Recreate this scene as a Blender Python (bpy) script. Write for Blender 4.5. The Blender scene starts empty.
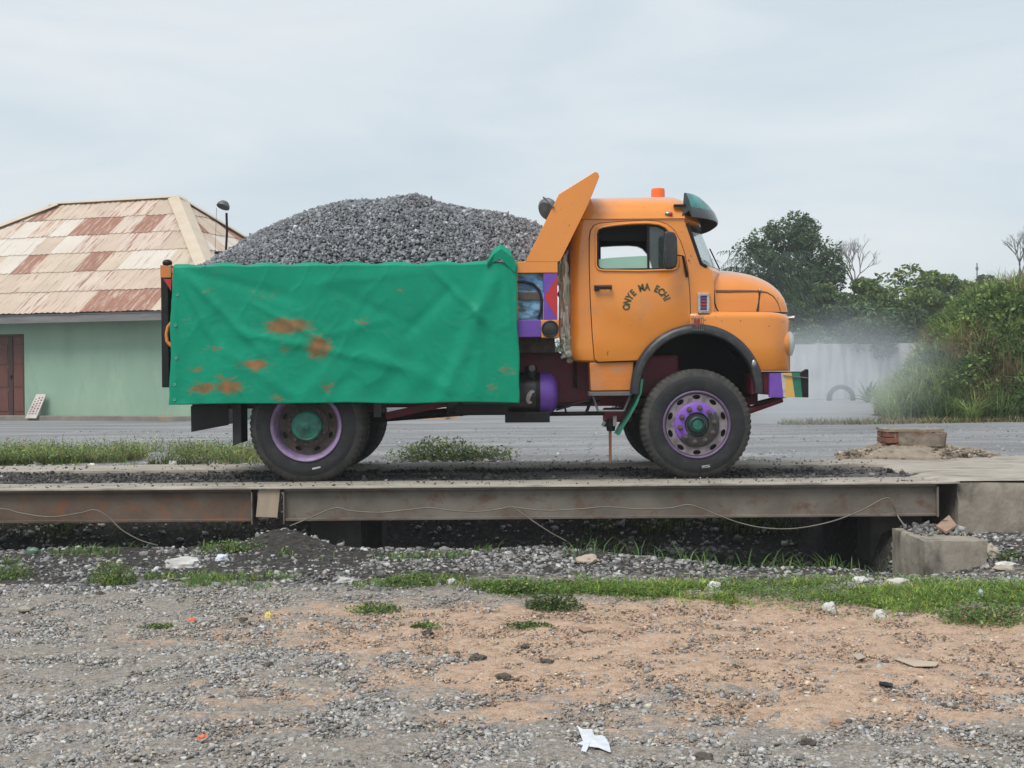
import bpy, bmesh, math, random
import numpy as np
from mathutils import Matrix, Vector
random.seed(7)
RNG = np.random.default_rng(11)
R = math.radians
scene = bpy.context.scene
C = scene.collection

# ------------------------------------------------------------------ camera
FPX = 1275.0
CAM = Vector((0.0, -12.5, 1.06))
CAM_ROT = Matrix.Rotation(R(90 - 0.54), 3, 'X') @ Matrix.Rotation(R(-0.45), 3, 'Z')
cd = bpy.data.cameras.new('camera')
cd.sensor_width = 36.0
cd.lens = FPX / 1024 * 36.0
cd.clip_start = 0.1
cd.clip_end = 3000
cam = bpy.data.objects.new('camera', cd)
cam.matrix_world = Matrix.Translation(CAM) @ CAM_ROT.to_4x4()
C.objects.link(cam)
scene.camera = cam

# ------------------------------------------------------------------ sky and sun
SUN_EL, SUN_AZ = R(58), R(215)          # azimuth clockwise from +Y: behind the camera, to the left
w = bpy.data.worlds.new('World'); scene.world = w; w.use_nodes = True
nt = w.node_tree; nt.nodes.clear()
def nn(nt, t, **kw):
    n = nt.nodes.new(t)
    for k, v in kw.items(): setattr(n, k, v)
    return n
sky = nn(nt, 'ShaderNodeTexSky', sky_type='NISHITA', sun_disc=False, sun_elevation=SUN_EL, sun_rotation=SUN_AZ)
sky.air_density = 1.2; sky.dust_density = 3.0
tc = nn(nt, 'ShaderNodeTexCoord')
mp = nn(nt, 'ShaderNodeMapping'); mp.inputs['Scale'].default_value = (1.0, 1.0, 3.6)
mp.inputs['Rotation'].default_value = (0, R(10), R(30))
no = nn(nt, 'ShaderNodeTexNoise'); no.inputs['Scale'].default_value = 2.6; no.inputs['Detail'].default_value = 7; no.inputs['Roughness'].default_value = 0.52; no.inputs['Distortion'].default_value = 0.5
rp = nn(nt, 'ShaderNodeValToRGB')
rp.color_ramp.elements[0].position = 0.32; rp.color_ramp.elements[0].color = (3.28, 3.84, 4.26, 1)
rp.color_ramp.elements[1].position = 0.70; rp.color_ramp.elements[1].color = (4.62, 4.84, 4.95, 1)
mx = nn(nt, 'ShaderNodeMix', data_type='RGBA'); mx.inputs['Factor'].default_value = 0.9
bg = nn(nt, 'ShaderNodeBackground'); bg.inputs['Strength'].default_value = 0.1
out = nn(nt, 'ShaderNodeOutputWorld')
L = nt.links.new
L(tc.outputs['Generated'], mp.inputs['Vector']); L(mp.outputs['Vector'], no.inputs['Vector']); L(no.outputs['Fac'], rp.inputs['Fac'])
L(sky.outputs['Color'], mx.inputs['A']); L(rp.outputs['Color'], mx.inputs['B']); L(mx.outputs['Result'], bg.inputs['Color']); L(bg.outputs['Background'], out.inputs['Surface'])
sd = bpy.data.lights.new('sun', 'SUN'); sd.energy = 1.5; sd.angle = R(28); sd.color = (1.0, 0.97, 0.92)
so = bpy.data.objects.new('sun', sd)
sdir = Vector((math.sin(SUN_AZ) * math.cos(SUN_EL), math.cos(SUN_AZ) * math.cos(SUN_EL), math.sin(SUN_EL)))
so.rotation_euler = sdir.to_track_quat('Z', 'Y').to_euler(); so.location = (0, -5, 15)
C.objects.link(so)
vs = scene.view_settings
vs.view_transform = 'Standard'; vs.look = 'None'; vs.gamma = 1.0; vs.use_curve_mapping = False
vs.exposure = 0.86
scene.cycles.max_bounces = 6
scene.cycles.transparent_max_bounces = 12
scene.cycles.volume_bounces = 1
scene.cycles.use_denoising = True

# ------------------------------------------------------------------ helpers
def ray(px, py):
    d = CAM_ROT @ Vector(((px - 512) / FPX, (384 - py) / FPX, -1.0))
    return d
def at(px, py, Y):
    """world x, z of the point on the plane y = Y"""
    d = ray(px, py); t = (Y - CAM.y) / d.y
    p = CAM + d * t
    return p.x, p.z
def XZ(pts, Y): return [at(a, b, Y) for a, b in pts]
def sm(a, b, x):
    t = np.clip((np.asarray(x, float) - a) / (b - a), 0, 1); return t * t * (3 - 2 * t)
def hash2(ix, iy, s):
    h = (ix.astype(np.int64) * 374761393 + iy.astype(np.int64) * 668265263 + s * 1274126177) & 0xFFFFFFFF
    h = ((h ^ (h >> 13)) * 1274126177) & 0xFFFFFFFF
    return ((h ^ (h >> 16)) & 0xFFFF) / 65535.0
def vnoise(x, y, s=0):
    x = np.asarray(x, float); y = np.asarray(y, float)
    ix = np.floor(x); iy = np.floor(y); fx = x - ix; fy = y - iy
    fx = fx * fx * (3 - 2 * fx); fy = fy * fy * (3 - 2 * fy)
    a = hash2(ix, iy, s); b = hash2(ix + 1, iy, s); c = hash2(ix, iy + 1, s); d = hash2(ix + 1, iy + 1, s)
    return (a * (1 - fx) + b * fx) * (1 - fy) + (c * (1 - fx) + d * fx) * fy
def fbm(x, y, s=0, o=4):
    v = 0; a = 0.5; f = 1.0
    for k in range(o):
        v = v + a * vnoise(x * f + 17.3 * k, y * f - 9.1 * k, s + k); a *= 0.5; f *= 2.03
    return v / (1 - 0.5 ** o)

def link(o, parent=None):
    C.objects.link(o)
    if parent is not None:
        o.parent = parent
        root = parent
        off = Vector((0, 0, 0))
        if 'base' in parent: off = Vector(parent['base'])
        o.matrix_parent_inverse = Matrix.Translation(-off)
    return o
def tag(o, label=None, cat=None, group=None, kind=None):
    if label: o['label'] = label
    if cat: o['category'] = cat
    if group: o['group'] = group
    if kind: o['kind'] = kind
    return o
BASE = {}
def thing(name, label, cat, loc, group=None):
    o = bpy.data.objects.new(name, None); C.objects.link(o); o.location = loc
    o.empty_display_size = 0.3
    BASE[o.name] = Vector(loc)
    return tag(o, label, cat, group)
def child(o, parent):
    """parent o (mesh in world coordinates) to parent without moving it"""
    if parent is None: return o
    o.parent = parent
    r = parent; off = Vector((0, 0, 0))
    while r is not None:
        if r.name in BASE: off = BASE[r.name]; break
        r = r.parent
    if parent.name in BASE: o.matrix_parent_inverse = Matrix.Translation(-off)
    return o
class MB:
    def __init__(s): s.v = []; s.f = []; s.m = []; s.mi = 0
    def add(s, vs, fs):
        b = len(s.v); s.v += [tuple(p) for p in vs]; s.f += [tuple(b + i for i in f) for f in fs]; s.m += [s.mi] * len(fs); return s
    def box(s, x0, x1, y0, y1, z0, z1):
        return s.add([(x0,y0,z0),(x1,y0,z0),(x1,y1,z0),(x0,y1,z0),(x0,y0,z1),(x1,y0,z1),(x1,y1,z1),(x0,y1,z1)],
                     [(0,3,2,1),(4,5,6,7),(0,1,5,4),(1,2,6,5),(2,3,7,6),(3,0,4,7)])
    def obox(s, c, size, rot):
        M = rot if isinstance(rot, Matrix) else Matrix.Rotation(rot, 3, 'Z')
        hx, hy, hz = [q / 2 for q in size]
        vs = [Vector(c) + M @ Vector((a*hx, b*hy, d*hz)) for a,b,d in [(-1,-1,-1),(1,-1,-1),(1,1,-1),(-1,1,-1),(-1,-1,1),(1,-1,1),(1,1,1),(-1,1,1)]]
        return s.add(vs, [(0,3,2,1),(4,5,6,7),(0,1,5,4),(1,2,6,5),(2,3,7,6),(3,0,4,7)])
    def tube(s, pts, r, n=8, cap=True, closed=False):
        pts = [Vector(p) for p in pts]; rs = r if isinstance(r, (list, tuple)) else [r] * len(pts)
        rings = []; up = None; N = len(pts)
        for i, p in enumerate(pts):
            if closed: t = pts[(i+1) % N] - pts[i-1]
            elif i == 0: t = pts[1] - p
            elif i == N-1: t = p - pts[i-1]
            else: t = pts[i+1] - pts[i-1]
            if t.length < 1e-9: t = Vector((0,0,1))
            t.normalize()
            if up is None: up = Vector((0,0,1)) if abs(t.z) < .9 else Vector((0,1,0))
            a = t.cross(up)
            if a.length < 1e-6: up = Vector((1,0,0)); a = t.cross(up)
            a.normalize(); b = a.cross(t); up = b
            rings.append([p + (a*math.cos(2*math.pi*k/n) + b*math.sin(2*math.pi*k/n)) * rs[i] for k in range(n)])
        return s.loft(rings, cap=cap and not closed, loop=closed)
    def loft(s, rings, cap=True, closed=True, loop=False):
        n = len(rings[0]); vs = [p for r in rings for p in r]; fs = []
        m = len(rings)
        for i in range(m if loop else m - 1):
            j = (i + 1) % m
            for k in range(n if closed else n - 1):
                l = (k + 1) % n
                fs.append((i*n+k, i*n+l, j*n+l, j*n+k))
        if cap and not loop: fs.append(tuple(range(n))[::-1]); fs.append(tuple((m-1)*n + k for k in range(n)))
        return s.add(vs, fs)
    def lathe(s, prof, c=(0,0,0), axis='Y', n=32, cap=False, mod=None):
        """prof: (radius, offset along axis)"""
        rings = []
        for q, (r, o) in enumerate(prof):
            ring = []
            for k in range(n):
                a = 2*math.pi*k/n; rr = r + (mod(q, k) if mod else 0)
                u, v = rr*math.cos(a), rr*math.sin(a)
                p = {'Y': (u, o, v), 'X': (o, u, v), 'Z': (u, v, o)}[axis]
                ring.append((p[0]+c[0], p[1]+c[1], p[2]+c[2]))
            rings.append(ring)
        return s.loft(rings, cap=cap)
    def plate(s, outer, holes, y0, y1):
        """polygon(s) in x-z, extruded from y0 to y1"""
        bm = bmesh.new(); loops = []
        for poly in [outer] + list(holes):
            vs = [bm.verts.new((p[0], y0, p[1])) for p in poly]
            loops.append(len(vs))
            for i in range(len(vs)): bm.edges.new((vs[i], vs[(i+1) % len(vs)]))
        bm.verts.ensure_lookup_table(); bm.verts.index_update()
        if not holes:
            fl = [tuple(range(len(outer)))]
        else:
            bmesh.ops.triangle_fill(bm, use_beauty=True, use_dissolve=False, edges=bm.edges[:])
            bm.verts.index_update()
            fl = [tuple(v.index for v in f.verts) for f in bm.faces]
        V = [tuple(v.co) for v in bm.verts]; n = len(V); bm.free()
        fs = list(fl) + [tuple(i + n for i in f[::-1]) for f in fl]
        o = 0
        for k in loops:
            for i in range(k):
                a, b = o + i, o + (i+1) % k; fs.append((a, a+n, b+n, b))
            o += k
        return s.add(V + [(p[0], y1, p[2]) for p in V], fs)
    def sphere(s, c, r, nu=12, nv=8, sc=(1,1,1)):
        rings = []
        for i in range(nv + 1):
            t = math.pi * i / nv; rr = max(math.sin(t), 1e-3)
            rings.append([(c[0]+r*sc[0]*rr*math.cos(2*math.pi*k/nu), c[1]+r*sc[1]*rr*math.sin(2*math.pi*k/nu), c[2]-r*sc[2]*math.cos(t)) for k in range(nu)])
        return s.loft(rings)
    def mesh(s, name, mats, smooth=None, bevel=0, seg=2):
        me = bpy.data.meshes.new(name); me.from_pydata(s.v, [], s.f)
        mats = mats if isinstance(mats, (list, tuple)) else [mats]
        for m in mats: me.materials.append(m)
        if len(mats) > 1: me.polygons.foreach_set('material_index', s.m)
        bm = bmesh.new(); bm.from_mesh(me)
        bmesh.ops.recalc_face_normals(bm, faces=bm.faces[:])
        if bevel:
            es = [e for e in bm.edges if len(e.link_faces) == 2 and e.calc_face_angle(0) > R(40)]
            bmesh.ops.bevel(bm, geom=es, offset=bevel, segments=seg, profile=0.5, affect='EDGES', clamp_overlap=True)
        bm.to_mesh(me); bm.free()
        if smooth:
            me.polygons.foreach_set('use_smooth', [True] * len(me.polygons))
            me.set_sharp_from_angle(angle=R(smooth))
        me.update()
        return me
    def build(s, name, mats, parent=None, smooth=None, bevel=0, seg=2):
        o = bpy.data.objects.new(name, s.mesh(name, mats, smooth, bevel, seg)); C.objects.link(o)
        return child(o, parent)
def boolean(a, cutters):
    """a minus each cutter (objects are consumed); the cut faces take the cutter's material"""
    for b in cutters:
        m = a.modifiers.new('cut', 'BOOLEAN'); m.object = b; m.operation = 'DIFFERENCE'; m.solver = 'EXACT'
        try: m.material_mode = 'TRANSFER'
        except Exception: pass
    bpy.context.view_layer.update()
    dg = bpy.context.evaluated_depsgraph_get()
    me = bpy.data.meshes.new_from_object(a.evaluated_get(dg))
    a.modifiers.clear(); old = a.data; a.data = me
    for b in cutters: bpy.data.objects.remove(b)
    return a
def smooth_mesh(me, ang):
    me.polygons.foreach_set('use_smooth', [True] * len(me.polygons)); me.set_sharp_from_angle(angle=R(ang)); me.update()
def np_mesh(name, V, F, mat, col=None):
    """V (n,3), F (m,k) uniform polygon size, col (n,3)"""
    me = bpy.data.meshes.new(name); k = F.shape[1]
    me.vertices.add(len(V)); me.vertices.foreach_set('co', np.ascontiguousarray(V, dtype=np.float32).ravel())
    me.loops.add(F.size); me.loops.foreach_set('vertex_index', np.ascontiguousarray(F, dtype=np.int32).ravel())
    me.polygons.add(len(F)); me.polygons.foreach_set('loop_start', np.arange(0, F.size, k, dtype=np.int32))
    me.update(calc_edges=True)
    if col is not None:
        at_ = me.color_attributes.new('Col', 'FLOAT_COLOR', 'POINT')
        c4 = np.ones((len(V), 4), dtype=np.float32); c4[:, :3] = col
        at_.data.foreach_set('color', c4.ravel())
    if mat: me.materials.append(mat)
    return me
def np_obj(name, V, F, mat, col=None, parent=None):
    o = bpy.data.objects.new(name, np_mesh(name, V, F, mat, col)); C.objects.link(o)
    return child(o, parent)

# ------------------------------------------------------------------ materials
def base_mat(name):
    m = bpy.data.materials.new(name); m.use_nodes = True
    nt = m.node_tree; b = nt.nodes['Principled BSDF']
    return m, nt, b
def rgba(c): return (c[0], c[1], c[2], 1)
def pm(name, c1, c2=None, scale=4.0, rough=0.6, metal=0.0, bump=0.0, bscale=None, stretch=(1,1,1), lo=0.35, hi=0.65, dirt=None, dirt_scale=2.0, dirt_lo=0.55, dirt_hi=0.75, coat=0.0, detail=6, spec=0.5, rvar=0.0, chips=None):
    m, nt, b = base_mat(name); L = nt.links.new
    tc = nn(nt, 'ShaderNodeTexCoord'); mp = nn(nt, 'ShaderNodeMapping'); mp.inputs['Scale'].default_value = stretch
    L(tc.outputs['Object'], mp.inputs['Vector'])
    b.inputs['Roughness'].default_value = rough; b.inputs['Metallic'].default_value = metal
    b.inputs['Coat Weight'].default_value = coat; b.inputs['Coat Roughness'].default_value = 0.12
    b.inputs['Specular IOR Level'].default_value = spec
    c2 = c2 or tuple(q * 0.8 for q in c1)
    no = nn(nt, 'ShaderNodeTexNoise'); no.inputs['Scale'].default_value = scale; no.inputs['Detail'].default_value = detail; no.inputs['Roughness'].default_value = 0.6
    L(mp.outputs['Vector'], no.inputs['Vector'])
    rp = nn(nt, 'ShaderNodeValToRGB'); rp.color_ramp.elements[0].position = lo; rp.color_ramp.elements[1].position = hi
    rp.color_ramp.elements[0].color = rgba(c1); rp.color_ramp.elements[1].color = rgba(c2)
    L(no.outputs['Fac'], rp.inputs['Fac']); colr = rp.outputs['Color']
    if dirt:
        n2 = nn(nt, 'ShaderNodeTexNoise'); n2.inputs['Scale'].default_value = dirt_scale; n2.inputs['Detail'].default_value = 8; n2.inputs['Roughness'].default_value = 0.65
        L(mp.outputs['Vector'], n2.inputs['Vector'])
        r2 = nn(nt, 'ShaderNodeMapRange'); r2.inputs['From Min'].default_value = dirt_lo; r2.inputs['From Max'].default_value = dirt_hi
        L(n2.outputs['Fac'], r2.inputs['Value'])
        x = nn(nt, 'ShaderNodeMix', data_type='RGBA'); x.inputs['B'].default_value = rgba(dirt)
        L(r2.outputs['Result'], x.inputs['Factor']); L(colr, x.inputs['A']); colr = x.outputs['Result']
        if rvar:
            rr = nn(nt, 'ShaderNodeMapRange'); rr.inputs['To Min'].default_value = rough; rr.inputs['To Max'].default_value = min(1, rough + rvar)
            L(r2.outputs['Result'], rr.inputs['Value']); L(rr.outputs['Result'], b.inputs['Roughness'])
    if chips:
        n4 = nn(nt, 'ShaderNodeTexNoise'); n4.inputs['Scale'].default_value = chips[1]; n4.inputs['Detail'].default_value = 3; L(mp.outputs['Vector'], n4.inputs['Vector'])
        n5 = nn(nt, 'ShaderNodeTexNoise'); n5.inputs['Scale'].default_value = 2.3; n5.inputs['Detail'].default_value = 3; L(mp.outputs['Vector'], n5.inputs['Vector'])
        ma = nn(nt, 'ShaderNodeMath', operation='MULTIPLY_ADD'); L(n5.outputs['Fac'], ma.inputs[0]); ma.inputs[1].default_value = 0.35; L(n4.outputs['Fac'], ma.inputs[2])
        r4 = nn(nt, 'ShaderNodeMapRange'); r4.inputs['From Min'].default_value = chips[2]; r4.inputs['From Max'].default_value = chips[3]; L(ma.outputs[0], r4.inputs['Value'])
        x4 = nn(nt, 'ShaderNodeMix', data_type='RGBA'); x4.inputs['B'].default_value = rgba(chips[0]); L(r4.outputs['Result'], x4.inputs['Factor']); L(colr, x4.inputs['A']); colr = x4.outputs['Result']
    L(colr, b.inputs['Base Color'])
    if bump:
        n3 = nn(nt, 'ShaderNodeTexNoise'); n3.inputs['Scale'].default_value = bscale or scale * 4; n3.inputs['Detail'].default_value = 5
        L(mp.outputs['Vector'], n3.inputs['Vector'])
        bp = nn(nt, 'ShaderNodeBump'); bp.inputs['Strength'].default_value = bump; bp.inputs['Distance'].default_value = 0.02
        L(n3.outputs['Fac'], bp.inputs['Height']); L(bp.outputs['Normal'], b.inputs['Normal'])
    return m
def attr_mat(name, tint=(1,1,1), rough=0.8, trans=0.0, nscale=30, nvar=0.3, spec=0.3):
    """albedo from the Col attribute, broken up by noise"""
    m, nt, b = base_mat(name); L = nt.links.new
    a = nn(nt, 'ShaderNodeAttribute', attribute_name='Col')
    tc = nn(nt, 'ShaderNodeTexCoord'); no = nn(nt, 'ShaderNodeTexNoise'); no.inputs['Scale'].default_value = nscale; no.inputs['Detail'].default_value = 4
    L(tc.outputs['Object'], no.inputs['Vector'])
    mr = nn(nt, 'ShaderNodeMapRange'); mr.inputs['From Min'].default_value = .3; mr.inputs['From Max'].default_value = .7; mr.inputs['To Min'].default_value = 1 - nvar; mr.inputs['To Max'].default_value = 1 + nvar
    L(no.outputs['Fac'], mr.inputs['Value'])
    mul = nn(nt, 'ShaderNodeVectorMath', operation='SCALE'); L(a.outputs['Color'], mul.inputs[0]); L(mr.outputs['Result'], mul.inputs['Scale'])
    L(mul.outputs['Vector'], b.inputs['Base Color'])
    b.inputs['Roughness'].default_value = rough; b.inputs['Specular IOR Level'].default_value = spec
    if trans:
        t = nn(nt, 'ShaderNodeBsdfTranslucent'); L(mul.outputs['Vector'], t.inputs['Color'])
        ms = nn(nt, 'ShaderNodeMixShader'); ms.inputs[0].default_value = trans
        L(b.outputs[0], ms.inputs[1]); L(t.outputs[0], ms.inputs[2]); L(ms.outputs[0], nt.nodes['Material Output'].inputs['Surface'])
    return m
def glass_mat(name, tint, rough=0.03, opaque=0.0, body=(0.5,0.6,0.6), ior=1.45):
    m, nt, b = base_mat(name); L = nt.links.new
    b.inputs['Base Color'].default_value = rgba(body); b.inputs['Roughness'].default_value = 0.25
    tr = nn(nt, 'ShaderNodeBsdfTransparent'); tr.inputs['Color'].default_value = rgba(tint)
    gl = nn(nt, 'ShaderNodeBsdfGlossy'); gl.inputs['Roughness'].default_value = rough
    lw = nn(nt, 'ShaderNodeLayerWeight'); lw.inputs['Blend'].default_value = 0.5; pw = nn(nt, 'ShaderNodeMath', operation='POWER'); L(lw.outputs['Facing'], pw.inputs[0]); pw.inputs[1].default_value = 5.0
    fr = nn(nt, 'ShaderNodeMath', operation='MULTIPLY_ADD'); L(pw.outputs[0], fr.inputs[0]); fr.inputs[1].default_value = 0.8; fr.inputs[2].default_value = 0.05
    m1 = nn(nt, 'ShaderNodeMixShader'); L(fr.outputs[0], m1.inputs[0]); L(tr.outputs[0], m1.inputs[1]); L(gl.outputs[0], m1.inputs[2])
    m2 = nn(nt, 'ShaderNodeMixShader'); m2.inputs[0].default_value = opaque; L(m1.outputs[0], m2.inputs[1]); L(b.outputs[0], m2.inputs[2])
    L(m2.outputs[0], nt.nodes['Material Output'].inputs['Surface'])
    return m

M = {}
DUST = (0.33, 0.27, 0.21)
M['orange'] = pm('orange_paint', (0.76, 0.262, 0.030), (0.70, 0.232, 0.025), 1.6, 0.28, coat=0.75, chips=((0.16, 0.06, 0.025), 26, 0.885, 0.925), dirt=(0.46, 0.23, 0.09), dirt_scale=3.2, dirt_lo=0.55, dirt_hi=0.85, rvar=0.3, bump=0.015, bscale=2.0)
M['orange_dusty'] = pm('dusty_orange_paint', (0.66, 0.21, 0.03), (0.52, 0.19, 0.05), 4, 0.5, dirt=DUST, dirt_scale=5, dirt_lo=0.5, dirt_hi=0.85, stretch=(1,1,2))
M['dark'] = pm('black_paint', (0.006, 0.006, 0.007), (0.012, 0.011, 0.011), 6, 0.5, dirt=(0.05, 0.044, 0.038), dirt_scale=5, dirt_lo=0.58, dirt_hi=0.9, spec=0.3)
M['interior'] = pm('cab_interior', (0.004, 0.0045, 0.006), (0.007, 0.007, 0.008), 5, 0.85, spec=0.15)
M['rubber'] = pm('rubber', (0.017, 0.018, 0.021), (0.026, 0.0265, 0.029), 7, 0.7, dirt=(0.055, 0.051, 0.047), dirt_scale=6, dirt_lo=0.5, dirt_hi=0.85, spec=0.3, bump=0.15, bscale=60)
M['tread'] = pm('dusty_tread', (0.026, 0.026, 0.026), (0.05, 0.048, 0.045), 9, 0.85, dirt=(0.08, 0.074, 0.066), dirt_scale=8, dirt_lo=0.42, dirt_hi=0.8)
M['flare'] = pm('black_flare', (0.017, 0.019, 0.023), (0.028, 0.03, 0.033), 5, 0.42, dirt=(0.12, 0.11, 0.10), dirt_scale=7, dirt_lo=0.5, dirt_hi=0.9)
M['maroon'] = pm('maroon_paint', (0.20, 0.012, 0.034), (0.13, 0.011, 0.026), 6, 0.5, dirt=(0.08, 0.045, 0.04), dirt_scale=7, dirt_lo=0.5, dirt_hi=0.8)
M['purple'] = pm('purple_paint', (0.16, 0.065, 0.40), (0.13, 0.05, 0.32), 4, 0.42, dirt=(0.16, 0.12, 0.2), dirt_scale=9, dirt_lo=0.55, dirt_hi=0.85)
M['lavender'] = pm('lavender_rim', (0.27, 0.19, 0.34), (0.20, 0.13, 0.26), 9, 0.5, dirt=(0.12, 0.10, 0.10), dirt_scale=9, dirt_lo=0.48, dirt_hi=0.75)
M['white'] = pm('white_paint', (0.55, 0.52, 0.5), (0.42, 0.38, 0.36), 9, 0.55, dirt=(0.2, 0.16, 0.13), dirt_scale=12, dirt_lo=0.5, dirt_hi=0.75)
M['red'] = pm('red_paint', (0.50, 0.028, 0.03), (0.42, 0.03, 0.03), 5, 0.45)
M['yellow'] = pm('yellow_paint', (0.66, 0.40, 0.09), (0.58, 0.36, 0.1), 5, 0.45)
M['green'] = pm('green_paint', (0.01, 0.19, 0.12), (0.012, 0.14, 0.09), 6, 0.45, dirt=(0.08, 0.13, 0.1), dirt_scale=10, dirt_lo=0.5, dirt_hi=0.85)
M['hubbrown'] = pm('brown_hub', (0.05, 0.038, 0.032), (0.085, 0.065, 0.055), 12, 0.7, dirt=(0.14, 0.11, 0.09), dirt_scale=15, dirt_lo=0.5, dirt_hi=0.8)
M['metal'] = pm('worn_metal', (0.42, 0.42, 0.42), (0.3, 0.29, 0.28), 10, 0.38, metal=0.8)
M['greymetal'] = pm('grey_metal', (0.16, 0.16, 0.17), (0.11, 0.11, 0.11), 8, 0.55, metal=0.3)
M['lens'] = glass_mat('lens_glass', (0.9, 0.93, 0.95), 0.05, 0.55, (0.62, 0.68, 0.70))
M['beacon'] = pm('beacon_orange', (0.9, 0.16, 0.01), (0.85, 0.14, 0.01), 3, 0.25, coat=0.4)
M['glass'] = glass_mat('window_glass', (0.90, 0.96, 0.95), 0.03, 0.04, (0.45, 0.62, 0.6))
M['mint'] = glass_mat('mint_glass', (0.6, 0.9, 0.8), 0.05, 0.8, (0.36, 0.58, 0.47))
M['teal'] = pm('teal_visor', (0.01, 0.30, 0.27), (0.012, 0.16, 0.15), 9, 0.3, coat=0.3, dirt=(0.03, 0.05, 0.055), dirt_scale=5, dirt_lo=0.46, dirt_hi=0.62)
M['visor'] = pm('dark_visor', (0.03, 0.036, 0.04), (0.045, 0.05, 0.055), 8, 0.3, coat=0.3)
M['letter'] = pm('letter_paint', (0.05, 0.06, 0.015), (0.07, 0.08, 0.03), 20, 0.55)
M['brown_trim'] = pm('brown_trim', (0.25, 0.11, 0.06), (0.2, 0.09, 0.05), 6, 0.5)

# ------------------------------------------------------------------ ground
def zt(X, Y):
    X = np.asarray(X, float); Y = np.asarray(Y, float)
    und = (fbm(X * 0.5, Y * 0.5, 3, 3) - 0.5) * 0.07 + (fbm(X * 2.3, Y * 2.3, 5, 3) - 0.5) * 0.035
    near = np.exp(-np.maximum(0, np.abs(Y) - 25) / 15)
    front = -0.55 + und
    wob = (fbm(X * 0.9, Y * 0 + 2.0, 9, 3) - 0.5) * 0.35
    lip = -0.85 - 1.5 * sm(0.1, 2.1, X) + wob
    keep = 1 - sm(3.36, 3.6, X)
    d = sm(lip, lip + 1.1, Y) * keep
    z = front - 0.48 * d
    z = z + 0.25 * np.exp(-((X + 2.12) / 0.42) ** 2 - ((Y + 0.42) / 0.55) ** 2)
    z = z + 0.10 * np.exp(-((X - 4.5) / 0.6) ** 2 - ((Y + 1.7) / 0.6) ** 2) - 0.06 * np.exp(-((X - 3.3) / 0.35) ** 2 - ((Y + 2.4) / 0.35) ** 2)
    z = z + 0.07 * sm(3.4, 3.8, X) * sm(-2.2, -1.1, Y) * (1 - sm(2.0, 2.6, Y))
    far = -0.055 + und * 0.5 * near
    z = z + (far - z) * sm(2.25, 3.25, Y)
    return z
def axis_lines(dense, far):
    a = [dense[0]]
    for lo, hi, st in dense[1]:
        a += list(np.arange(lo, hi, st))
    return a
xs = np.concatenate([-np.geomspace(900, 8.2, 26), np.arange(-8, 8.01, 0.06), np.geomspace(8.2, 900, 26)])
ys = np.concatenate([[-300, -120, -60, -30, -18, -13, -11], np.arange(-10, 4.5, 0.06), np.arange(4.5, 12, 0.25), np.geomspace(12.2, 1500, 40)])
GX, GY = np.meshgrid(xs, ys)
GZ = zt(GX, GY)
micro = (fbm(GX * 6, GY * 6, 21, 4) - 0.5) * 0.045
GZ = GZ + micro * (np.abs(GX) < 8.1) * (GY > -10.1) * (GY < 4.6)
nx, ny = len(xs), len(ys)
V = np.stack([GX, GY, GZ], -1).reshape(-1, 3)
ii = np.arange(nx * ny).reshape(ny, nx)
F = np.stack([ii[:-1, :-1], ii[:-1, 1:], ii[1:, 1:], ii[1:, :-1]], -1).reshape(-1, 4)
def red_mask(X, Y):
    n = fbm(X * 0.7, Y * 0.9, 31, 4) - 0.5
    n2 = fbm(X * 3.1, Y * 3.6, 36, 4) - 0.5
    q = sm(-2.3, -0.5, X + n * 2.6 + n2 * 2.0) * sm(-7.0, -6.1, Y + n * 1.5 + n2 * 1.5) * (1 - sm(-3.9, -3.1, Y + n * 0.8 + n2 * 0.5 + 0.22 * np.maximum(0, X - 0.8)))
    q2 = 0.55 * np.exp(-((X + 1.9 + n) / 0.8) ** 2 - ((Y + 4.7 + n) / 0.5) ** 2)
    return np.clip(q + q2, 0, 1)
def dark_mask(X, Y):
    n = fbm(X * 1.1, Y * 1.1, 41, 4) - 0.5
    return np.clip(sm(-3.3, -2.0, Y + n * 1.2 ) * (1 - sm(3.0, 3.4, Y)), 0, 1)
def road_mask(X, Y): return sm(3.0, 3.4, np.asarray(Y, float))
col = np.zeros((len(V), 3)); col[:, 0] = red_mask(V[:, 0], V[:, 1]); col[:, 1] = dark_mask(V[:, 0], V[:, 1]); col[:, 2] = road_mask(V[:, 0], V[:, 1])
m, nt, b = base_mat('ground_dirt'); L = nt.links.new
a = nn(nt, 'ShaderNodeAttribute', attribute_name='Col'); sp = nn(nt, 'ShaderNodeSeparateColor'); L(a.outputs['Color'], sp.inputs[0])
tc = nn(nt, 'ShaderNodeTexCoord')
def noise(scale, detail=8, rough=0.62, stretch=None):
    n = nn(nt, 'ShaderNodeTexNoise'); n.inputs['Scale'].default_value = scale; n.inputs['Detail'].default_value = detail; n.inputs['Roughness'].default_value = rough
    if stretch:
        q = nn(nt, 'ShaderNodeMapping'); q.inputs['Scale'].default_value = stretch; L(tc.outputs['Object'], q.inputs['Vector']); L(q.outputs['Vector'], n.inputs['Vector'])
    else: L(tc.outputs['Object'], n.inputs['Vector'])
    return n.outputs['Fac']
def ramp(fac, stops):
    r = nn(nt, 'ShaderNodeValToRGB'); e = r.color_ramp.elements
    while len(e) < len(stops): e.new(0.5)
    for k, (p, c) in enumerate(stops): e[k].position = p; e[k].color = rgba(c)
    L(fac, r.inputs['Fac']); return r.outputs['Color']
def mixc(f, A, B):
    x = nn(nt, 'ShaderNodeMix', data_type='RGBA')
    L(f, x.inputs['Factor']); L(A, x.inputs['A']); L(B, x.inputs['B']); return x.outputs['Result']
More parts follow.
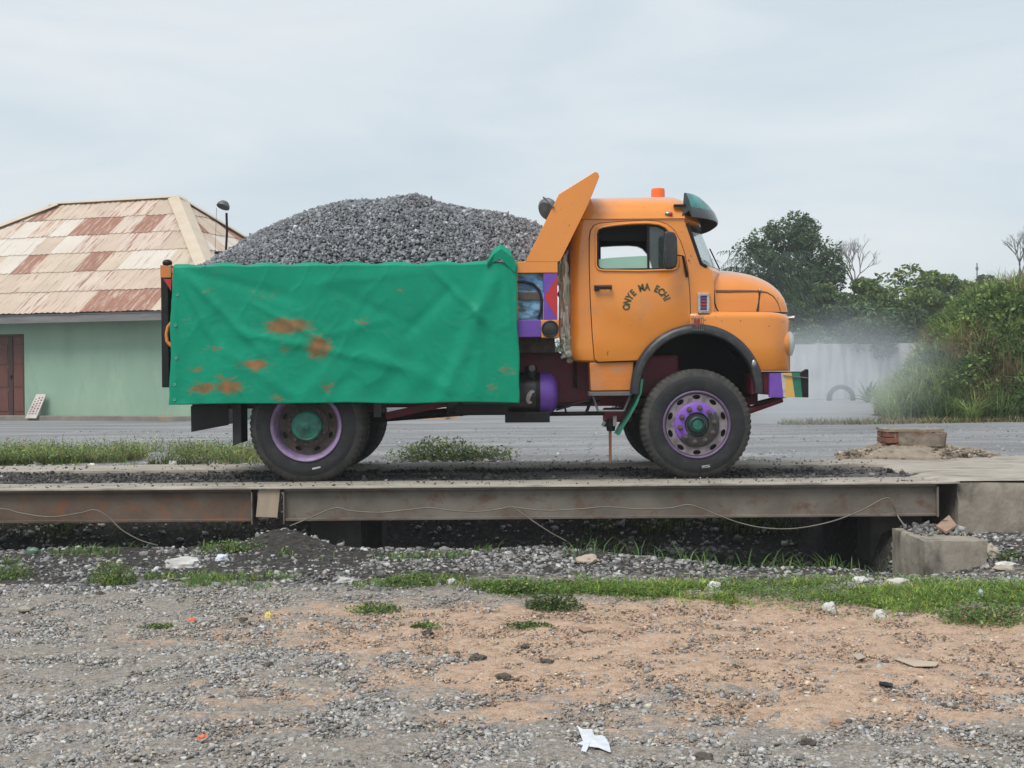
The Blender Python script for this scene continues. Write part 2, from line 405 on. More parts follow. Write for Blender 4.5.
def brk(f, amt=0.5, sc=9):
    """break the edge of a mask up with noise"""
    n = noise(sc, 6)
    s = nn(nt, 'ShaderNodeMath', operation='SUBTRACT'); L(n, s.inputs[0]); s.inputs[1].default_value = 0.5
    q = nn(nt, 'ShaderNodeMath', operation='MULTIPLY_ADD'); L(s.outputs[0], q.inputs[0]); q.inputs[1].default_value = amt * 4; L(f, q.inputs[2])
    r = nn(nt, 'ShaderNodeMapRange'); r.inputs['From Min'].default_value = 0.2; r.inputs['From Max'].default_value = 0.8; L(q.outputs[0], r.inputs['Value'])
    return r.outputs['Result']
grey = ramp(noise(26), [(0.3, (0.15, 0.130, 0.112)), (0.5, (0.26, 0.230, 0.200)), (0.72, (0.37, 0.340, 0.305))])
red = ramp(noise(14), [(0.28, (0.26, 0.18, 0.13)), (0.5, (0.45, 0.31, 0.22)), (0.75, (0.54, 0.41, 0.31))])
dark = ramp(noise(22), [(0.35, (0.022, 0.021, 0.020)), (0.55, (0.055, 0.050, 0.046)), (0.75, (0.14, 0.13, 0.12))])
road = ramp(noise(1.3, 9, 0.68, (0.16, 1.0, 1)), [(0.33, (0.11, 0.11, 0.115)), (0.5, (0.215, 0.217, 0.222)), (0.68, (0.36, 0.362, 0.37))])
road2 = ramp(noise(30), [(0.35, (0.13, 0.13, 0.135)), (0.7, (0.38, 0.38, 0.38))])
hf = nn(nt, 'ShaderNodeValue'); hf.outputs[0].default_value = 0.35
c = mixc(brk(sp.outputs[0], 0.6, 12), grey, red)
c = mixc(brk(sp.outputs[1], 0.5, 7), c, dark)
spk = ramp(noise(120, 4, 0.7), [(0.40, (0.55, 0.53, 0.50)), (0.5, (1, 1, 1)), (0.62, (1.25, 1.25, 1.25))])
mu_ = nn(nt, 'ShaderNodeMix', data_type='RGBA', blend_type='MULTIPLY'); mu_.inputs['Factor'].default_value = 0.8; L(c, mu_.inputs['A']); L(spk, mu_.inputs['B']); c = mu_.outputs['Result']
c = mixc(sp.outputs[2], c, mixc(hf.outputs[0], road, road2))
L(c, b.inputs['Base Color']); b.inputs['Roughness'].default_value = 0.92; b.inputs['Specular IOR Level'].default_value = 0.25
bp = nn(nt, 'ShaderNodeBump'); bp.inputs['Strength'].default_value = 0.55; bp.inputs['Distance'].default_value = 0.02
L(noise(55, 5), bp.inputs['Height']); L(bp.outputs['Normal'], b.inputs['Normal'])
M['ground'] = m
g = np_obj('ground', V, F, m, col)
g['kind'] = 'structure'
smooth_mesh(g.data, 60)

def gpt(px, py):
    """where the sight line of a pixel meets the ground"""
    d = ray(px, py); t = 3.0
    while t < 200:
        p = CAM + d * t
        if p.z < float(zt(p.x, p.y)): break
        t += 0.02
    return Vector((p.x, p.y, float(zt(p.x, p.y))))

# ------------------------------------------------------------------ loose stones (stuff)
CUBE = np.array([(-1,-1,-1),(1,-1,-1),(1,1,-1),(-1,1,-1),(-1,-1,1),(1,-1,1),(1,1,1),(-1,1,1)], float)
CUBEF = np.array([(0,3,2,1),(4,5,6,7),(0,1,5,4),(1,2,6,5),(2,3,7,6),(3,0,4,7)])
def rand_rot(n):
    q = RNG.normal(size=(n, 4)); q /= np.linalg.norm(q, axis=1)[:, None]
    w_, x, y, z = q.T
    return np.stack([np.stack([1-2*(y*y+z*z), 2*(x*y-z*w_), 2*(x*z+y*w_)], -1),
                     np.stack([2*(x*y+z*w_), 1-2*(x*x+z*z), 2*(y*z-x*w_)], -1),
                     np.stack([2*(x*z-y*w_), 2*(y*z+x*w_), 1-2*(x*x+y*y)], -1)], 1)
def lay_rot(n, t):
    a = RNG.uniform(0, 2*np.pi, n); bx_ = RNG.normal(0, t, n); c_, s_ = np.cos(a), np.sin(a); cb, sb = np.cos(bx_), np.sin(bx_); z_ = np.zeros(n)
    Rz = np.stack([np.stack([c_, -s_, z_], -1), np.stack([s_, c_, z_], -1), np.stack([z_, z_, z_ + 1], -1)], 1)
    Rx = np.stack([np.stack([z_ + 1, z_, z_], -1), np.stack([z_, cb, -sb], -1), np.stack([z_, sb, cb], -1)], 1)
    return np.einsum('nij,njk->nik', Rz, Rx)
def stones(P, S, cols, flat=0.6, lay=None):
    n = len(P)
    b = CUBE[None] * (1 + RNG.uniform(-0.6, 0.3, (n, 8, 3)))
    wd_ = RNG.random(n) < 0.6
    b[wd_, 7] = b[wd_, 4] * 0.9 + b[wd_, 7] * 0.1; b[wd_, 6] = b[wd_, 5] * 0.85 + b[wd_, 6] * 0.15
    tr_ = RNG.random(n) < 0.5
    b[tr_, 2] = b[tr_, 1] * 0.8 + b[tr_, 2] * 0.2
    top = (CUBE[:, 2] > 0)
    b[:, top, :2] *= RNG.uniform(0.6, 1.0, (n, 1, 1))
    b *= 1.15
    sc = np.stack([np.ones(n), RNG.uniform(0.55, 1.0, n), RNG.uniform(0.4, flat + 0.2, n)], -1)
    b = b * sc[:, None, :] * (S[:, None, None] / 2)
    Rm = rand_rot(n) if not lay else lay_rot(n, lay)
    b = np.einsum('nij,nkj->nki', Rm, b)
    V = (b + P[:, None, :]).reshape(-1, 3)
    F = (CUBEF[None] + (np.arange(n) * 8)[:, None, None]).reshape(-1, 4)
    return V, F, np.repeat(cols, 8, axis=0)
M['stone'] = attr_mat('crushed_stone', rough=0.9, nscale=60, nvar=0.25)
def stone_cols(n, base, var=0.35, warm=0.0):
    k = RNG.lognormal(0, var, n)[:, None]
    c = np.array(base)[None] * k
    c = c * (1 + RNG.normal(0, 0.018, (n, 3)))
    if warm: 
        s = RNG.random(n) < warm; c[s] *= np.array([1.12, 1.02, 0.90])
    return np.clip(c, 0.01, 0.55)

# foreground gravel: dense on the grey parts, thin on the red earth
N = 190000
dd = np.sqrt(RNG.uniform(4.6 ** 2, 9.9 ** 2, N)); X = RNG.uniform(-0.52, 0.52, N) * dd; Y = dd - 12.5
rm = red_mask(X, Y); clump = fbm(X * 1.7, Y * 1.7, 51, 4)
dens = (0.80 * sm(0.30, 0.60, clump) + 0.16) * (1 - 0.92 * rm) * (0.30 + 0.70 * (1 - sm(-5.2, -3.6, Y + 0.5 * sm(-1, 1, X))))
k = RNG.random(N) < dens; X, Y, rm = X[k], Y[k], rm[k]
S = np.clip(RNG.lognormal(math.log(0.0118), 0.42, len(X)), 0.005, 0.03)
c = stone_cols(len(X), (0.305, 0.298, 0.287), 0.28, 0.25)
V, F, cc = stones(np.stack([X, Y, zt(X, Y) + S * 0.08], -1), S * 1.2, c, 0.42, 0.6)
o = np_obj('foreground_gravel', V, F, M['stone'], cc); tag(o, 'loose grey crushed stone scattered over the foreground earth', 'gravel', kind='stuff')
# fine clods and grit on the red earth
N = 80000
dd = np.sqrt(RNG.uniform(4.8 ** 2, 9.6 ** 2, N)); X = RNG.uniform(-0.5, 0.5, N) * dd; Y = dd - 12.5
rm_ = red_mask(X, Y); k = RNG.random(N) < 0.45 + 0.25 * rm_; X, Y, rm_ = X[k], Y[k], rm_[k]
S = np.clip(RNG.lognormal(math.log(0.009), 0.45, len(X)), 0.004, 0.03)
pal = np.array([[.42, .29, .20], [.30, .21, .15], [.16, .12, .09], [.33, .31, .29], [.52, .39, .29]])[RNG.integers(0, 5, len(X))]
gp_ = np.array([[.33, .30, .27], [.22, .20, .18], [.12, .11, .10], [.42, .40, .38], [.28, .24, .20]])[RNG.integers(0, 5, len(X))]; pal = np.where((RNG.random(len(X)) < rm_)[:, None], pal, gp_)
V, F, cc = stones(np.stack([X, Y, zt(X, Y) + S * 0.1], -1), S, np.clip(pal * RNG.lognormal(0, .2, len(X))[:, None], .02, .6), 0.45, 0.4)
o = np_obj('earth_grit', V, F, M['stone'], cc); tag(o, 'fine brown clods and grit sprinkled over the red earth', 'grit', kind='stuff')
# gravel along the ditch
N = 60000
X = RNG.uniform(-6.5, 6.5, N); Y = RNG.uniform(-3.2, 3.3, N)
clump = fbm(X * 1.4, Y * 1.4, 61, 4)
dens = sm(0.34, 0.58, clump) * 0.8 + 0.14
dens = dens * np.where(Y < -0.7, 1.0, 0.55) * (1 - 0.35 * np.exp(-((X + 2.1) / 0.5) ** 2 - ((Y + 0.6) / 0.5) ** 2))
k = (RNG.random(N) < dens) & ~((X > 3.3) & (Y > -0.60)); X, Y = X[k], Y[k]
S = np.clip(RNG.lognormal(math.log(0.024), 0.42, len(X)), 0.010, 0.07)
c = stone_cols(len(X), (0.235, 0.23, 0.225), 0.45, 0.1); c[Y > -0.4] *= 1.6; S[Y > 0.5] *= 1.5  # stones below the deck coloured lighter, standing in for light it blocks
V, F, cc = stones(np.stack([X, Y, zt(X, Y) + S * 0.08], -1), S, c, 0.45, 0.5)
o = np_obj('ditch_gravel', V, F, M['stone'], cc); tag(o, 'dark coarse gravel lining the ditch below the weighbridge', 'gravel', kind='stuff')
# road gravel behind the bridge
N = 8000
X = RNG.uniform(-9, 10, N); Y = 3.25 + 10 * RNG.random(N) ** 1.6
k = RNG.random(N) < sm(0.35, 0.65, fbm(X * 0.5, Y * 1.2, 71, 4)); X, Y = X[k], Y[k]
S = np.clip(RNG.lognormal(math.log(0.022), 0.4, len(X)), 0.010, 0.06)
V, F, cc = stones(np.stack([X, Y, zt(X, Y) + S * 0.05], -1), S, stone_cols(len(X), (0.27, 0.27, 0.272), 0.3), 0.35, 0.3)
o = np_obj('road_gravel', V, F, M['stone'], cc); tag(o, 'grey gravel strewn on the road behind the weighbridge', 'gravel', kind='stuff')

# ------------------------------------------------------------------ grass helper
M['leaf'] = attr_mat('leaf', rough=0.6, trans=0.35, nscale=6, nvar=0.2, spec=0.25)
def blades(P, H, Wd, lean, cols):
    """curved blades: quad + quad + tip, 7 verts, as 3 quads (last degenerate-free tri avoided by narrow tip)"""
    n = len(P); a = RNG.uniform(0, 2*np.pi, n); bdir = np.stack([np.cos(a), np.sin(a), np.zeros(n)], -1)
    s = np.stack([-np.sin(a), np.cos(a), np.zeros(n)], -1)
    ts = [0, 0.4, 0.75, 1.0]; ws = [1.0, 0.9, 0.55, 0.06]
    vs = []
    for t, wv in zip(ts, ws):
        cpos = P + bdir * (lean * H * t * t)[:, None] + np.array([0, 0, 1])[None] * (H * (t - 0.35 * lean * t * t))[:, None]
        vs += [cpos - s * (Wd * wv / 2)[:, None], cpos + s * (Wd * wv / 2)[:, None]]
    V = np.stack(vs, 1).reshape(-1, 3)
    q = np.array([(0,1,3,2),(2,3,5,4),(4,5,7,6)])
    F = (q[None] + (np.arange(n) * 8)[:, None, None]).reshape(-1, 4)
    return V, F, np.repeat(cols, 8, axis=0)
def leaves(P, S, cols, up=0.3):
    """leaf quads with random facing"""
    n = len(P); nrm = RNG.normal(size=(n, 3)); nrm[:, 2] = np.abs(nrm[:, 2]) + up; nrm /= np.linalg.norm(nrm, axis=1)[:, None]
    r = RNG.normal(size=(n, 3)); u = np.cross(nrm, r); u /= np.linalg.norm(u, axis=1)[:, None]; v = np.cross(nrm, u)
    a = S[:, None]; 
    V = np.stack([P - u*a*0.5, P + v*a*0.26, P + u*a*0.5 - nrm*a*0.12, P - v*a*0.26], 1).reshape(-1, 3)
    F = np.arange(n * 4).reshape(n, 4)
    return V, F, np.repeat(cols, 4, axis=0)
def gcols(n, base, var=0.3, yellow=0.15):
    k = RNG.lognormal(0, var, n)[:, None]; c = np.array(base)[None] * k * (1 + RNG.normal(0, 0.08, (n, 3)))
    s = RNG.random(n) < yellow; c[s] = c[s] * np.array([1.9, 1.25, 0.9])
    return np.clip(c, 0.006, 0.6)
def cat(parts):
    Vs, Fs, Cs = [], [], []; o = 0
    for V, F, c in parts: Vs.append(V); Fs.append(F + o); Cs.append(c); o += len(V)
    return np.concatenate(Vs), np.concatenate(Fs), np.concatenate(Cs)

# ------------------------------------------------------------------ weighbridge
M['deckdust'] = pm('dusty_deck', (0.40, 0.36, 0.305), (0.29, 0.255, 0.215), 3, 0.9, stretch=(0.5, 1.6, 1), dirt=(0.13, 0.115, 0.10), dirt_scale=4, dirt_lo=0.50, dirt_hi=0.72, bump=0.3, bscale=40)
M['deckdark'] = pm('dirty_deck', (0.05, 0.046, 0.042), (0.11, 0.10, 0.09), 6, 0.95, stretch=(0.5, 2, 1), dirt=(0.25, 0.24, 0.23), dirt_scale=4, dirt_lo=0.55, dirt_hi=0.8, bump=0.5, bscale=50)
M['beam'] = pm('rusty_beam', (0.15, 0.115, 0.088), (0.09, 0.055, 0.038), 2.6, 0.75, stretch=(1, 1, 1.2), dirt=(0.20, 0.085, 0.04), dirt_scale=6, dirt_lo=0.50, dirt_hi=0.68, bump=0.15, bscale=40)
M['beamgrey'] = pm('grey_beam', (0.20, 0.175, 0.145), (0.13, 0.108, 0.085), 2.6, 0.72, stretch=(1, 1, 1.2), dirt=(0.13, 0.065, 0.038), dirt_scale=6, dirt_lo=0.52, dirt_hi=0.70, bump=0.15, bscale=40)
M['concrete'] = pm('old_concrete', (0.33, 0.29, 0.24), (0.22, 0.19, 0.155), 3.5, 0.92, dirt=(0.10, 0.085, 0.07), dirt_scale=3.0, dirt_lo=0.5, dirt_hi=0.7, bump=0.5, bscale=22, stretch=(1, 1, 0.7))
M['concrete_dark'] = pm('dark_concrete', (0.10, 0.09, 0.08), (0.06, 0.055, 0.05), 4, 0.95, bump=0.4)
YB = -0.55
wb = thing('weighbridge', 'long steel weighbridge platform carrying the loaded orange truck', 'weighbridge', (0, 0.9, -0.4))
XE = at(936, 490, YB)[0]; XJ = at(268, 490, YB)[0]
def ibeam(mb, x0, x1, y, z0, z1, fl=0.11, tw=0.014, side=1):
    mb.box(x0, x1, y + 0.03, y + 0.03 + tw, z0, z1)
    return mb
for k, (x0, x1, mk) in enumerate([(-14.0, XJ - 0.155, 'beam'), (XJ + 0.155, XE, 'beamgrey')]):
    bb = MB(); bb.box(x0, x1, YB + 0.02, YB + 0.036, -0.30, -0.045); o = bb.build('girder_web', M[mk], wb)
    MB().box(x0, x1, YB - 0.012, YB + 0.20, -0.322, -0.298).build('girder_flange', M[mk], wb, bevel=0.004)
    MB().box(x0, x1, YB - 0.022, YB + 0.20, -0.043, -0.018).build('girder_flange', M[mk], wb, bevel=0.004)
    # far girder of the pair
    MB().box(x0, x1, 2.20, 2.22, -0.30, -0.045).build('girder_web', M[mk], wb)
    xk = x0 + 0.9 if k else x0 + 0.4
for x in (XJ - 0.155, XJ + 0.145):
    MB().box(x, x + 0.012, YB - 0.03, YB + 0.2, -0.35, -0.044).build('stiffener', M['beamgrey'], wb, bevel=0.002)
MB().box(XE - 0.002, XE + 0.016, YB - 0.035, YB + 0.22, -0.327, -0.045).build('end_plate', M['beamgrey'], wb, bevel=0.002)
XR = at(957, 486, -0.56)[0]
def wavy_strip(y0, y1, z0, z1, x0, x1, name, mat, seed, jit=0.015, st=0.09):
    xs_ = np.arange(x0, x1 + st, st); rings = []
    for x in xs_:
        j = [(fbm(np.array(x*2.2+q*31), np.array(q*7.7), seed, 3) - 0.5) * 2 * jit for q in range(4)]
        rings.append([(x, y0, z0), (x, y0 + abs(j[3])*0.25, z1 - 0.006), (x, y0 + 0.012, z1 + j[0]*0.25), (x, y1 + j[1], z1 + j[2]*0.35), (x, y1 + j[1] + 0.02, z0)])
    mb = MB(); mb.loft(rings); return mb.build(name, mat, wb, smooth=50)
wavy_strip(YB - 0.05, -0.02, -0.016, 0.002, -14, XR - 0.06, 'deck_edge', M['deckdust'], 3)
wavy_strip(1.50, 2.30, -0.016, 0.016, -14, XR - 0.06, 'deck_edge', M['deckdust'], 8, 0.03)
MB().box(-14, XR - 0.06, -0.06, 1.6, -0.036, -0.016).build('deck_plate', M['deckdark'], wb)
for x in np.arange(-9.5, XE, 1.25):
    MB().box(x, x + 0.12, YB + 0.05, 2.19, -0.30, -0.032).build('cross_member', M['beam'], wb)
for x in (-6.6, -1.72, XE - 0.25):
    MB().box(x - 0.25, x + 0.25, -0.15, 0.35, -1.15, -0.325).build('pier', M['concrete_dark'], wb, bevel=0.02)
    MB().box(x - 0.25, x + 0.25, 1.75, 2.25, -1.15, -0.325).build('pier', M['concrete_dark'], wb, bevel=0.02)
# grit lying on the deck
N = 11000
X = RNG.uniform(-7, XR - 0.1, N); Y = RNG.uniform(-0.03, 1.6, N)
k = RNG.random(N) < 0.08 + 0.92 * sm(0.42, 0.62, fbm(X * 1.1, Y * 3.0, 81, 3)); X, Y = X[k], Y[k]
S = np.clip(RNG.lognormal(math.log(0.022), 0.45, len(X)), 0.008, 0.06)
V, F, cc = stones(np.stack([X, Y, -0.014 + S * 0.1], -1), S, stone_cols(len(X), (0.06, 0.058, 0.056), 0.5), 0.6)
N = 900
X = RNG.uniform(-7, XR - 0.1, N); Y = np.concatenate([RNG.uniform(-0.55, 0.0, N // 2), RNG.uniform(1.5, 2.3, N - N // 2)])
S = np.clip(RNG.lognormal(math.log(0.014), 0.4, N), 0.006, 0.03)
V2 = stones(np.stack([X, Y, np.where(Y < 0.5, 0.003, 0.017) + S * 0.1], -1), S, stone_cols(N, (0.12, 0.11, 0.10), 0.5), 0.5)
V, F, cc = cat([(V, F, cc), V2])
o = np_obj('deck_grit', V, F, M['stone'], cc); tag(o, 'black grit and stone chips lying along the weighbridge deck', 'grit', kind='stuff')

# loose tan board stuck between the stiffeners
M['tanboard'] = pm('tan_board', (0.42, 0.33, 0.24), (0.34, 0.27, 0.20), 4, 0.85, stretch=(3, 1, 0.6))
mb = MB(); mb.plate(XZ([(259, 488), (280.5, 487.5), (277.5, 517.5), (256, 517)], YB - 0.01), [], YB - 0.022, YB - 0.004)
tag(mb.build('tan_board', M['tanboard'], bevel=0.003), 'small tan board tilted between two girder stiffeners', 'board')

# concrete abutment and step at the right end
def rough_block(name, x0, x1, y0, y1, z0, z1, mat, nx_=20, ny_=8, nz_=8, amp=0.02, seed=1):
    bm = bmesh.new(); bmesh.ops.create_cube(bm, size=1.0)
    for v in bm.verts: v.co = Vector((x0 + (v.co.x + .5) * (x1 - x0), y0 + (v.co.y + .5) * (y1 - y0), z0 + (v.co.z + .5) * (z1 - z0)))
    bmesh.ops.subdivide_edges(bm, edges=bm.edges[:], cuts=14, use_grid_fill=True)
    c0 = Vector(((x0+x1)/2, (y0+y1)/2, (z0+z1)/2))
    from mathutils import noise as mn
    for v in bm.verts:
        p = v.co * 3.1 + Vector((seed * 7.7, 0, 0))
        e = sum([min(abs(v.co.x-x0), abs(v.co.x-x1)) < 1e-4, min(abs(v.co.y-y0), abs(v.co.y-y1)) < 1e-4, min(abs(v.co.z-z0), abs(v.co.z-z1)) < 1e-4])
        d = mn.noise_vector(p) * amp * 0.7 + mn.noise_vector(p * 3.3) * amp * 0.4
        if e >= 2:
            d += -Vector((math.copysign(1, v.co.x-c0.x) if min(abs(v.co.x-x0), abs(v.co.x-x1)) < 1e-4 else 0, math.copysign(1, v.co.y-c0.y) if min(abs(v.co.y-y0), abs(v.co.y-y1)) < 1e-4 else 0, math.copysign(1, v.co.z-c0.z) if min(abs(v.co.z-z0), abs(v.co.z-z1)) < 1e-4 else 0)) * amp * (0.5 + 0.9 * abs(mn.noise(p * 1.7)))
        v.co += d
    me = bpy.data.meshes.new(name); bm.to_mesh(me); bm.free(); me.materials.append(mat); smooth_mesh(me, 50)
    o = bpy.data.objects.new(name, me); C.objects.link(o); return o
ab = thing('concrete_abutment', 'big stained concrete abutment block at the right end of the bridge', 'abutment', (XR + 1, -0.56, -0.6))
child(rough_block('block', XR, XR + 4.5, -0.56, 2.75, -0.85, 0.0, M['concrete'], amp=0.022, seed=2), ab)
mb = MB(); rings = []
for k_, x in enumerate(np.concatenate([np.linspace(XR - 0.55, XR, 10), np.arange(XR + 0.1, XR + 4.5, 0.12)])):
    ring = []
    for y in np.linspace(-0.55, 3.3, 46):
        n_ = float(fbm(np.array(x * 1.5), np.array(y * 1.5), 77, 4)) - 0.5; n2_ = float(fbm(np.array(y * 2.3), np.array(1.0), 78, 3)) - 0.5
        e_ = float(sm(XR - 0.30 + 0.5 * n2_, XR - 0.02 + 0.3 * n2_, x)); zz = -0.03 + e_ * (0.045 + 0.05 * n_)
        if y < -0.48: zz = min(zz, 0.004)
        if y > 2.9: zz = -0.08
        if x < XR and y < -0.46: zz = -0.03
        ring.append((x, max(y, -0.45) if x < XR else y, zz))
    rings.append(ring)
mb.loft(rings, closed=False, cap=False); mb.build('dirt_cover', M['deckdust'], ab, smooth=60)
st = rough_block('concrete_step', at(924.5, 541, -2.2)[0], 3.84, -2.2, -1.3, -0.95, -0.33, M['concrete'], amp=0.011, seed=5)
tag(st, 'low broken concrete step in front of the abutment, littered with stones', 'step')
N = 900
X = RNG.uniform(3.38, 3.82, N); Y = RNG.uniform(-1.95, -0.6, N); S = np.clip(RNG.lognormal(math.log(0.026), 0.5, N), 0.010, 0.09)
k = RNG.random(N) < 0.25 + 0.75 * sm(-1.9, -1.2, Y)
V, F, cc = stones(np.stack([X, Y, np.where(Y < -1.32, -0.325, zt(X, Y)) + S * 0.2], -1)[k], S[k], stone_cols(int(k.sum()), (0.14, 0.135, 0.13), 0.5), 0.5)
o = np_obj('step_rubble', V, F, M['stone'], cc); tag(o, 'loose dark stones piled on the concrete step', 'rubble', kind='stuff')

# cables slung along the girder
M['cable'] = pm('grey_cable', (0.20, 0.18, 0.15), (0.14, 0.125, 0.1), 8, 0.7)
def cable(pts, label):
    P = [Vector((at(a, b, y)[0], y, at(a, b, y)[1])) for a, b, y in pts]
    Q = []
    for i in range(len(P) - 1):
        p0 = P[max(i-1, 0)]; p1 = P[i]; p2 = P[i+1]; p3 = P[min(i+2, len(P)-1)]
        for t in np.linspace(0, 1, 6, endpoint=False):
            Q.append(0.5 * ((2*p1) + (p2-p0)*t + (2*p0-5*p1+4*p2-p3)*t*t + (3*p1-p0-3*p2+p3)*t**3))
    Q.append(P[-1])
    mb = MB(); mb.tube(Q, 0.0065, 6)
    return tag(mb.build('cable', M['cable'], smooth=60), label, 'cable', 'cables slung along the weighbridge girder')
yc = YB - 0.05
cable([(-60, 512, yc), (0, 509, yc), (20, 513, yc), (50, 517, yc), (80, 513, yc), (95, 510, yc), (108, 517, yc), (122, 530, yc), (140, 540, yc), (158, 545.5, yc + 0.02)], 'thin cable on the left girder drooping down past the rusty web')
cable([(290, 526, yc), (312, 517, yc), (335, 508, yc), (352, 511, yc), (380, 512.5, yc), (410, 509.5, yc), (430, 508, yc), (455, 511, yc), (480, 511.5, yc), (500, 509, yc), (512, 507.5, yc), (530, 519, yc), (548, 531, yc + .02), (566, 541, yc + .05)], 'thin cable looped along the middle girder below the truck bed')
cable([(512, 507, yc), (545, 510.5, yc), (580, 509, yc), (605, 507, yc), (640, 509, yc), (670, 508, yc), (690, 505, yc), (715, 514, yc), (740, 523, yc), (765, 528, yc), (795, 528.5, yc), (830, 522, yc), (860, 511, yc), (886, 498, yc), (893, 505, yc), (899, 518, yc), (908, 530, yc - .3)], 'slack cable sagging below the girder below the front wheel')

# ------------------------------------------------------------------ the dump truck
YC = 1.15                      # centre line of the truck
truck = thing('dump_truck', 'orange bonneted dump truck loaded with gravel on the weighbridge', 'truck', (0, YC, 0))
HX, HZ = at(697, 425.5, 0.0); RX, RZ = at(306, 431, -0.08)
RT = 0.548; HZ = 0.528; RZ = 0.535
def circ(cx, cz, r, n=40, a0=0): return [(cx + r*math.cos(a0 + 2*math.pi*k/n), cz + r*math.sin(a0 + 2*math.pi*k/n)) for k in range(n)]
def arc(cx, cz, r, a, b, n): return [(cx + r*math.cos(R(a + (b-a)*k/(n-1))), cz + r*math.sin(R(a + (b-a)*k/(n-1)))) for k in range(n)]

def tyre_mesh():
    mb = MB(); n = 174
    prof = [(0.315, 0.03), (0.335, 0.012), (0.37, 0.006), (0.42, 0.0), (0.455, 0.004), (0.462, 0.008), (0.475, 0.010), (0.512, 0.028), (0.540, 0.052), (0.548, 0.075), (0.548, 0.105), (0.533, 0.108), (0.533, 0.122), (0.549, 0.125), (0.549, 0.165), (0.533, 0.168), (0.533, 0.182), (0.548, 0.185), (0.548, 0.215), (0.540, 0.238), (0.512, 0.262), (0.455, 0.286), (0.42, 0.29), (0.315, 0.26)]
    def mod(q, k):
        r = prof[q][0]
        if q in (7, 8, 9, 10, 17, 18, 19, 20) and k % 3 == 0: return -0.011
        return 0
    mb.lathe(prof, n=n, mod=mod)
    nn_ = len(prof)
    # tread rows take the dusty material
    mb.m = []
    for i in range(nn_ - 1): mb.m += [1 if 6 <= i <= 19 else 0] * n
    return mb.mesh('tyre', [M['rubber'], M['tread']], smooth=35)
TY = tyre_mesh()
mk = MB(); mk.box(-0.04, 0.04, -0.0015, 0.004, -0.011, 0.011)
MARK = mk.mesh('tyre_mark', M['white'])
def part(name, me, parent, loc=(0,0,0), rot=(0,0,0)):
    o = bpy.data.objects.new(name, me); C.objects.link(o); o.location = loc; o.rotation_euler = rot
    return child(o, parent)
# front wheel: bulging pale disc with hand holes, painted nut ring
def wheel_front_meshes():
    rim = MB(); rim.lathe([(0.318, 0.05), (0.332, 0.022), (0.335, 0.008), (0.325, -0.002), (0.312, 0.004), (0.305, 0.03), (0.300, 0.09), (0.28, 0.2), (0.318, 0.25)], n=64)
    rim = rim.mesh('wheel', M['purple_dull'], smooth=40)
    disc = MB(); holes = []
    for k in range(10):
        a = 2*math.pi*(k + .5)/10; cx, cz = 0.272*math.cos(a), 0.272*math.sin(a)
        holes.append([(cx + 0.040*math.cos(t)*-math.sin(a) + 0.023*math.sin(t)*math.cos(a), cz + 0.040*math.cos(t)*math.cos(a) + 0.023*math.sin(t)*math.sin(a)) for t in [2*math.pi*j/10 for j in range(10)]])
    disc.plate(circ(0, 0, 0.302, 60), holes, 0.018, 0.034)
    disc = disc.mesh('wheel_disc', M['discgrey'], smooth=30)
    back = MB(); back.lathe([(0.0, 0.09), (0.304, 0.09)], n=40); back = back.mesh('brake_drum', M['dark'])
    ring = MB(); ring.lathe([(0.222, 0.019), (0.218, 0.004), (0.208, -0.004), (0.125, -0.006), (0.118, 0.0)], n=60); ring = ring.mesh('nut_ring', M['nutring'], smooth=40)
    hub = MB(); hub.lathe([(0.122, 0.0), (0.118, -0.004), (0.112, 0.012), (0.10, 0.02), (0.092, 0.012), (0.085, -0.03), (0.07, -0.045), (0.068, -0.046), (0.062, -0.02), (0.05, -0.02), (0.046, -0.044), (0.0, -0.046)], n=40); hub.m = [0 if i > 7 else 1 for i in range(11) for _ in range(40)]; hub = hub.mesh('hub_cap', [M['greenhub'], M['hubteal']], smooth=40)
    nut = MB(); nut.lathe([(0.029, 0.0), (0.029, -0.006), (0.023, -0.007), (0.023, -0.026), (0.014, -0.028), (0.013, -0.04), (0.0, -0.041)], n=6); nut = nut.mesh('wheel_nut', M['hubbrown'])
    return rim, disc, back, ring, hub, nut
M['discgrey'] = pm('pinkish_disc', (0.25, 0.215, 0.235), (0.17, 0.14, 0.155), 9, 0.55, dirt=(0.07, 0.06, 0.058), dirt_scale=9, dirt_lo=0.48, dirt_hi=0.72)
M['purple_dull'] = pm('dull_purple_rim', (0.16, 0.10, 0.22), (0.10, 0.07, 0.13), 10, 0.55, dirt=(0.12, 0.1, 0.1), dirt_scale=9, dirt_lo=0.5, dirt_hi=0.8)
M['hubteal'] = pm('dirty_teal_hub', (0.012, 0.045, 0.04), (0.012, 0.022, 0.022), 16, 0.5, dirt=(0.08, 0.10, 0.095), dirt_scale=10, dirt_lo=0.5, dirt_hi=0.75)
M['greenhub'] = pm('green_hub', (0.01, 0.17, 0.115), (0.012, 0.10, 0.075), 16, 0.5, dirt=(0.03, 0.05, 0.045), dirt_scale=14, dirt_lo=0.5, dirt_hi=0.75)
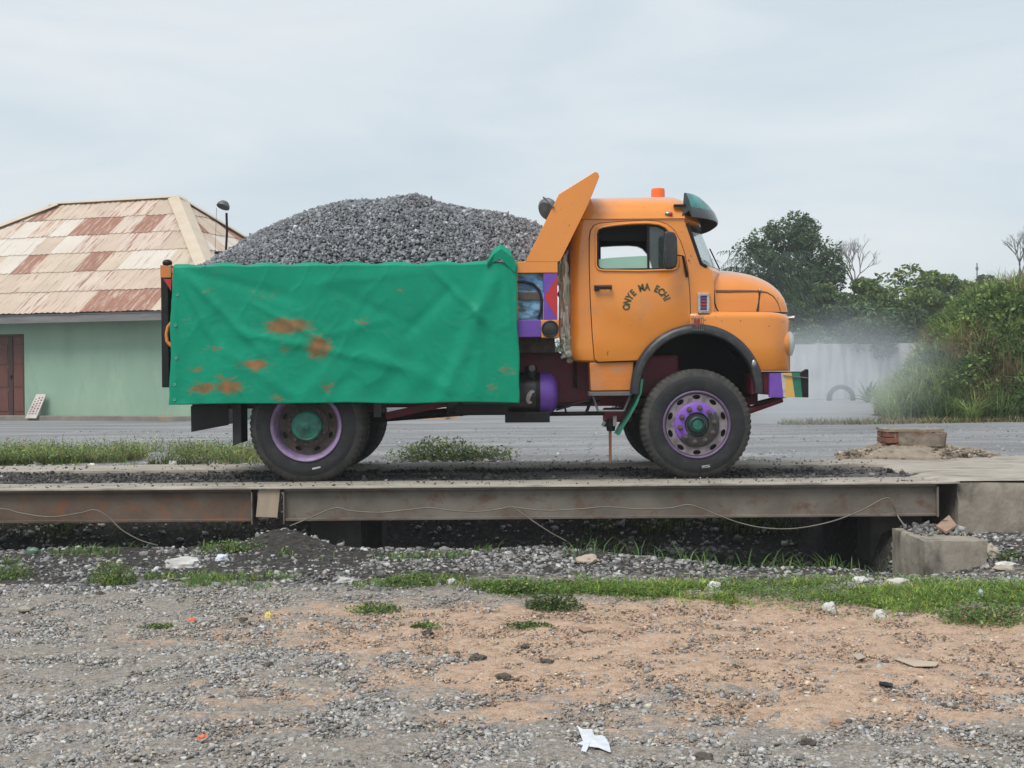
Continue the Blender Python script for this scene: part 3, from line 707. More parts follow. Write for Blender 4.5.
# worn nut ring: purple paint left on one side only
m, nt, b = base_mat('worn_purple_ring'); L = nt.links.new
tc = nn(nt, 'ShaderNodeTexCoord'); sx = nn(nt, 'ShaderNodeSeparateXYZ'); L(tc.outputs['Object'], sx.inputs[0])
mm = nn(nt, 'ShaderNodeMath', operation='MULTIPLY_ADD'); L(sx.outputs['X'], mm.inputs[0]); mm.inputs[1].default_value = -0.75; L(sx.outputs['Z'], mm.inputs[2])
no = nn(nt, 'ShaderNodeTexNoise'); no.inputs['Scale'].default_value = 18; L(tc.outputs['Object'], no.inputs['Vector'])
m3 = nn(nt, 'ShaderNodeMath', operation='MULTIPLY_ADD'); L(no.outputs['Fac'], m3.inputs[0]); m3.inputs[1].default_value = 0.08; L(mm.outputs[0], m3.inputs[2])
mr = nn(nt, 'ShaderNodeMapRange'); mr.inputs['From Min'].default_value = 0.02; mr.inputs['From Max'].default_value = 0.045; L(m3.outputs[0], mr.inputs['Value'])
x = nn(nt, 'ShaderNodeMix', data_type='RGBA'); x.inputs['A'].default_value = (0.045, 0.042, 0.045, 1); x.inputs['B'].default_value = (0.19, 0.075, 0.42, 1)
L(mr.outputs['Result'], x.inputs['Factor']); L(x.outputs['Result'], b.inputs['Base Color']); b.inputs['Roughness'].default_value = 0.5
M['nutring'] = m
FW = wheel_front_meshes()
def put_front(loc, rz, full=True):
    wl = part('wheel', FW[0], truck, loc, (0, 0, rz))
    def sub(n, me, l=(0,0,0)):
        o = bpy.data.objects.new(n, me); C.objects.link(o); o.parent = wl; o.location = l; return o
    sub('tyre', TY); sub('wheel_disc', FW[1]); sub('brake_drum', FW[2]); sub('nut_ring', FW[3]); sub('hub_cap', FW[4])
    if full:
        for k in range(10):
            a = 2*math.pi*(k + .25)/10; sub('wheel_nut', FW[5], (0.168*math.cos(a), -0.006, 0.168*math.sin(a)))
        t = sub('tyre_mark', MARK, (0.085, 0.002, -0.41)); t.rotation_euler = (0, R(-8), 0)
    return wl
put_front((HX, 0.0, HZ), 0)
put_front((HX, 2.3, HZ), math.pi, False)
def wheel_rear_meshes():
    rim = MB(); rim.lathe([(0.318, 0.06), (0.338, 0.02), (0.340, 0.006), (0.334, -0.004), (0.318, 0.0), (0.306, 0.012), (0.298, 0.04), (0.282, 0.10), (0.276, 0.15), (0.318, 0.25)], n=64); rim = rim.mesh('wheel', M['lavender'], smooth=45)
    disc = MB(); holes = []
    for k in range(8):
        a = 2*math.pi*(k + .5)/8; cx, cz = 0.235*math.cos(a), 0.235*math.sin(a)
        holes.append([(cx + 0.034*math.cos(t)*-math.sin(a) + 0.02*math.sin(t)*math.cos(a), cz + 0.034*math.cos(t)*math.cos(a) + 0.02*math.sin(t)*math.sin(a)) for t in [2*math.pi*j/10 for j in range(10)]])
    disc.plate(circ(0, 0, 0.284, 60), holes, 0.118, 0.13); disc = disc.mesh('wheel_disc', M['hubbrown'], smooth=30)
    ring = MB(); ring.lathe([(0.205, 0.12), (0.2, 0.1), (0.19, 0.094), (0.13, 0.09)], n=48); ring = ring.mesh('nut_ring', M['hubbrown'], smooth=40)
    hub = MB(); hub.lathe([(0.148, 0.1), (0.146, 0.03), (0.140, 0.018), (0.128, 0.012), (0.122, 0.016), (0.05, 0.008), (0.035, 0.004), (0.032, -0.014), (0.02, -0.018), (0.0, -0.018)], n=48); hub = hub.mesh('hub_cap', M['greenhub'], smooth=40)
    nut = MB(); nut.lathe([(0.02, 0.0), (0.019, -0.024), (0.011, -0.026), (0.010, -0.045), (0.0, -0.046)], n=6); nut = nut.mesh('wheel_nut', M['hubbrown'])
    return rim, disc, ring, hub, nut
RW = wheel_rear_meshes()
def put_rear(loc, rz, full):
    wl = part('wheel', RW[0], truck, loc, (0, 0, rz))
    def sub(n, me, l=(0,0,0)):
        o = bpy.data.objects.new(n, me); C.objects.link(o); o.parent = wl; o.location = l; return o
    sub('tyre', TY)
    if full:
        sub('wheel_disc', RW[1]); sub('nut_ring', RW[2]); sub('hub_cap', RW[3]); sub('brake_drum', FW[2], (0, 0.08, 0))
        for k in range(10):
            a = 2*math.pi*(k + .4)/10; sub('wheel_nut', RW[4], (0.172*math.cos(a), 0.092, 0.172*math.sin(a)))
        t = sub('tyre_mark', MARK, (0.095, 0.002, -0.40)); t.rotation_euler = (0, R(-12), 0)
    return wl
put_rear((RX, -0.08, RZ), 0, True); put_rear((RX, 0.27, RZ), 0, False)
put_rear((RX, 2.38, RZ), math.pi, True); put_rear((RX, 2.03, RZ), math.pi, False)
for o_ in truck.children:
    if abs(o_.location.x - RX) < 0.01: o_.scale = (1.03, 1.0, 1.03); o_.location.z = 0.548
MB().plate([(HX - .62, 0.78), (HX + .66, 0.78), (HX + .66, 1.35), (HX + .5, 1.62), (HX - .3, 1.62), (HX - .62, 1.2)], [], 0.70, 0.718).build('wheel_arch_liner', M['interior'], truck)
MB().plate([(HX - .62, 0.78), (HX + .66, 0.78), (HX + .66, 1.35), (HX + .5, 1.62), (HX - .3, 1.62), (HX - .62, 1.2)], [], 1.582, 1.60).build('wheel_arch_liner', M['interior'], truck)
MB().box(1.15, 2.5, 0.82, 1.48, 0.62, 1.5).build('engine', M['dark'], truck, bevel=0.05)
MB().box(HX - 0.5, HX - 0.1, 0.55, 0.69, 0.80, 1.22).build('inner_bracket', M['maroon'], truck, bevel=0.03)

# chassis ------------------------------------------------------------
for y in (0.72, 1.50):
    MB().box(-3.25, 2.55, y, y + 0.07, 0.70, 0.93).build('chassis_rail', M['maroon'], truck, bevel=0.008)
for x in (-3.2, -2.7, -1.2, -0.3, 0.55, 1.3, 2.45):
    MB().box(x, x + 0.08, 0.79, 1.50, 0.72, 0.90).build('cross_member', M['maroon'], truck)
mb = MB(); mb.tube([(HX, 0.2, HZ), (HX, 0.5, HZ - 0.04), (HX, 1.8, HZ - 0.04), (HX, 2.1, HZ)], 0.06, 10); mb.sphere((HX, 1.3, HZ), 0.17); mb.build('front_axle', M['maroon'], truck, smooth=40)
mb = MB(); mb.tube([(RX, 0.3, RZ), (RX, 2.0, RZ)], 0.085, 12); mb.sphere((RX, YC, RZ), 0.23, sc=(1, .8, 1)); mb.build('rear_axle', M['hubbrown'], truck, smooth=40)
mb = MB(); mb.tube([(RX + .2, YC, RZ + .02), (0.6, YC, 0.72)], 0.05, 10); mb.build('propeller_shaft', M['dark'], truck, smooth=40)
def spring(cx, z, half, n, y, mat=M['maroon']):
    for k in range(n):
        h = half * (1 - 0.13 * k); mb = MB(); rings = []
        for t in np.linspace(-1, 1, 11):
            x = cx + h * t; zz = z + 0.10 * (t * h / half) ** 2 - 0.014 * k
            rings.append([(x, y - 0.04, zz), (x, y + 0.04, zz), (x, y + 0.04, zz + 0.012), (x, y - 0.04, zz + 0.012)])
        mb.loft(rings); mb.build('spring_leaf', mat, truck)
for y in (0.62, 1.68):
    spring(HX, HZ + 0.07, 0.72, 5, y); spring(RX, RZ + 0.10, 0.75, 6, y)
# slanted torque bar seen between the rear wheel and the tank
x0, z0 = at(386, 416, 0.55); x1, z1 = at(450, 402, 0.55)
mb = MB(); mb.obox(((x0+x1)/2, 0.55, (z0+z1)/2), (math.hypot(x1-x0, z1-z0), 0.07, 0.075), Matrix.Rotation(-math.atan2(z1-z0, x1-x0), 3, 'Y')); mb.build('torque_bar', M['maroon'], truck, bevel=0.005)
x0, z0 = at(380, 417, 0.40); MB().box(x0 - 0.06, x0 + 0.01, 0.38, 0.44, z0, z0 + 0.14).build('bracket', M['greymetal'], truck)

# fuel tank with purple domed end
tx0 = at(445, 400, 0.12)[0]; tx1 = at(541, 400, 0.12)[0]; tz = at(530, 394, 0.12)[1]; ty = 0.36
M['tankblack'] = pm('tank_black', (0.014, 0.015, 0.016), (0.03, 0.03, 0.03), 6, 0.38, dirt=(0.06, 0.055, 0.05), dirt_scale=6)
mb = MB(); mb.lathe([(0.0, tx0), (0.20, tx0 + .01), (0.215, tx0 + .03), (0.215, tx1)], (0, ty, tz), 'X', 36); tank = mb.build('fuel_tank', M['tankblack'], truck, smooth=40)
mb = MB(); mb.lathe([(0.219, tx1 - 0.004), (0.217, tx1 + 0.05), (0.20, tx1 + 0.11), (0.16, tx1 + 0.155), (0.09, tx1 + 0.175), (0.0, tx1 + 0.18)], (0, ty, tz), 'X', 36); mb.build('tank_end', M['purple'], tank, smooth=40)
fx = at(531, 372, 0.15)[0]
mb = MB(); mb.lathe([(0.055, tz + 0.16), (0.055, tz + 0.235), (0.062, tz + 0.24), (0.062, tz + 0.275), (0.05, tz + 0.28), (0.0, tz + 0.28)], (fx, ty - 0.11, 0), 'Z', 20); mb.build('filler_cap', M['dark'], tank, smooth=40)
mb = MB(); mb.lathe([(0.0, 0.0), (0.030, 0.0), (0.033, -0.008), (0.0, -0.012)], (fx + 0.01, ty - 0.175, tz + 0.255), 'Y', 16); mb.build('cap_badge', M['greymetal'], tank, smooth=40)
for xx in (tx1 - 0.03, tx0 + 0.15):
    mb = MB(); mb.lathe([(0.221, xx - 0.02), (0.223, xx - 0.018), (0.223, xx + 0.018), (0.221, xx + 0.02)], (0, ty, tz), 'X', 36); mb.build('tank_strap', M['dark'], tank, smooth=40)
# white hooked mark on the tank
cx, cz = at(531.5, 397, ty - 0.21); rings = []
for k, t in enumerate(np.linspace(60, 300, 13)):
    wd = 0.008 + 0.014 * math.sin(math.pi * k / 12)
    px_, pz_ = 0.030 * math.cos(R(t)), 0.055 * math.sin(R(t))
    px_ += 0.25 * pz_; nx_, nz_ = math.cos(R(t)), math.sin(R(t))
    def surf(X_, Z_): return ty - math.sqrt(max(0.2165 ** 2 - (Z_ - tz) ** 2, 0))
    a_ = (cx + px_ - nx_ * wd, cz + pz_ - nz_ * wd); b_ = (cx + px_ + nx_ * wd, cz + pz_ + nz_ * wd)
    rings.append([(a_[0], surf(*a_) - .004, a_[1]), (b_[0], surf(*b_) - .004, b_[1]), (b_[0], surf(*b_) + .002, b_[1]), (a_[0], surf(*a_) + .002, a_[1])])
mb = MB(); mb.loft(rings); mb.build('painted_hook_mark', M['white'], tank)
x0, z0 = at(505, 423, 0.1); x1, z1 = at(550, 414, 0.1)
MB().box(x0, x1, 0.16, 0.58, z0, z1 + 0.02).build('tank_bracket', M['dark'], truck, bevel=0.006)
x0, z0 = at(455, 415, 0.15); x1, z1 = at(508, 403, 0.15)
MB().box(x0, x1, 0.17, 0.5, z0, z1).build('battery_box', M['dark'], truck, bevel=0.01)
# maroon panels and pipes behind the cab
MB().plate(XZ([(519, 352), (558, 352), (573, 360), (592, 360), (592, 400), (580, 402), (519, 404)], 0.62), [], 0.60, 0.64).build('frame_panel', M['maroon'], truck, bevel=0.006)
MB().box(at(514, 352, .3)[0], at(555, 352, .3)[0], 0.32, 2.0, at(540, 353, .3)[1], at(540, 334, .3)[1]).build('body_pivot_beam', M['hubbrown'], truck, bevel=0.01)
mb = MB(); sp_ = []
for k in range(90):
    t = k / 89; xx, zz = at(575, 352 + 36 * t, 0.5); sp_.append((xx + 0.022 * math.cos(k * 1.0), 0.5 + 0.022 * math.sin(k * 1.0), zz))
mb.tube(sp_, 0.005, 5); mb.build('coiled_air_hose', M['dark'], truck, smooth=60)
for (a, b_, r, y) in [((545, 414), (628, 413), 0.022, 0.45), ((556, 405), (600, 401), 0.012, 0.4), ((556, 410), (590, 400), 0.01, 0.35), ((586, 413), (592, 398), 0.016, 0.4), ((566, 412), (564, 404), 0.01, 0.4)]:
    p, q = at(*a, y), at(*b_, y); mb = MB(); mb.tube([(p[0], y, p[1]), (q[0], y, q[1])], r, 8); mb.build('pipe', M['dark'], truck, smooth=60)

# ---------------------------------------------------------------- cab shell
YD = 0.10; HW = YC - YD
ZB, ZBELT, ZG = 1.15, 2.045, 2.56
xr = at(570.5, 300, YD)[0]
xc_low = at(714, 290, YD)[0]
def xp(z):
    if z <= ZBELT: return xc_low - 0.02 * max(0, (z - 1.9) / .145)
    a = at(702, 270, YD)[0]; b_ = at(684, 221, YD)[0]
    return a + (b_ - a) * (z - ZBELT) / (ZG - ZBELT)
def bulge(z):
    if z <= ZBELT: return 0.05 + 0.17 * max(0, min(1, (z - 1.85) / 0.19))
    return 0.31 - 0.03 * (z - ZBELT) / .5
NF, NS = 14, 6
def plan_ring(z, inset=0.0, hw=None, xrear=None, rc=0.13):
    hw = (HW if hw is None else hw) - inset; xR = (xr if xrear is None else xrear) + inset; P = []
    xF = xp(z) - inset; bl = bulge(z)
    for k in range(NS): 
        t = R(180 + 90 * k / (NS - 1)); P.append((xR + rc + rc * math.cos(t), -(hw - rc) + rc * math.sin(t)))
    for k in range(1, 5): P.append((xR + rc + (xF - xR - rc) * k / 5, -hw))
    for k in range(NF + 1):
        s_ = -1 + 2 * k / NF; P.append((xF + bl * (1 - abs(s_) ** 2.4), hw * s_))
    for k in range(1, 5): P.append((xF + (xR + rc - xF) * k / 5, hw))
    for k in range(NS):
        t = R(90 + 90 * k / (NS - 1)); P.append((xR + rc + rc * math.cos(t), (hw - rc) + rc * math.sin(t)))
    return [(x, YC + y, z) for x, y in P]
rings = []
for z, ins, dx in [(ZB, 0.03, 0.06), (ZB + 0.02, 0.008, 0.025), (ZB + 0.06, 0, 0.008), (ZB + 0.15, 0, 0), (1.6, 0, 0), (1.85, 0, 0), (1.92, 0, 0), (1.98, 0, 0), (ZBELT, 0, 0), (2.2, 0.0, 0), (2.4, 0.0, 0.0), (ZG, 0.004, 0)]:
    rings.append([(p[0], p[1], p[2]) for p in plan_ring(z, ins, xrear=xr + dx)])
mb = MB(); mb.loft(rings); cab = mb.build('cab_body', [M['orange']], truck)
# roof: domed cap on the gutter
rr = []
top = plan_ring(ZG)
cxm = (xr + xp(ZG) + 0.1) / 2
for t in np.linspace(0, 1, 12):
    # superellipse dome
    k = math.cos(t * math.pi / 2) ** 0.5 if t < 1 else 0.02; kf = math.cos(t * math.pi / 2) ** 0.30 if t < 1 else 0.02
    zz = ZG + 0.002 + 0.285 * math.sin(t * math.pi / 2) ** 0.9
    e = 0.012 if t == 0 else 0
    rr.append([(cxm + (p[0] - cxm) * ((kf if p[0] > cxm else k) * (1 + e)), YC + (p[1] - YC) * (k * (1 + e)), zz + 0.02 * (p[0] - cxm) * (1 - k)) for p in top])
mb = MB(); mb.loft(rr); roof = mb.build('roof', M['orange'], truck, smooth=45)
# hollow it out, cut the windows and the wheel arches
win_px = [(597.5, 234), (599, 230), (604, 228), (616, 226.5), (632, 225.4), (648, 225), (658, 226), (664, 228.7), (669.5, 235), (673.5, 244), (676, 254), (676.6, 263), (675, 267.5), (671, 269), (640, 269.3), (604, 269.6), (599.5, 268.5), (597.5, 265)]
winp = XZ(win_px, YD)
inner = MB(); inner.loft([plan_ring(z, 0.045, rc=0.10) for z in (1.22, 1.6, 1.85, 1.95, ZBELT, 2.3, ZG - 0.01)]); io = inner.build('cut_inner', M['interior'])
wc = MB(); wc.plate(winp, [], -0.5, 2.9); wo = wc.build('cut_win', M['orange'])
zs0, zs1 = 2.085, 2.515
def fr(z, d): return xp(z) + d
scp = [(fr(zs0, 0.055), zs0), (fr(zs0 + .03, 0.028), zs0 + .03), (fr(2.3, 0.012), 2.3), (fr(zs1 - .04, 0.012), zs1 - .04), (fr(zs1, 0.03), zs1), (3.2, zs1), (3.2, zs0)]
sc = MB(); sc.plate(scp, [], -0.5, 2.9); so_ = sc.build('cut_screen', M['dark'])
ACX, ACZ = at(697, 391, 0.03); AR = 0.60
def arch_cut(y0, y1):
    q = MB(); q.plate([(ACX - AR, 0.2), (ACX + AR, 0.2)] + arc(ACX, ACZ, AR, 0, 180, 30), [], y0, y1); return q.build('cut_arch', M['interior'])
rw = MB(); rw.plate(XZ([(0, 0)], 0), [], 0, 1) if False else None
rwc = MB(); rwc.box(xr - 0.2, xr + 0.2, YC - 0.6, YC + 0.6, 2.12, 2.45); rwo = rwc.build('cut_rear', M['dark'])
boolean(cab, [io, wo, so_, rwo, arch_cut(-0.6, 0.72), arch_cut(1.58, 3.0)])
smooth_mesh(cab.data, 35)
# headliner closes the roof from below
mb = MB(); mb.loft([[(p[0], p[1], ZG - 0.012) for p in plan_ring(ZG, 0.03)], [(p[0], p[1], ZG - 0.004) for p in plan_ring(ZG, 0.03)]]); mb.build('headliner', M['interior'], truck)

# door -------------------------------------------------------------
archpts = [(697 + 66.5 * math.cos(R(a)), 391 - 66.5 * math.sin(R(a))) for a in (96, 104, 113, 122, 131, 140, 149)]
door_px = [(589.5, 240), (590.5, 231), (594, 225.5), (600, 223.6), (620, 222), (645, 220.8), (658, 221.6), (667, 224.6), (674, 230.5), (680, 241), (684.5, 254), (687.5, 270), (689.5, 295), (690, 318)] + archpts + [(640, 359.5), (637, 360.5), (620, 361), (598, 361.8), (594.6, 359), (592.5, 335), (590.5, 300), (589.5, 265)]
doorp = XZ(door_px, YD)
def shrink(poly, d):
    cx = sum(p[0] for p in poly) / len(poly); cz = sum(p[1] for p in poly) / len(poly)
    o = []
    for x, z in poly:
        l = math.hypot(x - cx, z - cz); o.append((x - (x - cx) / l * d, z - (z - cz) / l * d))
    return o
mb = MB(); mb.plate(doorp, [shrink(winp, -0.004)], YD - 0.020, YD - 0.002); door = mb.build('door', M['orange'], truck, bevel=0.006, smooth=35)
mb = MB(); mb.tube([(x, YD - 0.004, z) for x, z in doorp], 0.007, 6, closed=True); mb.build('door_seal', M['dark'], door, smooth=60)
mb = MB(); mb.tube([(x, YD - 0.024, z) for x, z in shrink(winp, -0.018)], 0.011, 8, closed=True); mb.build('window_moulding', M['orange'], door, smooth=60)
mb = MB(); mb.tube([(x, YD - 0.012, z) for x, z in shrink(winp, 0.002)], 0.008, 6, closed=True); mb.build('window_seal', M['dark'], door, smooth=60)
xd, zd0 = at(648.5, 269, YD); zd1 = at(648.5, 225, YD)[1]
MB().box(xd - 0.012, xd + 0.012, YD + 0.0, YD + 0.03, zd0, zd1).build('window_divider', M['dark'], door)
gp = XZ([(597.6, 260), (600, 259), (610, 257.8), (625, 256.8), (640, 256), (648, 255.7), (648, 269.6), (599, 269.6), (597.6, 267)], YD)
MB().plate(gp, [], YD + 0.008, YD + 0.014).build('lowered_glass', M['mint'], door)
gq = XZ([(649.5, 225.5), (658, 226), (664, 228.7), (669.5, 235), (673.5, 244), (676, 254), (676.6, 263), (675, 267.5), (671, 269), (649.5, 269)], YD)
MB().plate(gq, [], YD + 0.010, YD + 0.015).build('quarter_glass', M['glass'], door)
hx0, hz0 = at(594, 291, YD); hx1, hz1 = at(611.5, 286.3, YD)
mb = MB(); mb.box(hx0 + 0.02, hx1, YD - 0.068, YD - 0.048, hz0 + 0.012, hz1 - 0.004); mb.box(hx0, hx0 + 0.045, YD - 0.066, YD - 0.021, hz0, hz1); mb.box(hx1 - 0.02, hx1 - 0.004, YD - 0.05, YD - 0.021, hz0 + 0.013, hz1 - 0.005); mb.build('door_handle', M['dark'], door, bevel=0.004)
MB().box(hx0 - 0.004, hx1 + 0.004, YD - 0.026, YD - 0.0205, hz1 + 0.002, hz1 + 0.014).build('handle_plate', M['brown_trim'], door, bevel=0.002)
# lettering on an arc
LCX, LCZ = at(647.5, 308.5, YD)
def letter(ch, ang, rad, size, vv, ff):
    cu = bpy.data.curves.new('t', 'FONT'); cu.body = ch; cu.size = size; cu.extrude = 0.0015; cu.align_x = 'CENTER'; cu.offset = 0.004
    o = bpy.data.objects.new('t', cu); C.objects.link(o); bpy.context.view_layer.update()
    me = bpy.data.meshes.new_from_object(o.evaluated_get(bpy.context.evaluated_depsgraph_get()))
    bpy.data.objects.remove(o); bpy.data.curves.remove(cu)
    rot = R(ang - 90); bx = len(vv); hgt = size * 0.7
    for v in me.vertices:
        lx, ly, lz = v.co.x * 0.80, v.co.y, v.co.z
        px_, pz_ = lx, ly + rad
        X_ = px_ * math.cos(rot) - pz_ * math.sin(rot); Z_ = px_ * math.sin(rot) + pz_ * math.cos(rot)
        vv.append((LCX + X_, YD - 0.0225 - lz, LCZ + Z_))
    for p in me.polygons: ff.append(tuple(bx + i for i in p.vertices))
    bpy.data.meshes.remove(me)
vv, ff = [], []
for ch, a in [('O', 176), ('N', 161), ('Y', 146.5), ('E', 133), ('M', 107), ('A', 91), ('E', 65), ('C', 51), ('H', 36.5), ('I', 25)]:
    letter(ch, a, 0.180, 0.094, vv, ff)
mb = MB(); mb.add(vv, ff); mb.build('lettering', M['letter'], door)
# far door skin with its mint inner trim
MB().plate([(x, z) for x, z in doorp], [winp], 2 * YC - YD + 0.002, 2 * YC - YD + 0.02).build('door', M['orange'], truck)

# windscreen
rg = []
for z in np.linspace(zs0 - 0.03, zs1 + 0.03, 6):
    bl = bulge(z); rg.append([(xp(z) - 0.012 + bl * (1 - abs(s_) ** 2.4), YC + (HW - 0.02) * s_, z) for s_ in np.linspace(-1, 1, 25)])
mb = MB(); mb.loft(rg, cap=False, closed=False); ws = mb.build('windscreen', M['glass'], truck, smooth=60)
path = []
for z in np.linspace(zs1, zs0 + 0.03, 6): path.append((fr(z, 0.016), YD + 0.0, z))
path.append((fr(zs0, 0.05), YD + 0.0, zs0 + 0.003))
for s_ in np.linspace(-0.93, 0.93, 25): path.append((xp(zs0) + 0.004 + bulge(zs0) * (1 - abs(s_) ** 2.4), YC + HW * s_, zs0))
path.append((fr(zs0, 0.05), 2*YC - YD, zs0 + 0.003))
for z in np.linspace(zs0 + 0.03, zs1, 6): path.append((fr(z, 0.016), 2*YC - YD, z))
mb = MB(); mb.tube(path, 0.017, 8); mb.build('screen_seal', M['dark'], ws, smooth=60)
for y, x_ in ((0.62, 0), (1.45, 0)):
    s_ = (y - YC) / HW; zt_ = zs0 + 0.02
    p0 = (xp(zt_) + 0.03 + bulge(zt_) * (1 - abs(s_) ** 2.4), y, zt_); s2 = s_ + 0.28; z2 = zs0 + 0.25
    p1 = (xp(z2) + 0.02 + bulge(z2) * (1 - abs(s2) ** 2.4), YC + HW * s2, z2)
    mb = MB(); mb.tube([p0, p1], 0.008, 6); mb.build('wiper', M['dark'], ws)

# visor
rings = []
for s_ in np.linspace(-1, 1, 23):
    y = YC + 1.06 * s_; bl = 0.25 * (1 - abs(s_) ** 2.6); xf = xp(ZG) - 0.0 + bl; e = 0.78 * (1 - 0.62 * abs(s_) ** 5); zt2 = 2.84 - 0.03 * abs(s_) ** 6
    rings.append([(xf - 0.0, y, zt2), (xf + 0.06 * e, y, 2.815), (xf + 0.15 * e, y, 2.755), (xf + 0.235 * e, y, 2.675), (xf + 0.275 * e, y, 2.60), (xf + 0.268 * e, y, 2.575), (xf + 0.25 * e, y, 2.578), (xf + 0.05, y, 2.64), (xf - 0.02, y, 2.585)])
mb = MB(); mb.loft(rings); n = len(rings[0])
mb.m = []
for i in range(len(rings) - 1):
    mb.m += [1 if k in (0, 1, 2) else 2 if k in (5, 6, 7) else 0 for k in range(n)]  # underside faces take the near-black interior material: shade put into the colour
mb.m += [0, 0]
mb.build('sun_visor', [M['visor'], M['teal'], M['interior']], truck, smooth=35)
MB().box(xp(ZG) - 0.10, xp(ZG) + 0.02, YD - 0.02, YD + 0.03, 2.675, 2.70).build('visor_bracket', M['dark'], truck)

# beacon, roof marker lamp
bx, bz = at(658, 200, YC); bw = 7.0 * 13.65 / FPX
bz0 = 2.90
mb = MB(); mb.lathe([(bw * 1.08, bz - 0.05), (bw * 1.08, bz + 0.012), (bw * 0.98, bz + 0.014)], (bx, YC, 0), 'Z', 24); bea = mb.build('beacon_base', M['dark'], truck, smooth=40)
mb = MB(); mb.lathe([(bw, bz + 0.012), (bw * 0.99, bz + 0.09), (bw * 0.93, bz + 0.118), (bw * 0.6, bz + 0.124), (0, bz + 0.125)], (bx, YC, 0), 'Z', 24); mb.build('beacon_lens', M['beacon'], bea, smooth=40)
lx, lz = at(668, 214, YD + 0.03); mb = MB(); mb.sphere((lx, YD - 0.0, lz), 0.03, sc=(1.25, .8, .75)); mb.build('marker_lamp', M['metal'], truck, smooth=60)
mb = MB(); mb.sphere((lx + 0.022, YD - 0.012, lz - 0.004), 0.019); mb.build('marker_lens', M['red'], truck, smooth=60)

# mirror with its arm
MIR = XZ([(664.5, 231), (674.5, 232.5), (677, 238), (677.5, 262), (674, 269), (665, 269.5), (663.5, 262), (663.3, 236)], -0.10)
mb = MB(); mb.plate(MIR, [], -0.13, -0.07); mir = mb.build('mirror', M['flare'], truck, bevel=0.02, seg=3, smooth=50)
p0 = at(676, 255, -.09); p1 = at(683, 256, 0.0); p2 = at(687, 275, YD - 0.02)
mb = MB(); mb.tube([(p0[0], -.09, p0[1]), (p1[0], 0.0, p1[1]), (p2[0], YD - 0.02, p2[1])], 0.008, 6); mb.tube([(p1[0] + .005, 0.03, p1[1]), (p2[0] + 0.002, YD - 0.03, p2[1] - 0.02)], 0.014, 6); mb.build('mirror_arm', M['dark'], mir, smooth=50)

# interior: seat, dash, steering wheel
MB().box(xr + 0.10, xr + 0.32, 0.3, 2.0, 1.75, 2.42).build('seat_back', M['interior'], truck, bevel=0.05)
MB().box(xr + 0.25, xr + 0.80, 0.25, 2.05, 1.45, 1.80).build('seat_cushion', M['interior'], truck, bevel=0.04)
MB().box(xr + 0.09, xr + 0.26, 0.28, 0.75, 2.30, 2.55).build('head_rest', M['interior'], truck, bevel=0.04)
MB().box(xc_low - 0.35, xc_low - 0.06, 0.2, 2.1, 1.75, 2.07).build('dashboard', M['interior'], truck, bevel=0.04)
ang = R(35); sw = []
for k in range(28):
    t = 2*math.pi*k/28; u, v = 0.23*math.cos(t), 0.23*math.sin(t); sw.append((1.38 - u * math.sin(ang), 1.70 + v, 2.10 + u * math.cos(ang)))
mb = MB(); mb.tube(sw, 0.014, 6, closed=True); mb.tube([(1.38, 1.70, 2.10), (1.60, 1.70, 1.80)], 0.02, 6); mb.tube([(1.38, 1.47, 2.10), (1.38, 1.93, 2.10)], 0.012, 6); mb.build('steering_wheel', M['interior'], truck, smooth=60)

# bonnet ------------------------------------------------------------
prof = [(1.98, 2.118, 1.01), (2.10, 2.114, .985), (2.28, 2.100, .94), (2.43, 2.076, .89), (2.54, 2.046, .85), (2.63, 2.006, .81), (2.70, 1.96, .77), (2.755, 1.905, .735), (2.785, 1.855, .71), (2.80, 1.80, .69), (2.81, 1.74, .675)]
ZH0 = 1.625
def hood_sec(x, ztp, hw):
    P = []; e = 2 / 3.0
    for k in range(25):
        t = math.pi * k / 24; c_, s_ = math.cos(t), math.sin(t)
        P.append((x, YC - hw * math.copysign(abs(c_) ** e, c_), ZH0 + (ztp - ZH0) * abs(s_) ** e))
    return P
def hood_at(x):
    for a, b_ in zip(prof, prof[1:]):
        if a[0] <= x <= b_[0]:
            t = (x - a[0]) / (b_[0] - a[0]); return a[1] + (b_[1] - a[1]) * t, a[2] + (b_[2] - a[2]) * t
    return prof[-1][1:]
def hood_y(x, z):
    ztp, hw = hood_at(x); q = min(max((z - ZH0) / (ztp - ZH0), 0), 0.999)
    return YC - hw * (1 - q ** 3.0) ** (1 / 3.0)
dens = []
for x in np.concatenate([np.linspace(1.98, 2.755, 14), [2.772, 2.785, 2.795, 2.803, 2.81]]): a_, b_ = hood_at(x); dens.append(hood_sec(x, a_, b_))
mb = MB(); mb.loft(dens); hood = mb.build('bonnet', M['orange'], truck, smooth=40)
# gap line round the bonnet, trim moulding, latch
pth = []
for k in range(20):
    z = ZH0 + 0.02 + (2.125 - ZH0) * k / 19 * 0.985; x = xc_low + 0.012 + (0.05 * max(0, (1.76 - z) / 0.13) ** 2 if z < 1.76 else 0)
    pth.append((x, hood_y(x, z) - 0.001, z))
mb = MB(); mb.tube(pth, 0.006, 6)
mb.tube([(x, hood_y(x, ZH0 + 0.012) - 0.001, ZH0 + 0.012) for x in np.linspace(xc_low + 0.06, 2.80, 14)], 0.009, 6); mb.build('bonnet_gap', M['dark'], hood, smooth=60)
def on_hood(px, py):
    y = 0.5
    for _ in range(12):
        x, z = at(px, py, y); y = hood_y(min(x, 2.805), z)
    return x, y, z
tr = [on_hood(a, b_) for a, b_ in [(716, 291.3), (726, 291.2), (738, 291), (750, 291), (760, 291.3), (767, 292.5), (773, 296), (777.5, 302), (780.5, 311)]]
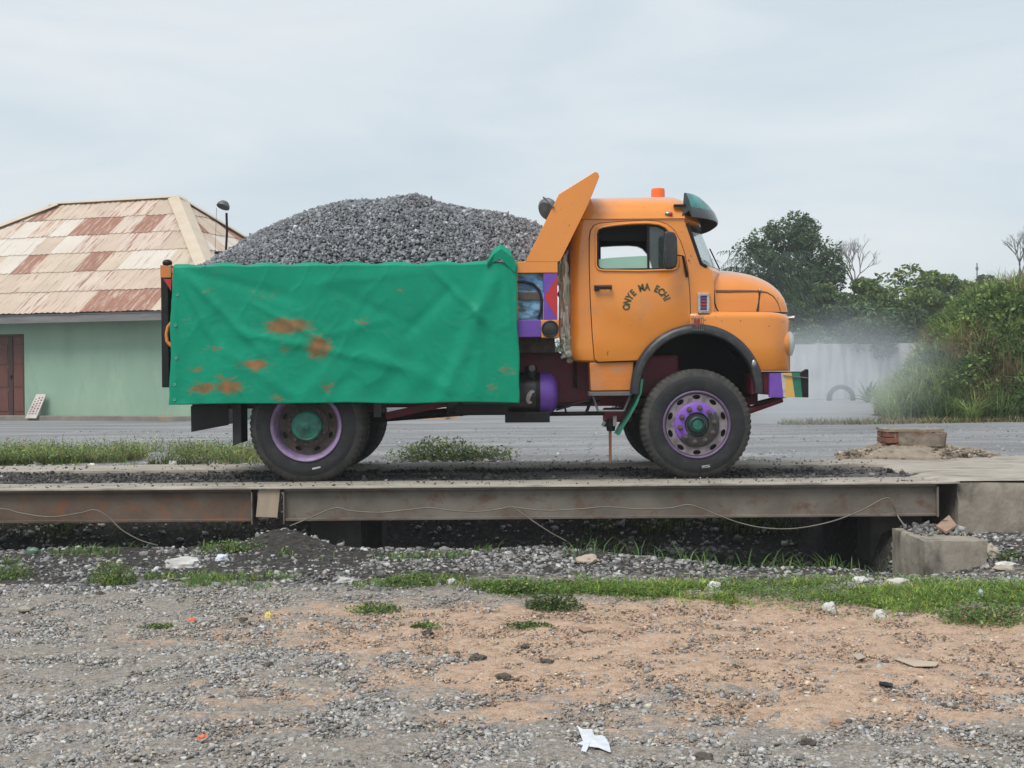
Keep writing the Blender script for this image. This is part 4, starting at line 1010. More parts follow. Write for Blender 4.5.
mb = MB(); mb.tube([(x, y - 0.002, z) for x, y, z in tr], [0.016, 0.016, 0.015, 0.013, 0.010, .008, .007, .006, .005], 6); mb.build('bonnet_moulding', M['brown_trim'], hood, smooth=60)
a_ = on_hood(759.5, 290.5); b_ = at(757, 317, a_[1] - 0.08)
mb = MB(); mb.tube([(a_[0], a_[1] - 0.015, a_[2]), (b_[0], a_[1] - 0.08, b_[1])], [0.009, 0.012], 8); la = mb.build('bonnet_latch', M['dark'], hood, smooth=60)
mb = MB(); mb.sphere((a_[0], a_[1] - 0.018, a_[2]), 0.017); mb.build('latch_knob', M['metal'], hood, smooth=60)
for k in range(3):
    z = 1.72 + 0.07 * k; ya, yb = hood_y(2.805, z), 2 * YC - hood_y(2.805, z)
    MB().box(2.808, 2.824, ya + 0.02, yb - 0.02, z, z + 0.022).build('grille_bar', M['metal'], hood, bevel=0.004)

# front wings -------------------------------------------------------
x_a = at(689, 330, 0.08)[0]
sec = [(x_a, 0.088, 1.655), (x_a + .03, 0.078, 1.65), (2.0, 0.062, 1.645), (2.25, 0.052, 1.64), (2.45, 0.055, 1.637), (2.57, 0.072, 1.634), (2.66, 0.11, 1.625), (2.73, 0.175, 1.612), (2.78, 0.26, 1.60), (2.81, 0.37, 1.585), (2.825, 0.48, 1.57)]
zb = at(780, 371, 0.06)[1]
rings = []
for x, yn, ztp in sec:
    P = []; rad = 0.075
    P.append((x, yn + 0.012, zb)); P.append((x, yn, zb + 0.02)); P.append((x, yn - 0.0, zb + 0.25)); P.append((x, yn, ztp - rad))
    for k in range(1, 7):
        t = math.pi / 2 * k / 6; P.append((x, yn + rad * (1 - math.cos(t)), ztp - rad + rad * math.sin(t)))
    P.append((x, YC, ztp)); Q = [(p[0], 2 * YC - p[1], p[2]) for p in P[::-1][1:]]
    rings.append(P + Q)
mb = MB(); mb.loft(rings); wing = mb.build('front_wing', [M['orange']], truck)
boolean(wing, [arch_cut(-0.6, 0.72), arch_cut(1.58, 3.0)]); smooth_mesh(wing.data, 40)
# arch flares
for side in (0, 1):
    rings = []
    for a in np.linspace(-2, 182, 42):
        ca, sa = math.cos(R(a)), math.sin(R(a)); r_o, r_i = 0.655, 0.565
        bulge_ = 1.0
        sect = [(r_o, 0.075), (r_o + 0.004, 0.03), (r_o - 0.012, -0.005), (r_o - 0.045, -0.022), (r_i + 0.012, -0.018), (r_i, -0.004), (r_i, 0.10), (r_i + .02, 0.11)]
        rings.append([(ACX + r * ca, (y if not side else 2*YC - y), ACZ + r * sa) for r, y in sect])
    mb = MB(); mb.loft(rings); mb.build('wheel_arch_flare', M['flare'], truck, smooth=40)
# green mud guard strip trailing from the arch
for side in (0, 1):
    rings = []
    for a, b_ in [(642, 379), (640.5, 392), (636, 404), (629, 417), (622, 428), (618.5, 435)]:
        x, z = at(a, b_, 0.02); P = [(x - 0.012, 0.0, z), (x + 0.012, 0.0, z), (x + 0.012, 0.42, z), (x - 0.012, 0.42, z)]
        rings.append([(p[0], p[1] if not side else 2*YC - p[1], p[2]) for p in P])
    mb = MB(); mb.loft(rings); mb.build('mudguard_strip', M['mudgreen'] if 'mudgreen' in M else M['green'], truck)
# side vent badge, caged side lamp, indicator
x0, z1_ = at(697.5, 293, 0.09); x1, z0_ = at(709.5, 313.5, 0.09)
mb = MB(); mb.plate([(x0, z0_), (x1, z0_), (x1, z1_), (x0, z1_)], [[(x0 + .027, z0_ + .03), (x1 - .027, z0_ + .03), (x1 - .027, z1_ - .03), (x0 + .027, z1_ - .03)]], 0.066, 0.098); vb = mb.build('side_vent', M['white'], truck, bevel=0.006)
MB().box(x0 + .02, x1 - .02, 0.085, 0.099, z0_ + .02, z1_ - .02).build('vent_screen', M['purple_dull'], vb)
for k in range(4):
    zz = z0_ + 0.05 + k * 0.032; MB().box(x0 + 0.03, x1 - 0.03, 0.076, 0.085, zz, zz + 0.012).build('vent_slat', M['red'] if k in (1, 2) else M['purple'], vb)
lx, lz = at(697, 325, 0.02)
mb = MB(); mb.lathe([(0.032, lz - 0.06), (0.032, lz + 0.05), (0.02, lz + 0.065), (0, lz + 0.066)], (lx, 0.02, 0), 'Z', 14); cl = mb.build('side_lamp', M['red'], truck, smooth=50)
mb = MB()
for k in range(7):
    xx = lx - 0.055 + 0.11 * k / 6; mb.tube([(xx, 0.0, lz - 0.075), (xx, -0.03, lz - 0.06), (xx, -0.03, lz + 0.07), (xx, 0.02, lz + 0.085)], 0.0035, 5)
for zz in (lz - 0.05, lz + 0.01, lz + 0.06): mb.tube([(lx - 0.058, 0.02, zz), (lx - 0.055, -0.03, zz), (lx + 0.055, -0.03, zz), (lx + 0.058, 0.02, zz)], 0.0035, 5)
mb.build('lamp_cage', M['greymetal'], cl)
lx, lz = at(753.5, 364, -0.0)
mb = MB(); mb.sphere((lx, -0.005, lz), 0.035, sc=(.8, .7, 1.3)); mb.build('indicator_lamp', M['metal'], truck, smooth=60)
# head lamps
for side in (0, 1):
    hx, hz = at(785, 344, 0.30); hy = 0.30 if not side else 2*YC - 0.30
    mb = MB(); mb.lathe([(0.155, hx - 0.12), (0.158, hx - 0.01), (0.150, hx + 0.012), (0.135, hx + 0.014)], (0, hy, hz), 'X', 30); hl = mb.build('headlamp', M['orange'], truck, smooth=40)
    mb = MB(); mb.lathe([(0.137, hx + 0.005), (0.134, hx + 0.035), (0.115, hx + 0.065), (0.06, hx + 0.085), (0, hx + 0.09)], (0, hy, hz), 'X', 30); mb.build('lens', M['lens'], hl, smooth=50)
    mb = MB(); mb.lathe([(0.132, hx + 0.006), (0.0, hx - 0.03)], (0, hy, hz), 'X', 24); mb.build('reflector', M['metal'], hl, smooth=50)
MB().box(2.70, 2.80, 0.52, 1.78, 1.10, 1.56).build('front_panel', M['orange'], truck, bevel=0.02)
x_, z_ = at(790, 318, 0.36); mb = MB(); mb.lathe([(0.012, x_ - 0.03), (0.02, x_ + 0.02), (0.03, x_ + 0.04), (0, x_ + 0.042)], (0, 0.36, z_), 'X', 12); mb.build('horn', M['metal'], truck, smooth=50)

# striped bumper
MB().box(2.74, 2.885, 0.03, 2.27, at(800, 397, 0)[1], at(800, 371.5, 0)[1]).build('bumper', M['dark'], truck, bevel=0.012)
yb0, yb1 = -0.02, 0.03
xs_t = [769.5, 781.0, 784.5, 791.5, 800.0]; xs_b = [769.5, 783.5, 786.0, 795.0, 802.5]
for k, (nm, mk_) in enumerate([('purple', 'purple'), ('white', 'white'), ('yellow', 'yellow'), ('green', 'green')]):
    tl, tr_, br, bl_ = (xs_t[k], 373.2 - 0.02*(xs_t[k]-769)), (xs_t[k+1], 373.2 - .02*(xs_t[k+1]-769)), (xs_b[k+1], 397.5), (xs_b[k], 397.3)
    mb = MB(); mb.plate(XZ([bl_, br, tr_, tl], yb0), [], yb0, yb1); mb.build('bumper_stripe', M[mk_], truck)
mb = MB(); mb.plate(XZ([(802.5, 397.5), (808.5, 397.5), (808.5, 369.5), (806.5, 369), (800, 372.6)], yb0), [], yb0 - 0.006, yb1); mb.build('bumper_end', M['dark'], truck, bevel=0.004)
p = at(784, 375.5, yb0 - .02); q = at(808, 378, yb0 - .02); mb = MB(); mb.tube([(p[0], yb0 - .01, p[1]), (q[0], yb0 - .018, q[1])], 0.006, 6); mb.build('bumper_rod', M['greymetal'], truck)
x0, z0 = at(752, 388, 0.1); x1, z1 = at(772, 373, 0.1); MB().box(x0, x1 + .3, 0.12, 0.5, z0 - 0.06, z1).build('bumper_bracket', M['maroon'], truck, bevel=0.006)
p = at(748, 411, 0.45); q = at(782, 399, 0.45); mb = MB(); mb.tube([(p[0], .45, p[1]), (q[0], .45, q[1])], 0.035, 8); mb.build('tow_bar', M['maroon'], truck, smooth=50)
mb = MB(); mb.tube([(p[0] + .05, .3, p[1] + .08), (q[0] + .06, .3, q[1] + .05)], 0.02, 8); mb.build('steering_rod', M['dark'], truck, smooth=50)

# step below the door
mb = MB(); mb.plate(XZ([(589.5, 362.6), (634, 361.8), (631, 390.5), (591, 391)], YD + 0.01), [], YD + 0.01, YD + 0.34); mb.build('step_box', M['orange_dusty'], truck, bevel=0.01)
x0, z0 = at(588.5, 396, YD); x1, z1 = at(632, 391.4, YD)
MB().box(x0, x1, YD - 0.05, YD + 0.3, z0, z1).build('step_tread', M['greymetal'], truck, bevel=0.006)
for a, b_ in [((593, 396), (598, 411)), ((598, 411), (624, 411)), ((624, 411), (630, 396))]:
    p, q = at(*a, YD), at(*b_, YD); mb = MB(); mb.tube([(p[0], YD, p[1]), (q[0], YD, q[1])], 0.012, 6); mb.build('step_bracket', M['greymetal'], truck)
mb = MB(); x0, z0 = at(604, 424, .4); mb.box(x0, x0 + 0.28, 0.35, 0.6, z0 + 0.02, z0 + 0.16); mb.build('spring_hanger', M['maroon'], truck, bevel=0.02)
mb = MB(); x0, z0 = at(611, 431, .3); mb.lathe([(0.0, z0 - 0.005), (0.04, z0), (0.05, z0 + 0.06), (0.03, z0 + 0.12)], (x0, 0.32, 0), 'Z', 12); mb.build('shackle', M['dark'], truck, smooth=50)
x1, z1 = at(610.5, 462, .3); MB().box(x1 - 0.014, x1 + 0.014, 0.305, 0.335, z1, z0 + 0.02).build('hanging_strap', M['brown_trim'], truck)
x0, z0 = at(613, 428, .28); MB().box(x0, x0 + 0.035, 0.26, 0.29, z0 + .02, z0 + 0.12).build('bracket', M['white'], truck)

# ---------------------------------------------------------------- dump body
YN, YF = -0.10, 2.40
xb0 = at(172, 300, YN)[0]; xb1 = at(513, 300, YN)[0]; zrim = at(340, 266, YN)[1]; zfl = 0.98
M['bodyblack'] = pm('body_steel', (0.05, 0.045, 0.04), (0.08, 0.065, 0.05), 4, 0.7, dirt=(0.13, 0.11, 0.09), dirt_scale=4)
for y0, y1 in ((YN, YN + 0.03), (YF - 0.03, YF)):
    MB().box(xb0, xb1 + 0.05, y0, y1, zfl, zrim - 0.01).build('side_board', M['orange_dusty'], truck, bevel=0.006)
    MB().box(xb0, xb1 + 0.05, y0 - 0.012, y1 + 0.012, zrim - 0.06, zrim - 0.012).build('side_rail', M['orange_dusty'], truck, bevel=0.008)
for y0 in (YN - 0.04, YF):
    for x in np.linspace(xb0 + 0.05, xb1 - 0.1, 6): MB().box(x, x + 0.07, y0, y0 + 0.04, zfl, zrim - 0.07).build('side_post', M['purple'], truck, bevel=0.005)
MB().box(xb0, xb1, YN + 0.03, YF - 0.03, zfl, zfl + 0.04).build('bed_floor', M['bodyblack'], truck)
for y in (0.66, 1.56): MB().box(xb0 + 0.1, xb1 + 0.1, y, y + 0.1, zfl - 0.14, zfl - 0.002).build('bed_bearer', M['bodyblack'], truck)
for x in np.linspace(xb0 + 0.2, xb1 - 0.3, 7): MB().box(x, x + 0.07, YN + 0.04, YF - 0.04, zfl - 0.08, zfl - 0.003).build('bed_cross_bearer', M['bodyblack'], truck)
# tailgate
xt0 = at(161, 300, YN)[0]; ztb = at(165, 387.5, YN)[1]; ztt = at(165, 265, YN)[1]
tg = MB().box(xt0, xb0 - 0.035, YN - 0.005, YF + 0.005, ztb, ztt - 0.1).build('tailgate', M['dark'], truck, bevel=0.008)
MB().box(xt0 - 0.003, xb0 - 0.003, YN - 0.01, YF + 0.01, ztt - 0.125, ztt).build('tailgate_cap', M['orange_dusty'], tg, bevel=0.006)
mb = MB(); mb.plate(XZ([(163.5, 279), (171.5, 279), (171, 291)], YN - 0.01), [], YN - 0.012, YN); mb.build('red_marking', M['red'], tg)
mb = MB(); mb.sphere((xt0 + 0.06, YN + 0.02, ztt + 0.02), 0.045, sc=(1.1, 1, .8)); mb.build('hinge_pin', M['dark'], tg, smooth=50)
rgp = [at(a, b_, YN - 0.03) for a, b_ in [(172, 322), (168, 327), (166.5, 334), (167, 341), (170, 345), (173, 346)]]
mb = MB(); mb.tube([(x, YN - 0.03, z) for x, z in rgp], 0.018, 8); mb.build('latch_hook', M['orange_dusty'], tg, smooth=50)
# headboard frame beside the cab
x0 = at(515, 300, YN)[0]; x1 = at(557.5, 300, YN)[0]; zt_ = at(540, 261.5, YN)[1]; zm = at(540, 273, YN)[1]; zl = at(540, 320, YN)[1]; zbm = at(540, 337, YN)[1]
hb = MB().box(x1 - 0.04, x1, YN, YF, zbm, zt_ - 0.02).build('headboard', M['orange'], truck, bevel=0.005)
for y0, y1 in ((YN - 0.01, YN + 0.06), (YF - 0.06, YF + 0.01)):
    MB().box(x0 - 0.02, x1 + 0.004, y0, y1, zm, zt_).build('top_rail', M['orange'], hb, bevel=0.006)
xm = at(543.5, 300, YN)[0]
MB().box(xm, x1 - 0.001, YN - 0.004, YN + 0.05, zl + .002, zm - 0.002).build('corner_post', M['purple'], hb)
mb = MB(); mb.plate(XZ([(544.5, 297), (557, 276), (557, 319)], YN), [], YN - 0.0075, YN - 0.0035); mb.build('red_triangle', M['red'], hb)
M['mural'] = pm('blue_mural', (0.05, 0.16, 0.36), (0.22, 0.42, 0.55), 7, 0.5, dirt=(0.05, 0.08, 0.07), dirt_scale=6, dirt_lo=0.48, dirt_hi=0.6, stretch=(1, 1, 2), lo=0.4, hi=0.6)
MB().box(x0 - 0.05, xm - 0.002, YN + 0.03, YN + 0.05, zl + .002, zm - 0.002).build('painted_panel', M['mural'], hb)
MB().box(x0 - 0.05, xm - 0.03, YN + 0.008, YN + 0.03, at(530, 300, YN)[1], at(530, 292, YN)[1]).build('panel_bar', M['hubbrown'], hb, bevel=0.006)
hp = [at(a, b_, YN) for a, b_ in [(514, 282), (524, 281.5), (533, 284), (539, 290), (542, 300), (541, 312), (538, 318)]]
mb = MB(); mb.tube([(x, YN + 0.012, z) for x, z in hp], 0.014, 8); mb.build('hydraulic_hose', M['dark'], hb, smooth=60)
MB().box(x0, at(541, 330, YN)[0], YN - 0.006, YN + 0.12, zbm, zl).build('lower_rail', M['purple'], hb, bevel=0.005)
lb = MB().box(at(541.3, 330, YN)[0], x1 + 0.012, YN - 0.012, YN + 0.14, zbm - 0.01, zl).build('lamp_box', M['orange'], hb, bevel=0.008)
lx, lz = at(550, 329, YN)
mb = MB(); mb.lathe([(0.085, YN - 0.013), (0.085, YN - 0.03), (0.075, YN - 0.034), (0.066, YN - 0.022), (0.04, YN - 0.03), (0.0, YN - 0.032)], (lx, 0, lz), 'Y', 28); mb.build('round_lamp', M['tankblack'], hb, smooth=40)
# cab guard
gpx = [(525.5, 262), (559, 194), (594.5, 171.8), (598, 173), (599.3, 177), (588, 205), (560.5, 260.5), (558, 262)]
for y0, y1 in ((YN - 0.012, YN + 0.012), (YF - 0.012, YF + 0.012)):
    mb = MB(); mb.plate(XZ(gpx, YN), [], y0, y1); mb.build('cab_guard_plate', M['orange'], hb, bevel=0.004)
gl = XZ([(526.5, 262), (559.5, 195), (594, 173.5)], YN)
rings = [[(x, YN + 0.013, z), (x, YF - 0.013, z), (x + 0.014, YF - 0.013, z - 0.012), (x + 0.014, YN + 0.013, z - 0.012)] for x, z in gl]
mb = MB(); mb.loft(rings); mb.build('cab_guard_sheet', M['orange'], hb)
lx, lz = at(546.5, 211, YN + 0.1)
mb = MB(); mb.lathe([(0.0, -0.02), (0.09, -0.01), (0.115, 0.02), (0.115, 0.05), (0.06, 0.08), (0, 0.085)], (0, 0, 0), 'X', 24); o = mb.build('work_lamp', M['greymetal'], None, smooth=40)
o.rotation_euler = (0, R(-26), R(48)); o.location = (lx, YN + 0.07, lz); o.data.transform(Matrix.Rotation(0, 4, 'X')); child(o, hb)
p = at(543, 198, YN + .05); q = at(554, 209, YN + .05); mb = MB(); mb.tube([(p[0], YN - .02, p[1]), (q[0], YN - .03, q[1])], 0.009, 6); mb.build('lamp_stalk', M['greymetal'], hb)
# rear under-run plate, mud flap
mb = MB(); mb.plate(XZ([(191, 406), (228.5, 405), (228.5, 425), (191.5, 432)], 0.05), [], 0.04, 0.06); mb.build('rear_guard', M['dark'], truck)
MB().box(at(192, 420, .05)[0], at(192, 420, .05)[0] + 0.05, 0.061, 2.2, at(192, 430, .05)[1], at(192, 404, .05)[1]).build('under_run_bar', M['dark'], truck)
x0, z0 = at(233, 444.5, -0.05); x1, z1 = at(241, 400, -0.05)
mb = MB(); mb.plate([(x0, z0 - 0.015), (x1, z0 + 0.02), (x1, z1 + 0.2), (x0, z1 + 0.2)], [], -0.06, -0.045); mb.box(x0 + 0.01, x0 + 0.02, -0.044, 0.55, z0, z1 + 0.2); mb.build('mud_flap', M['rubber'], truck)
# lamp on a stalk at the far rear corner
yl = YF - 0.05
pts = [at(a, b_, yl) for a, b_ in [(226.5, 213), (227, 232), (225.8, 254)]]
mb = MB(); mb.tube([(x, yl, z) for x, z in pts], 0.014, 8); p = at(225.5, 253, yl); q = at(215, 253, yl); mb.box(q[0], p[0], yl - 0.03, yl + 0.03, q[1] - 0.012, q[1] + 0.012)
for a in (216, 221): x_, z_ = at(a, 253, yl); mb.box(x_ - 0.012, x_ + 0.012, yl - 0.02, yl + 0.02, zrim - 0.06, z_)
lp = mb.build('lamp_stalk', M['dark'], truck, smooth=50)
x_, z_ = at(223.5, 205.5, yl)
mb = MB(); mb.lathe([(0.0, 0.05), (0.045, 0.045), (0.072, 0.01), (0.078, -0.02), (0.073, -0.024), (0.0, -0.016)], (0, 0, 0), 'Z', 24); o = mb.build('lamp_head', M['greymetal'], None, smooth=40); o.rotation_euler = (R(-20), R(16), 0); o.location = (x_, yl, z_); child(o, lp)
p = at(217, 208, yl); q = at(215.5, 252, yl); mb = MB(); mb.tube([(p[0], yl - .02, p[1]), (q[0], yl - .02, q[1])], 0.0025, 4); mb.build('lamp_wire', M['greymetal'], lp)

# ------------------------------------------------------------------ gravel load
prof_px = [(196, 272), (210, 269), (222, 263), (232, 253), (245, 243), (262, 233), (280, 222), (300, 213), (320, 206), (340, 201.5), (360, 198.5), (380, 196.5), (400, 195), (418, 194.5), (432, 197), (445, 201), (460, 204), (478, 207.5), (495, 211.5), (510, 216), (525, 220), (540, 226), (552, 240), (560, 262)]
hp_ = np.array([at(a, b_ , YC) for a, b_ in prof_px])
zr0 = zrim - 0.10
def heap(X, Y):
    h = np.interp(X, hp_[:, 0], hp_[:, 1]); s_ = np.abs((np.asarray(Y) - YC) / 1.22)
    k = np.clip(1 - s_ ** 1.9, 0, 1)
    return zr0 + np.maximum(h - 0.045 - zr0, 0) * k + (fbm(np.asarray(X) * 2.2, np.asarray(Y) * 2.2, 91, 4) - 0.5) * 0.13 * np.minimum(1, 3 * k)
hx_ = np.linspace(xb0 + 0.01, xb1 + 0.40, 90); hy_ = np.linspace(YN + 0.035, YF - 0.035, 60)
GX, GY = np.meshgrid(hx_, hy_); GZ = heap(GX, GY) - 0.02
V = np.stack([GX, GY, GZ], -1).reshape(-1, 3); ii = np.arange(90 * 60).reshape(60, 90)
F = np.stack([ii[:-1, :-1], ii[:-1, 1:], ii[1:, 1:], ii[1:, :-1]], -1).reshape(-1, 4)
P0 = [(V, F, np.tile([0.05, 0.052, 0.058], (len(V), 1)))]
N = 42000
X = RNG.uniform(xb0 + 0.03, xb1 + 0.38, N); Y = RNG.uniform(YN + 0.06, YF - 0.06, N)
S = np.clip(RNG.lognormal(math.log(0.027), 0.30, N), 0.012, 0.065)
P0.append(stones(np.stack([X, Y, heap(X, Y) + RNG.uniform(-0.01, 0.012, N)], -1), S, stone_cols(N, (0.185, 0.192, 0.205), 0.36), 0.7))
V, F, cc = cat(P0)
o = np_obj('gravel_load', V, F, M['stone'], cc); tag(o, 'tall heap of blue-grey crushed gravel loaded in the truck bed', 'gravel', kind='stuff')

# ------------------------------------------------------------------ green tarpaulin hung over the side
nu, nv = 240, 110
c00, c10, c11, c01 = [np.array(at(*p, YN - 0.06)) for p in [(170, 404.5), (519.5, 402), (516, 263.5), (172.5, 267)]]
u = np.linspace(0, 1, nu); v = np.linspace(0, 1, nv); U, Vv = np.meshgrid(u, v)
Xg = (c00[0]*(1-U)+c10[0]*U)*(1-Vv) + (c01[0]*(1-U)+c11[0]*U)*Vv
Zg = (c00[1]*(1-U)+c10[1]*U)*(1-Vv) + (c01[1]*(1-U)+c11[1]*U)*Vv
# pixel-like coordinates of the sheet for placing its folds and stains
PX = 170 + 347 * U; PY = 404 - 139 * Vv
def crease(x0, y0, x1, y1, wd, amp):
    dx, dy = x1 - x0, y1 - y0; l = math.hypot(dx, dy); t = ((PX-x0)*dx + (PY-y0)*dy) / l**2; d = ((PX-x0)*dy - (PY-y0)*dx) / l
    f = sm(-0.1, 0.15, t) * (1 - sm(0.8, 1.12, t))
    return amp * f * np.exp(-(d / wd) ** 2)
Yg = np.full_like(Xg, YN - 0.062)
Yg -= 0.05 * (1 - Vv) * (0.35 + 0.65 * vnoise(U * 5.5, Vv * 0.7, 4))
for x0, y0, x1, y1, wd, amp in [(175, 268, 215, 345, 6, -0.030), (178, 268, 262, 352, 7, -0.034), (215, 345, 300, 400, 9, -0.02), (186, 270, 300, 300, 8, 0.018), (230, 330, 420, 372, 7, -0.022), (262, 352, 395, 318, 8, -0.016),
        (430, 268, 492, 330, 6, -0.028), (500, 268, 440, 400, 12, -0.045), (478, 300, 476, 402, 8, -0.03), (505, 270, 517, 402, 6, -0.035), (455, 285, 400, 340, 9, 0.02), (300, 285, 430, 270, 8, -0.012), (360, 350, 470, 400, 10, -0.018),
        (172, 300, 178, 400, 5, -0.02), (330, 290, 420, 330, 8, 0.014), (245, 300, 330, 345, 5, -0.015), (380, 300, 300, 400, 9, -0.012)]:
    Yg += crease(x0, y0, x1, y1, wd * 0.7, amp * 0.5)
for a_, f1, f2, sd in [(0.5, 4.0, 2.2, 12), (-0.7, 6.0, 3.0, 13), (1.3, 9.0, 4.0, 14)]:
    ca_, sa_ = math.cos(a_), math.sin(a_); uu = U * 2.5 * ca_ - Vv * sa_; ww = U * 2.5 * sa_ + Vv * ca_
    r_ = 1 - np.abs(2 * fbm(uu * f1, ww * f2, sd, 3) - 1)
    Yg -= 0.004 * (4.0 / f1) * np.maximum(r_ - 0.86, 0) / 0.14 * sm(.35, .6, fbm(U * 4, Vv * 2, sd + 40, 2))
Yg += (fbm(U * 4, Vv * 1.7, 12, 2) - 0.5) * 0.035
Yg += 0.006 * np.sin(U * 46 + 6 * vnoise(U * 4, Vv * 3, 8)) * (1 - Vv) ** 1.5
Yg = np.minimum(Yg, YN - 0.052)
Zg = Zg + (fbm(U * 6, Vv * 0 + 1.0, 18, 3) - 0.5) * 0.03 * (1 - Vv) + (fbm(U * 6, Vv * 0 + 5.0, 19, 3) - 0.5) * 0.018 * Vv
Xg = Xg + (fbm(Vv * 5, U * 0 + 3.0, 28, 3) - 0.5) * 0.03 * np.abs(2*U - 1)
stain = np.zeros_like(Xg)
for x, y, sx_, sy_, a_ in [(287, 326, 22, 8, 1.15), (318, 348, 12, 11, 1.15), (203, 388, 15, 6, .95), (228, 387, 14, 7, 1.1), (255, 365, 14, 6, .9), (215, 348, 14, 5, .4), (195, 368, 8, 4, .45), (283, 349, 10, 6, .5), (363, 322, 8, 6, .45), (327, 388, 7, 7, .6), (262, 295, 16, 8, .3), (222, 378, 8, 6, .5), (490, 388, 5, 9, .45), (505, 372, 9, 6, .45), (207, 290, 6, 7, .35), (400, 290, 7, 5, .3), (278, 398, 8, 5, .5), (190, 320, 12, 5, .25)]:
    stain = np.maximum(stain, a_ * np.exp(-(((PX - x) / sx_) ** 2 + ((PY - y) / sy_) ** 2)))
rows = [np.stack([Xg, Yg, Zg], -1)]
# the sheet folds over the rim into the bed
topY = Yg[-1]; ov = []
for k, (dy, dz) in enumerate([(0.025, 0.018), (0.065, 0.022), (0.11, 0.008), (0.16, -0.03), (0.24, -0.045)]):
    ov.append(np.stack([Xg[-1], topY + dy, Zg[-1] + dz + 0.012 * np.sin(u * 50 + k)], -1))
G = np.concatenate([rows[0], np.stack(ov)], 0); nr = G.shape[0]
V = G.reshape(-1, 3); ii = np.arange(nr * nu).reshape(nr, nu)
F = np.stack([ii[:-1, :-1], ii[:-1, 1:], ii[1:, 1:], ii[1:, :-1]], -1).reshape(-1, 4)
sc_ = np.concatenate([stain, np.zeros((nr - nv, nu))], 0).reshape(-1); col = np.stack([sc_, sc_, sc_], -1)
m, nt, b = base_mat('green_tarp'); L = nt.links.new
a = nn(nt, 'ShaderNodeAttribute', attribute_name='Col'); tc = nn(nt, 'ShaderNodeTexCoord')
def noise(scale, detail=8, rough=0.6, stretch=(1,1,1)):
    q = nn(nt, 'ShaderNodeMapping'); q.inputs['Scale'].default_value = stretch; L(tc.outputs['Object'], q.inputs['Vector'])
    n = nn(nt, 'ShaderNodeTexNoise'); n.inputs['Scale'].default_value = scale; n.inputs['Detail'].default_value = detail; n.inputs['Roughness'].default_value = rough; L(q.outputs['Vector'], n.inputs['Vector']); return n.outputs['Fac']
gcol = ramp(noise(3), [(0.3, (0.003, 0.235, 0.135)), (0.55, (0.004, 0.268, 0.156)), (0.8, (0.008, 0.30, 0.18))])
s1 = nn(nt, 'ShaderNodeSeparateColor'); L(a.outputs['Color'], s1.inputs[0])
q1 = nn(nt, 'ShaderNodeMath', operation='MULTIPLY_ADD'); L(noise(17, 10, 0.78, (1, 1, 2.2)), q1.inputs[0]); q1.inputs[1].default_value = 2.6; L(s1.outputs[0], q1.inputs[2])
mr = nn(nt, 'ShaderNodeMapRange'); mr.inputs['From Min'].default_value = 1.60; mr.inputs['From Max'].default_value = 1.92; mr.inputs['To Max'].default_value = 0.85; L(q1.outputs[0], mr.inputs['Value'])
st_ = ramp(noise(9), [(0.35, (0.16, 0.11, 0.05)), (0.65, (0.36, 0.12, 0.045))])
c = mixc(mr.outputs['Result'], gcol, st_)
dm = nn(nt, 'ShaderNodeMapRange'); dm.inputs['From Min'].default_value = 0.55; dm.inputs['From Max'].default_value = 0.85; dm.inputs['To Max'].default_value = 0.16; L(noise(5, 8, 0.7, (0.6, 1, 1.5)), dm.inputs['Value'])
dc = nn(nt, 'ShaderNodeRGB'); dc.outputs[0].default_value = (0.16, 0.30, 0.20, 1)
c = mixc(dm.outputs['Result'], c, dc.outputs[0])
L(c, b.inputs['Base Color']); b.inputs['Roughness'].default_value = 0.45; b.inputs['Specular IOR Level'].default_value = 0.14
bp = nn(nt, 'ShaderNodeBump'); bp.inputs['Strength'].default_value = 0.12; bp.inputs['Distance'].default_value = 0.02; L(noise(16, 5, 0.5), bp.inputs['Height']); L(bp.outputs['Normal'], b.inputs['Normal'])
M['tarp'] = m
tarp = np_obj('tarpaulin', V, F, m, col); smooth_mesh(tarp.data, 80)
md = tarp.modifiers.new('thickness', 'SOLIDIFY'); md.thickness = 0.004; md.offset = 0
tag(tarp, 'stained green tarpaulin draped down the side of the truck bed', 'tarpaulin')
# eyelets down the left hem
EY = MB(); EY.lathe([(0.008, -.003), (0.012, -.006), (0.022, -.006), (0.025, -.001), (0.022, .003)], n=16); eyme = EY.mesh('eyelet', pm('pale_eyelet', (.10, .33, .23), (.16, .34, .26), 10, .5), smooth=40)
for f_ in (0.04, 0.155, 0.34, 0.58, 0.80):
    j_ = int(f_ * (nv - 1)); o = bpy.data.objects.new('eyelet', eyme); C.objects.link(o); o.location = (Xg[j_, 3] + .012, Yg[j_, 3] - .006, Zg[j_, 3]); o.scale = (.6, 1, .6); o.parent = tarp
# bunched corner of the sheet, knotted over the rim
p = [at(a_, b_, YN - 0.04) for a_, b_ in [(487, 264), (493, 257), (500, 252), (505, 256), (511, 261), (515, 268)]]
rings = []
for k, (x, z) in enumerate(p):
    w_ = [0.05, 0.12, 0.13, 0.15, 0.16, 0.10][k]
    rings.append([(x, YN - 0.09 + 0.02 * math.sin(k * 2), z - w_ * 0.5), (x + 0.01, YN - 0.10, z + 0.2 * w_), (x, YN - 0.03, z + w_ * 0.6), (x - 0.01, YN + 0.06, z + w_ * 0.3), (x, YN + 0.05, z - w_ * 0.4)])
mb = MB(); mb.loft(rings); mb.build('bunched_corner', M['tarp'], tarp, smooth=35)

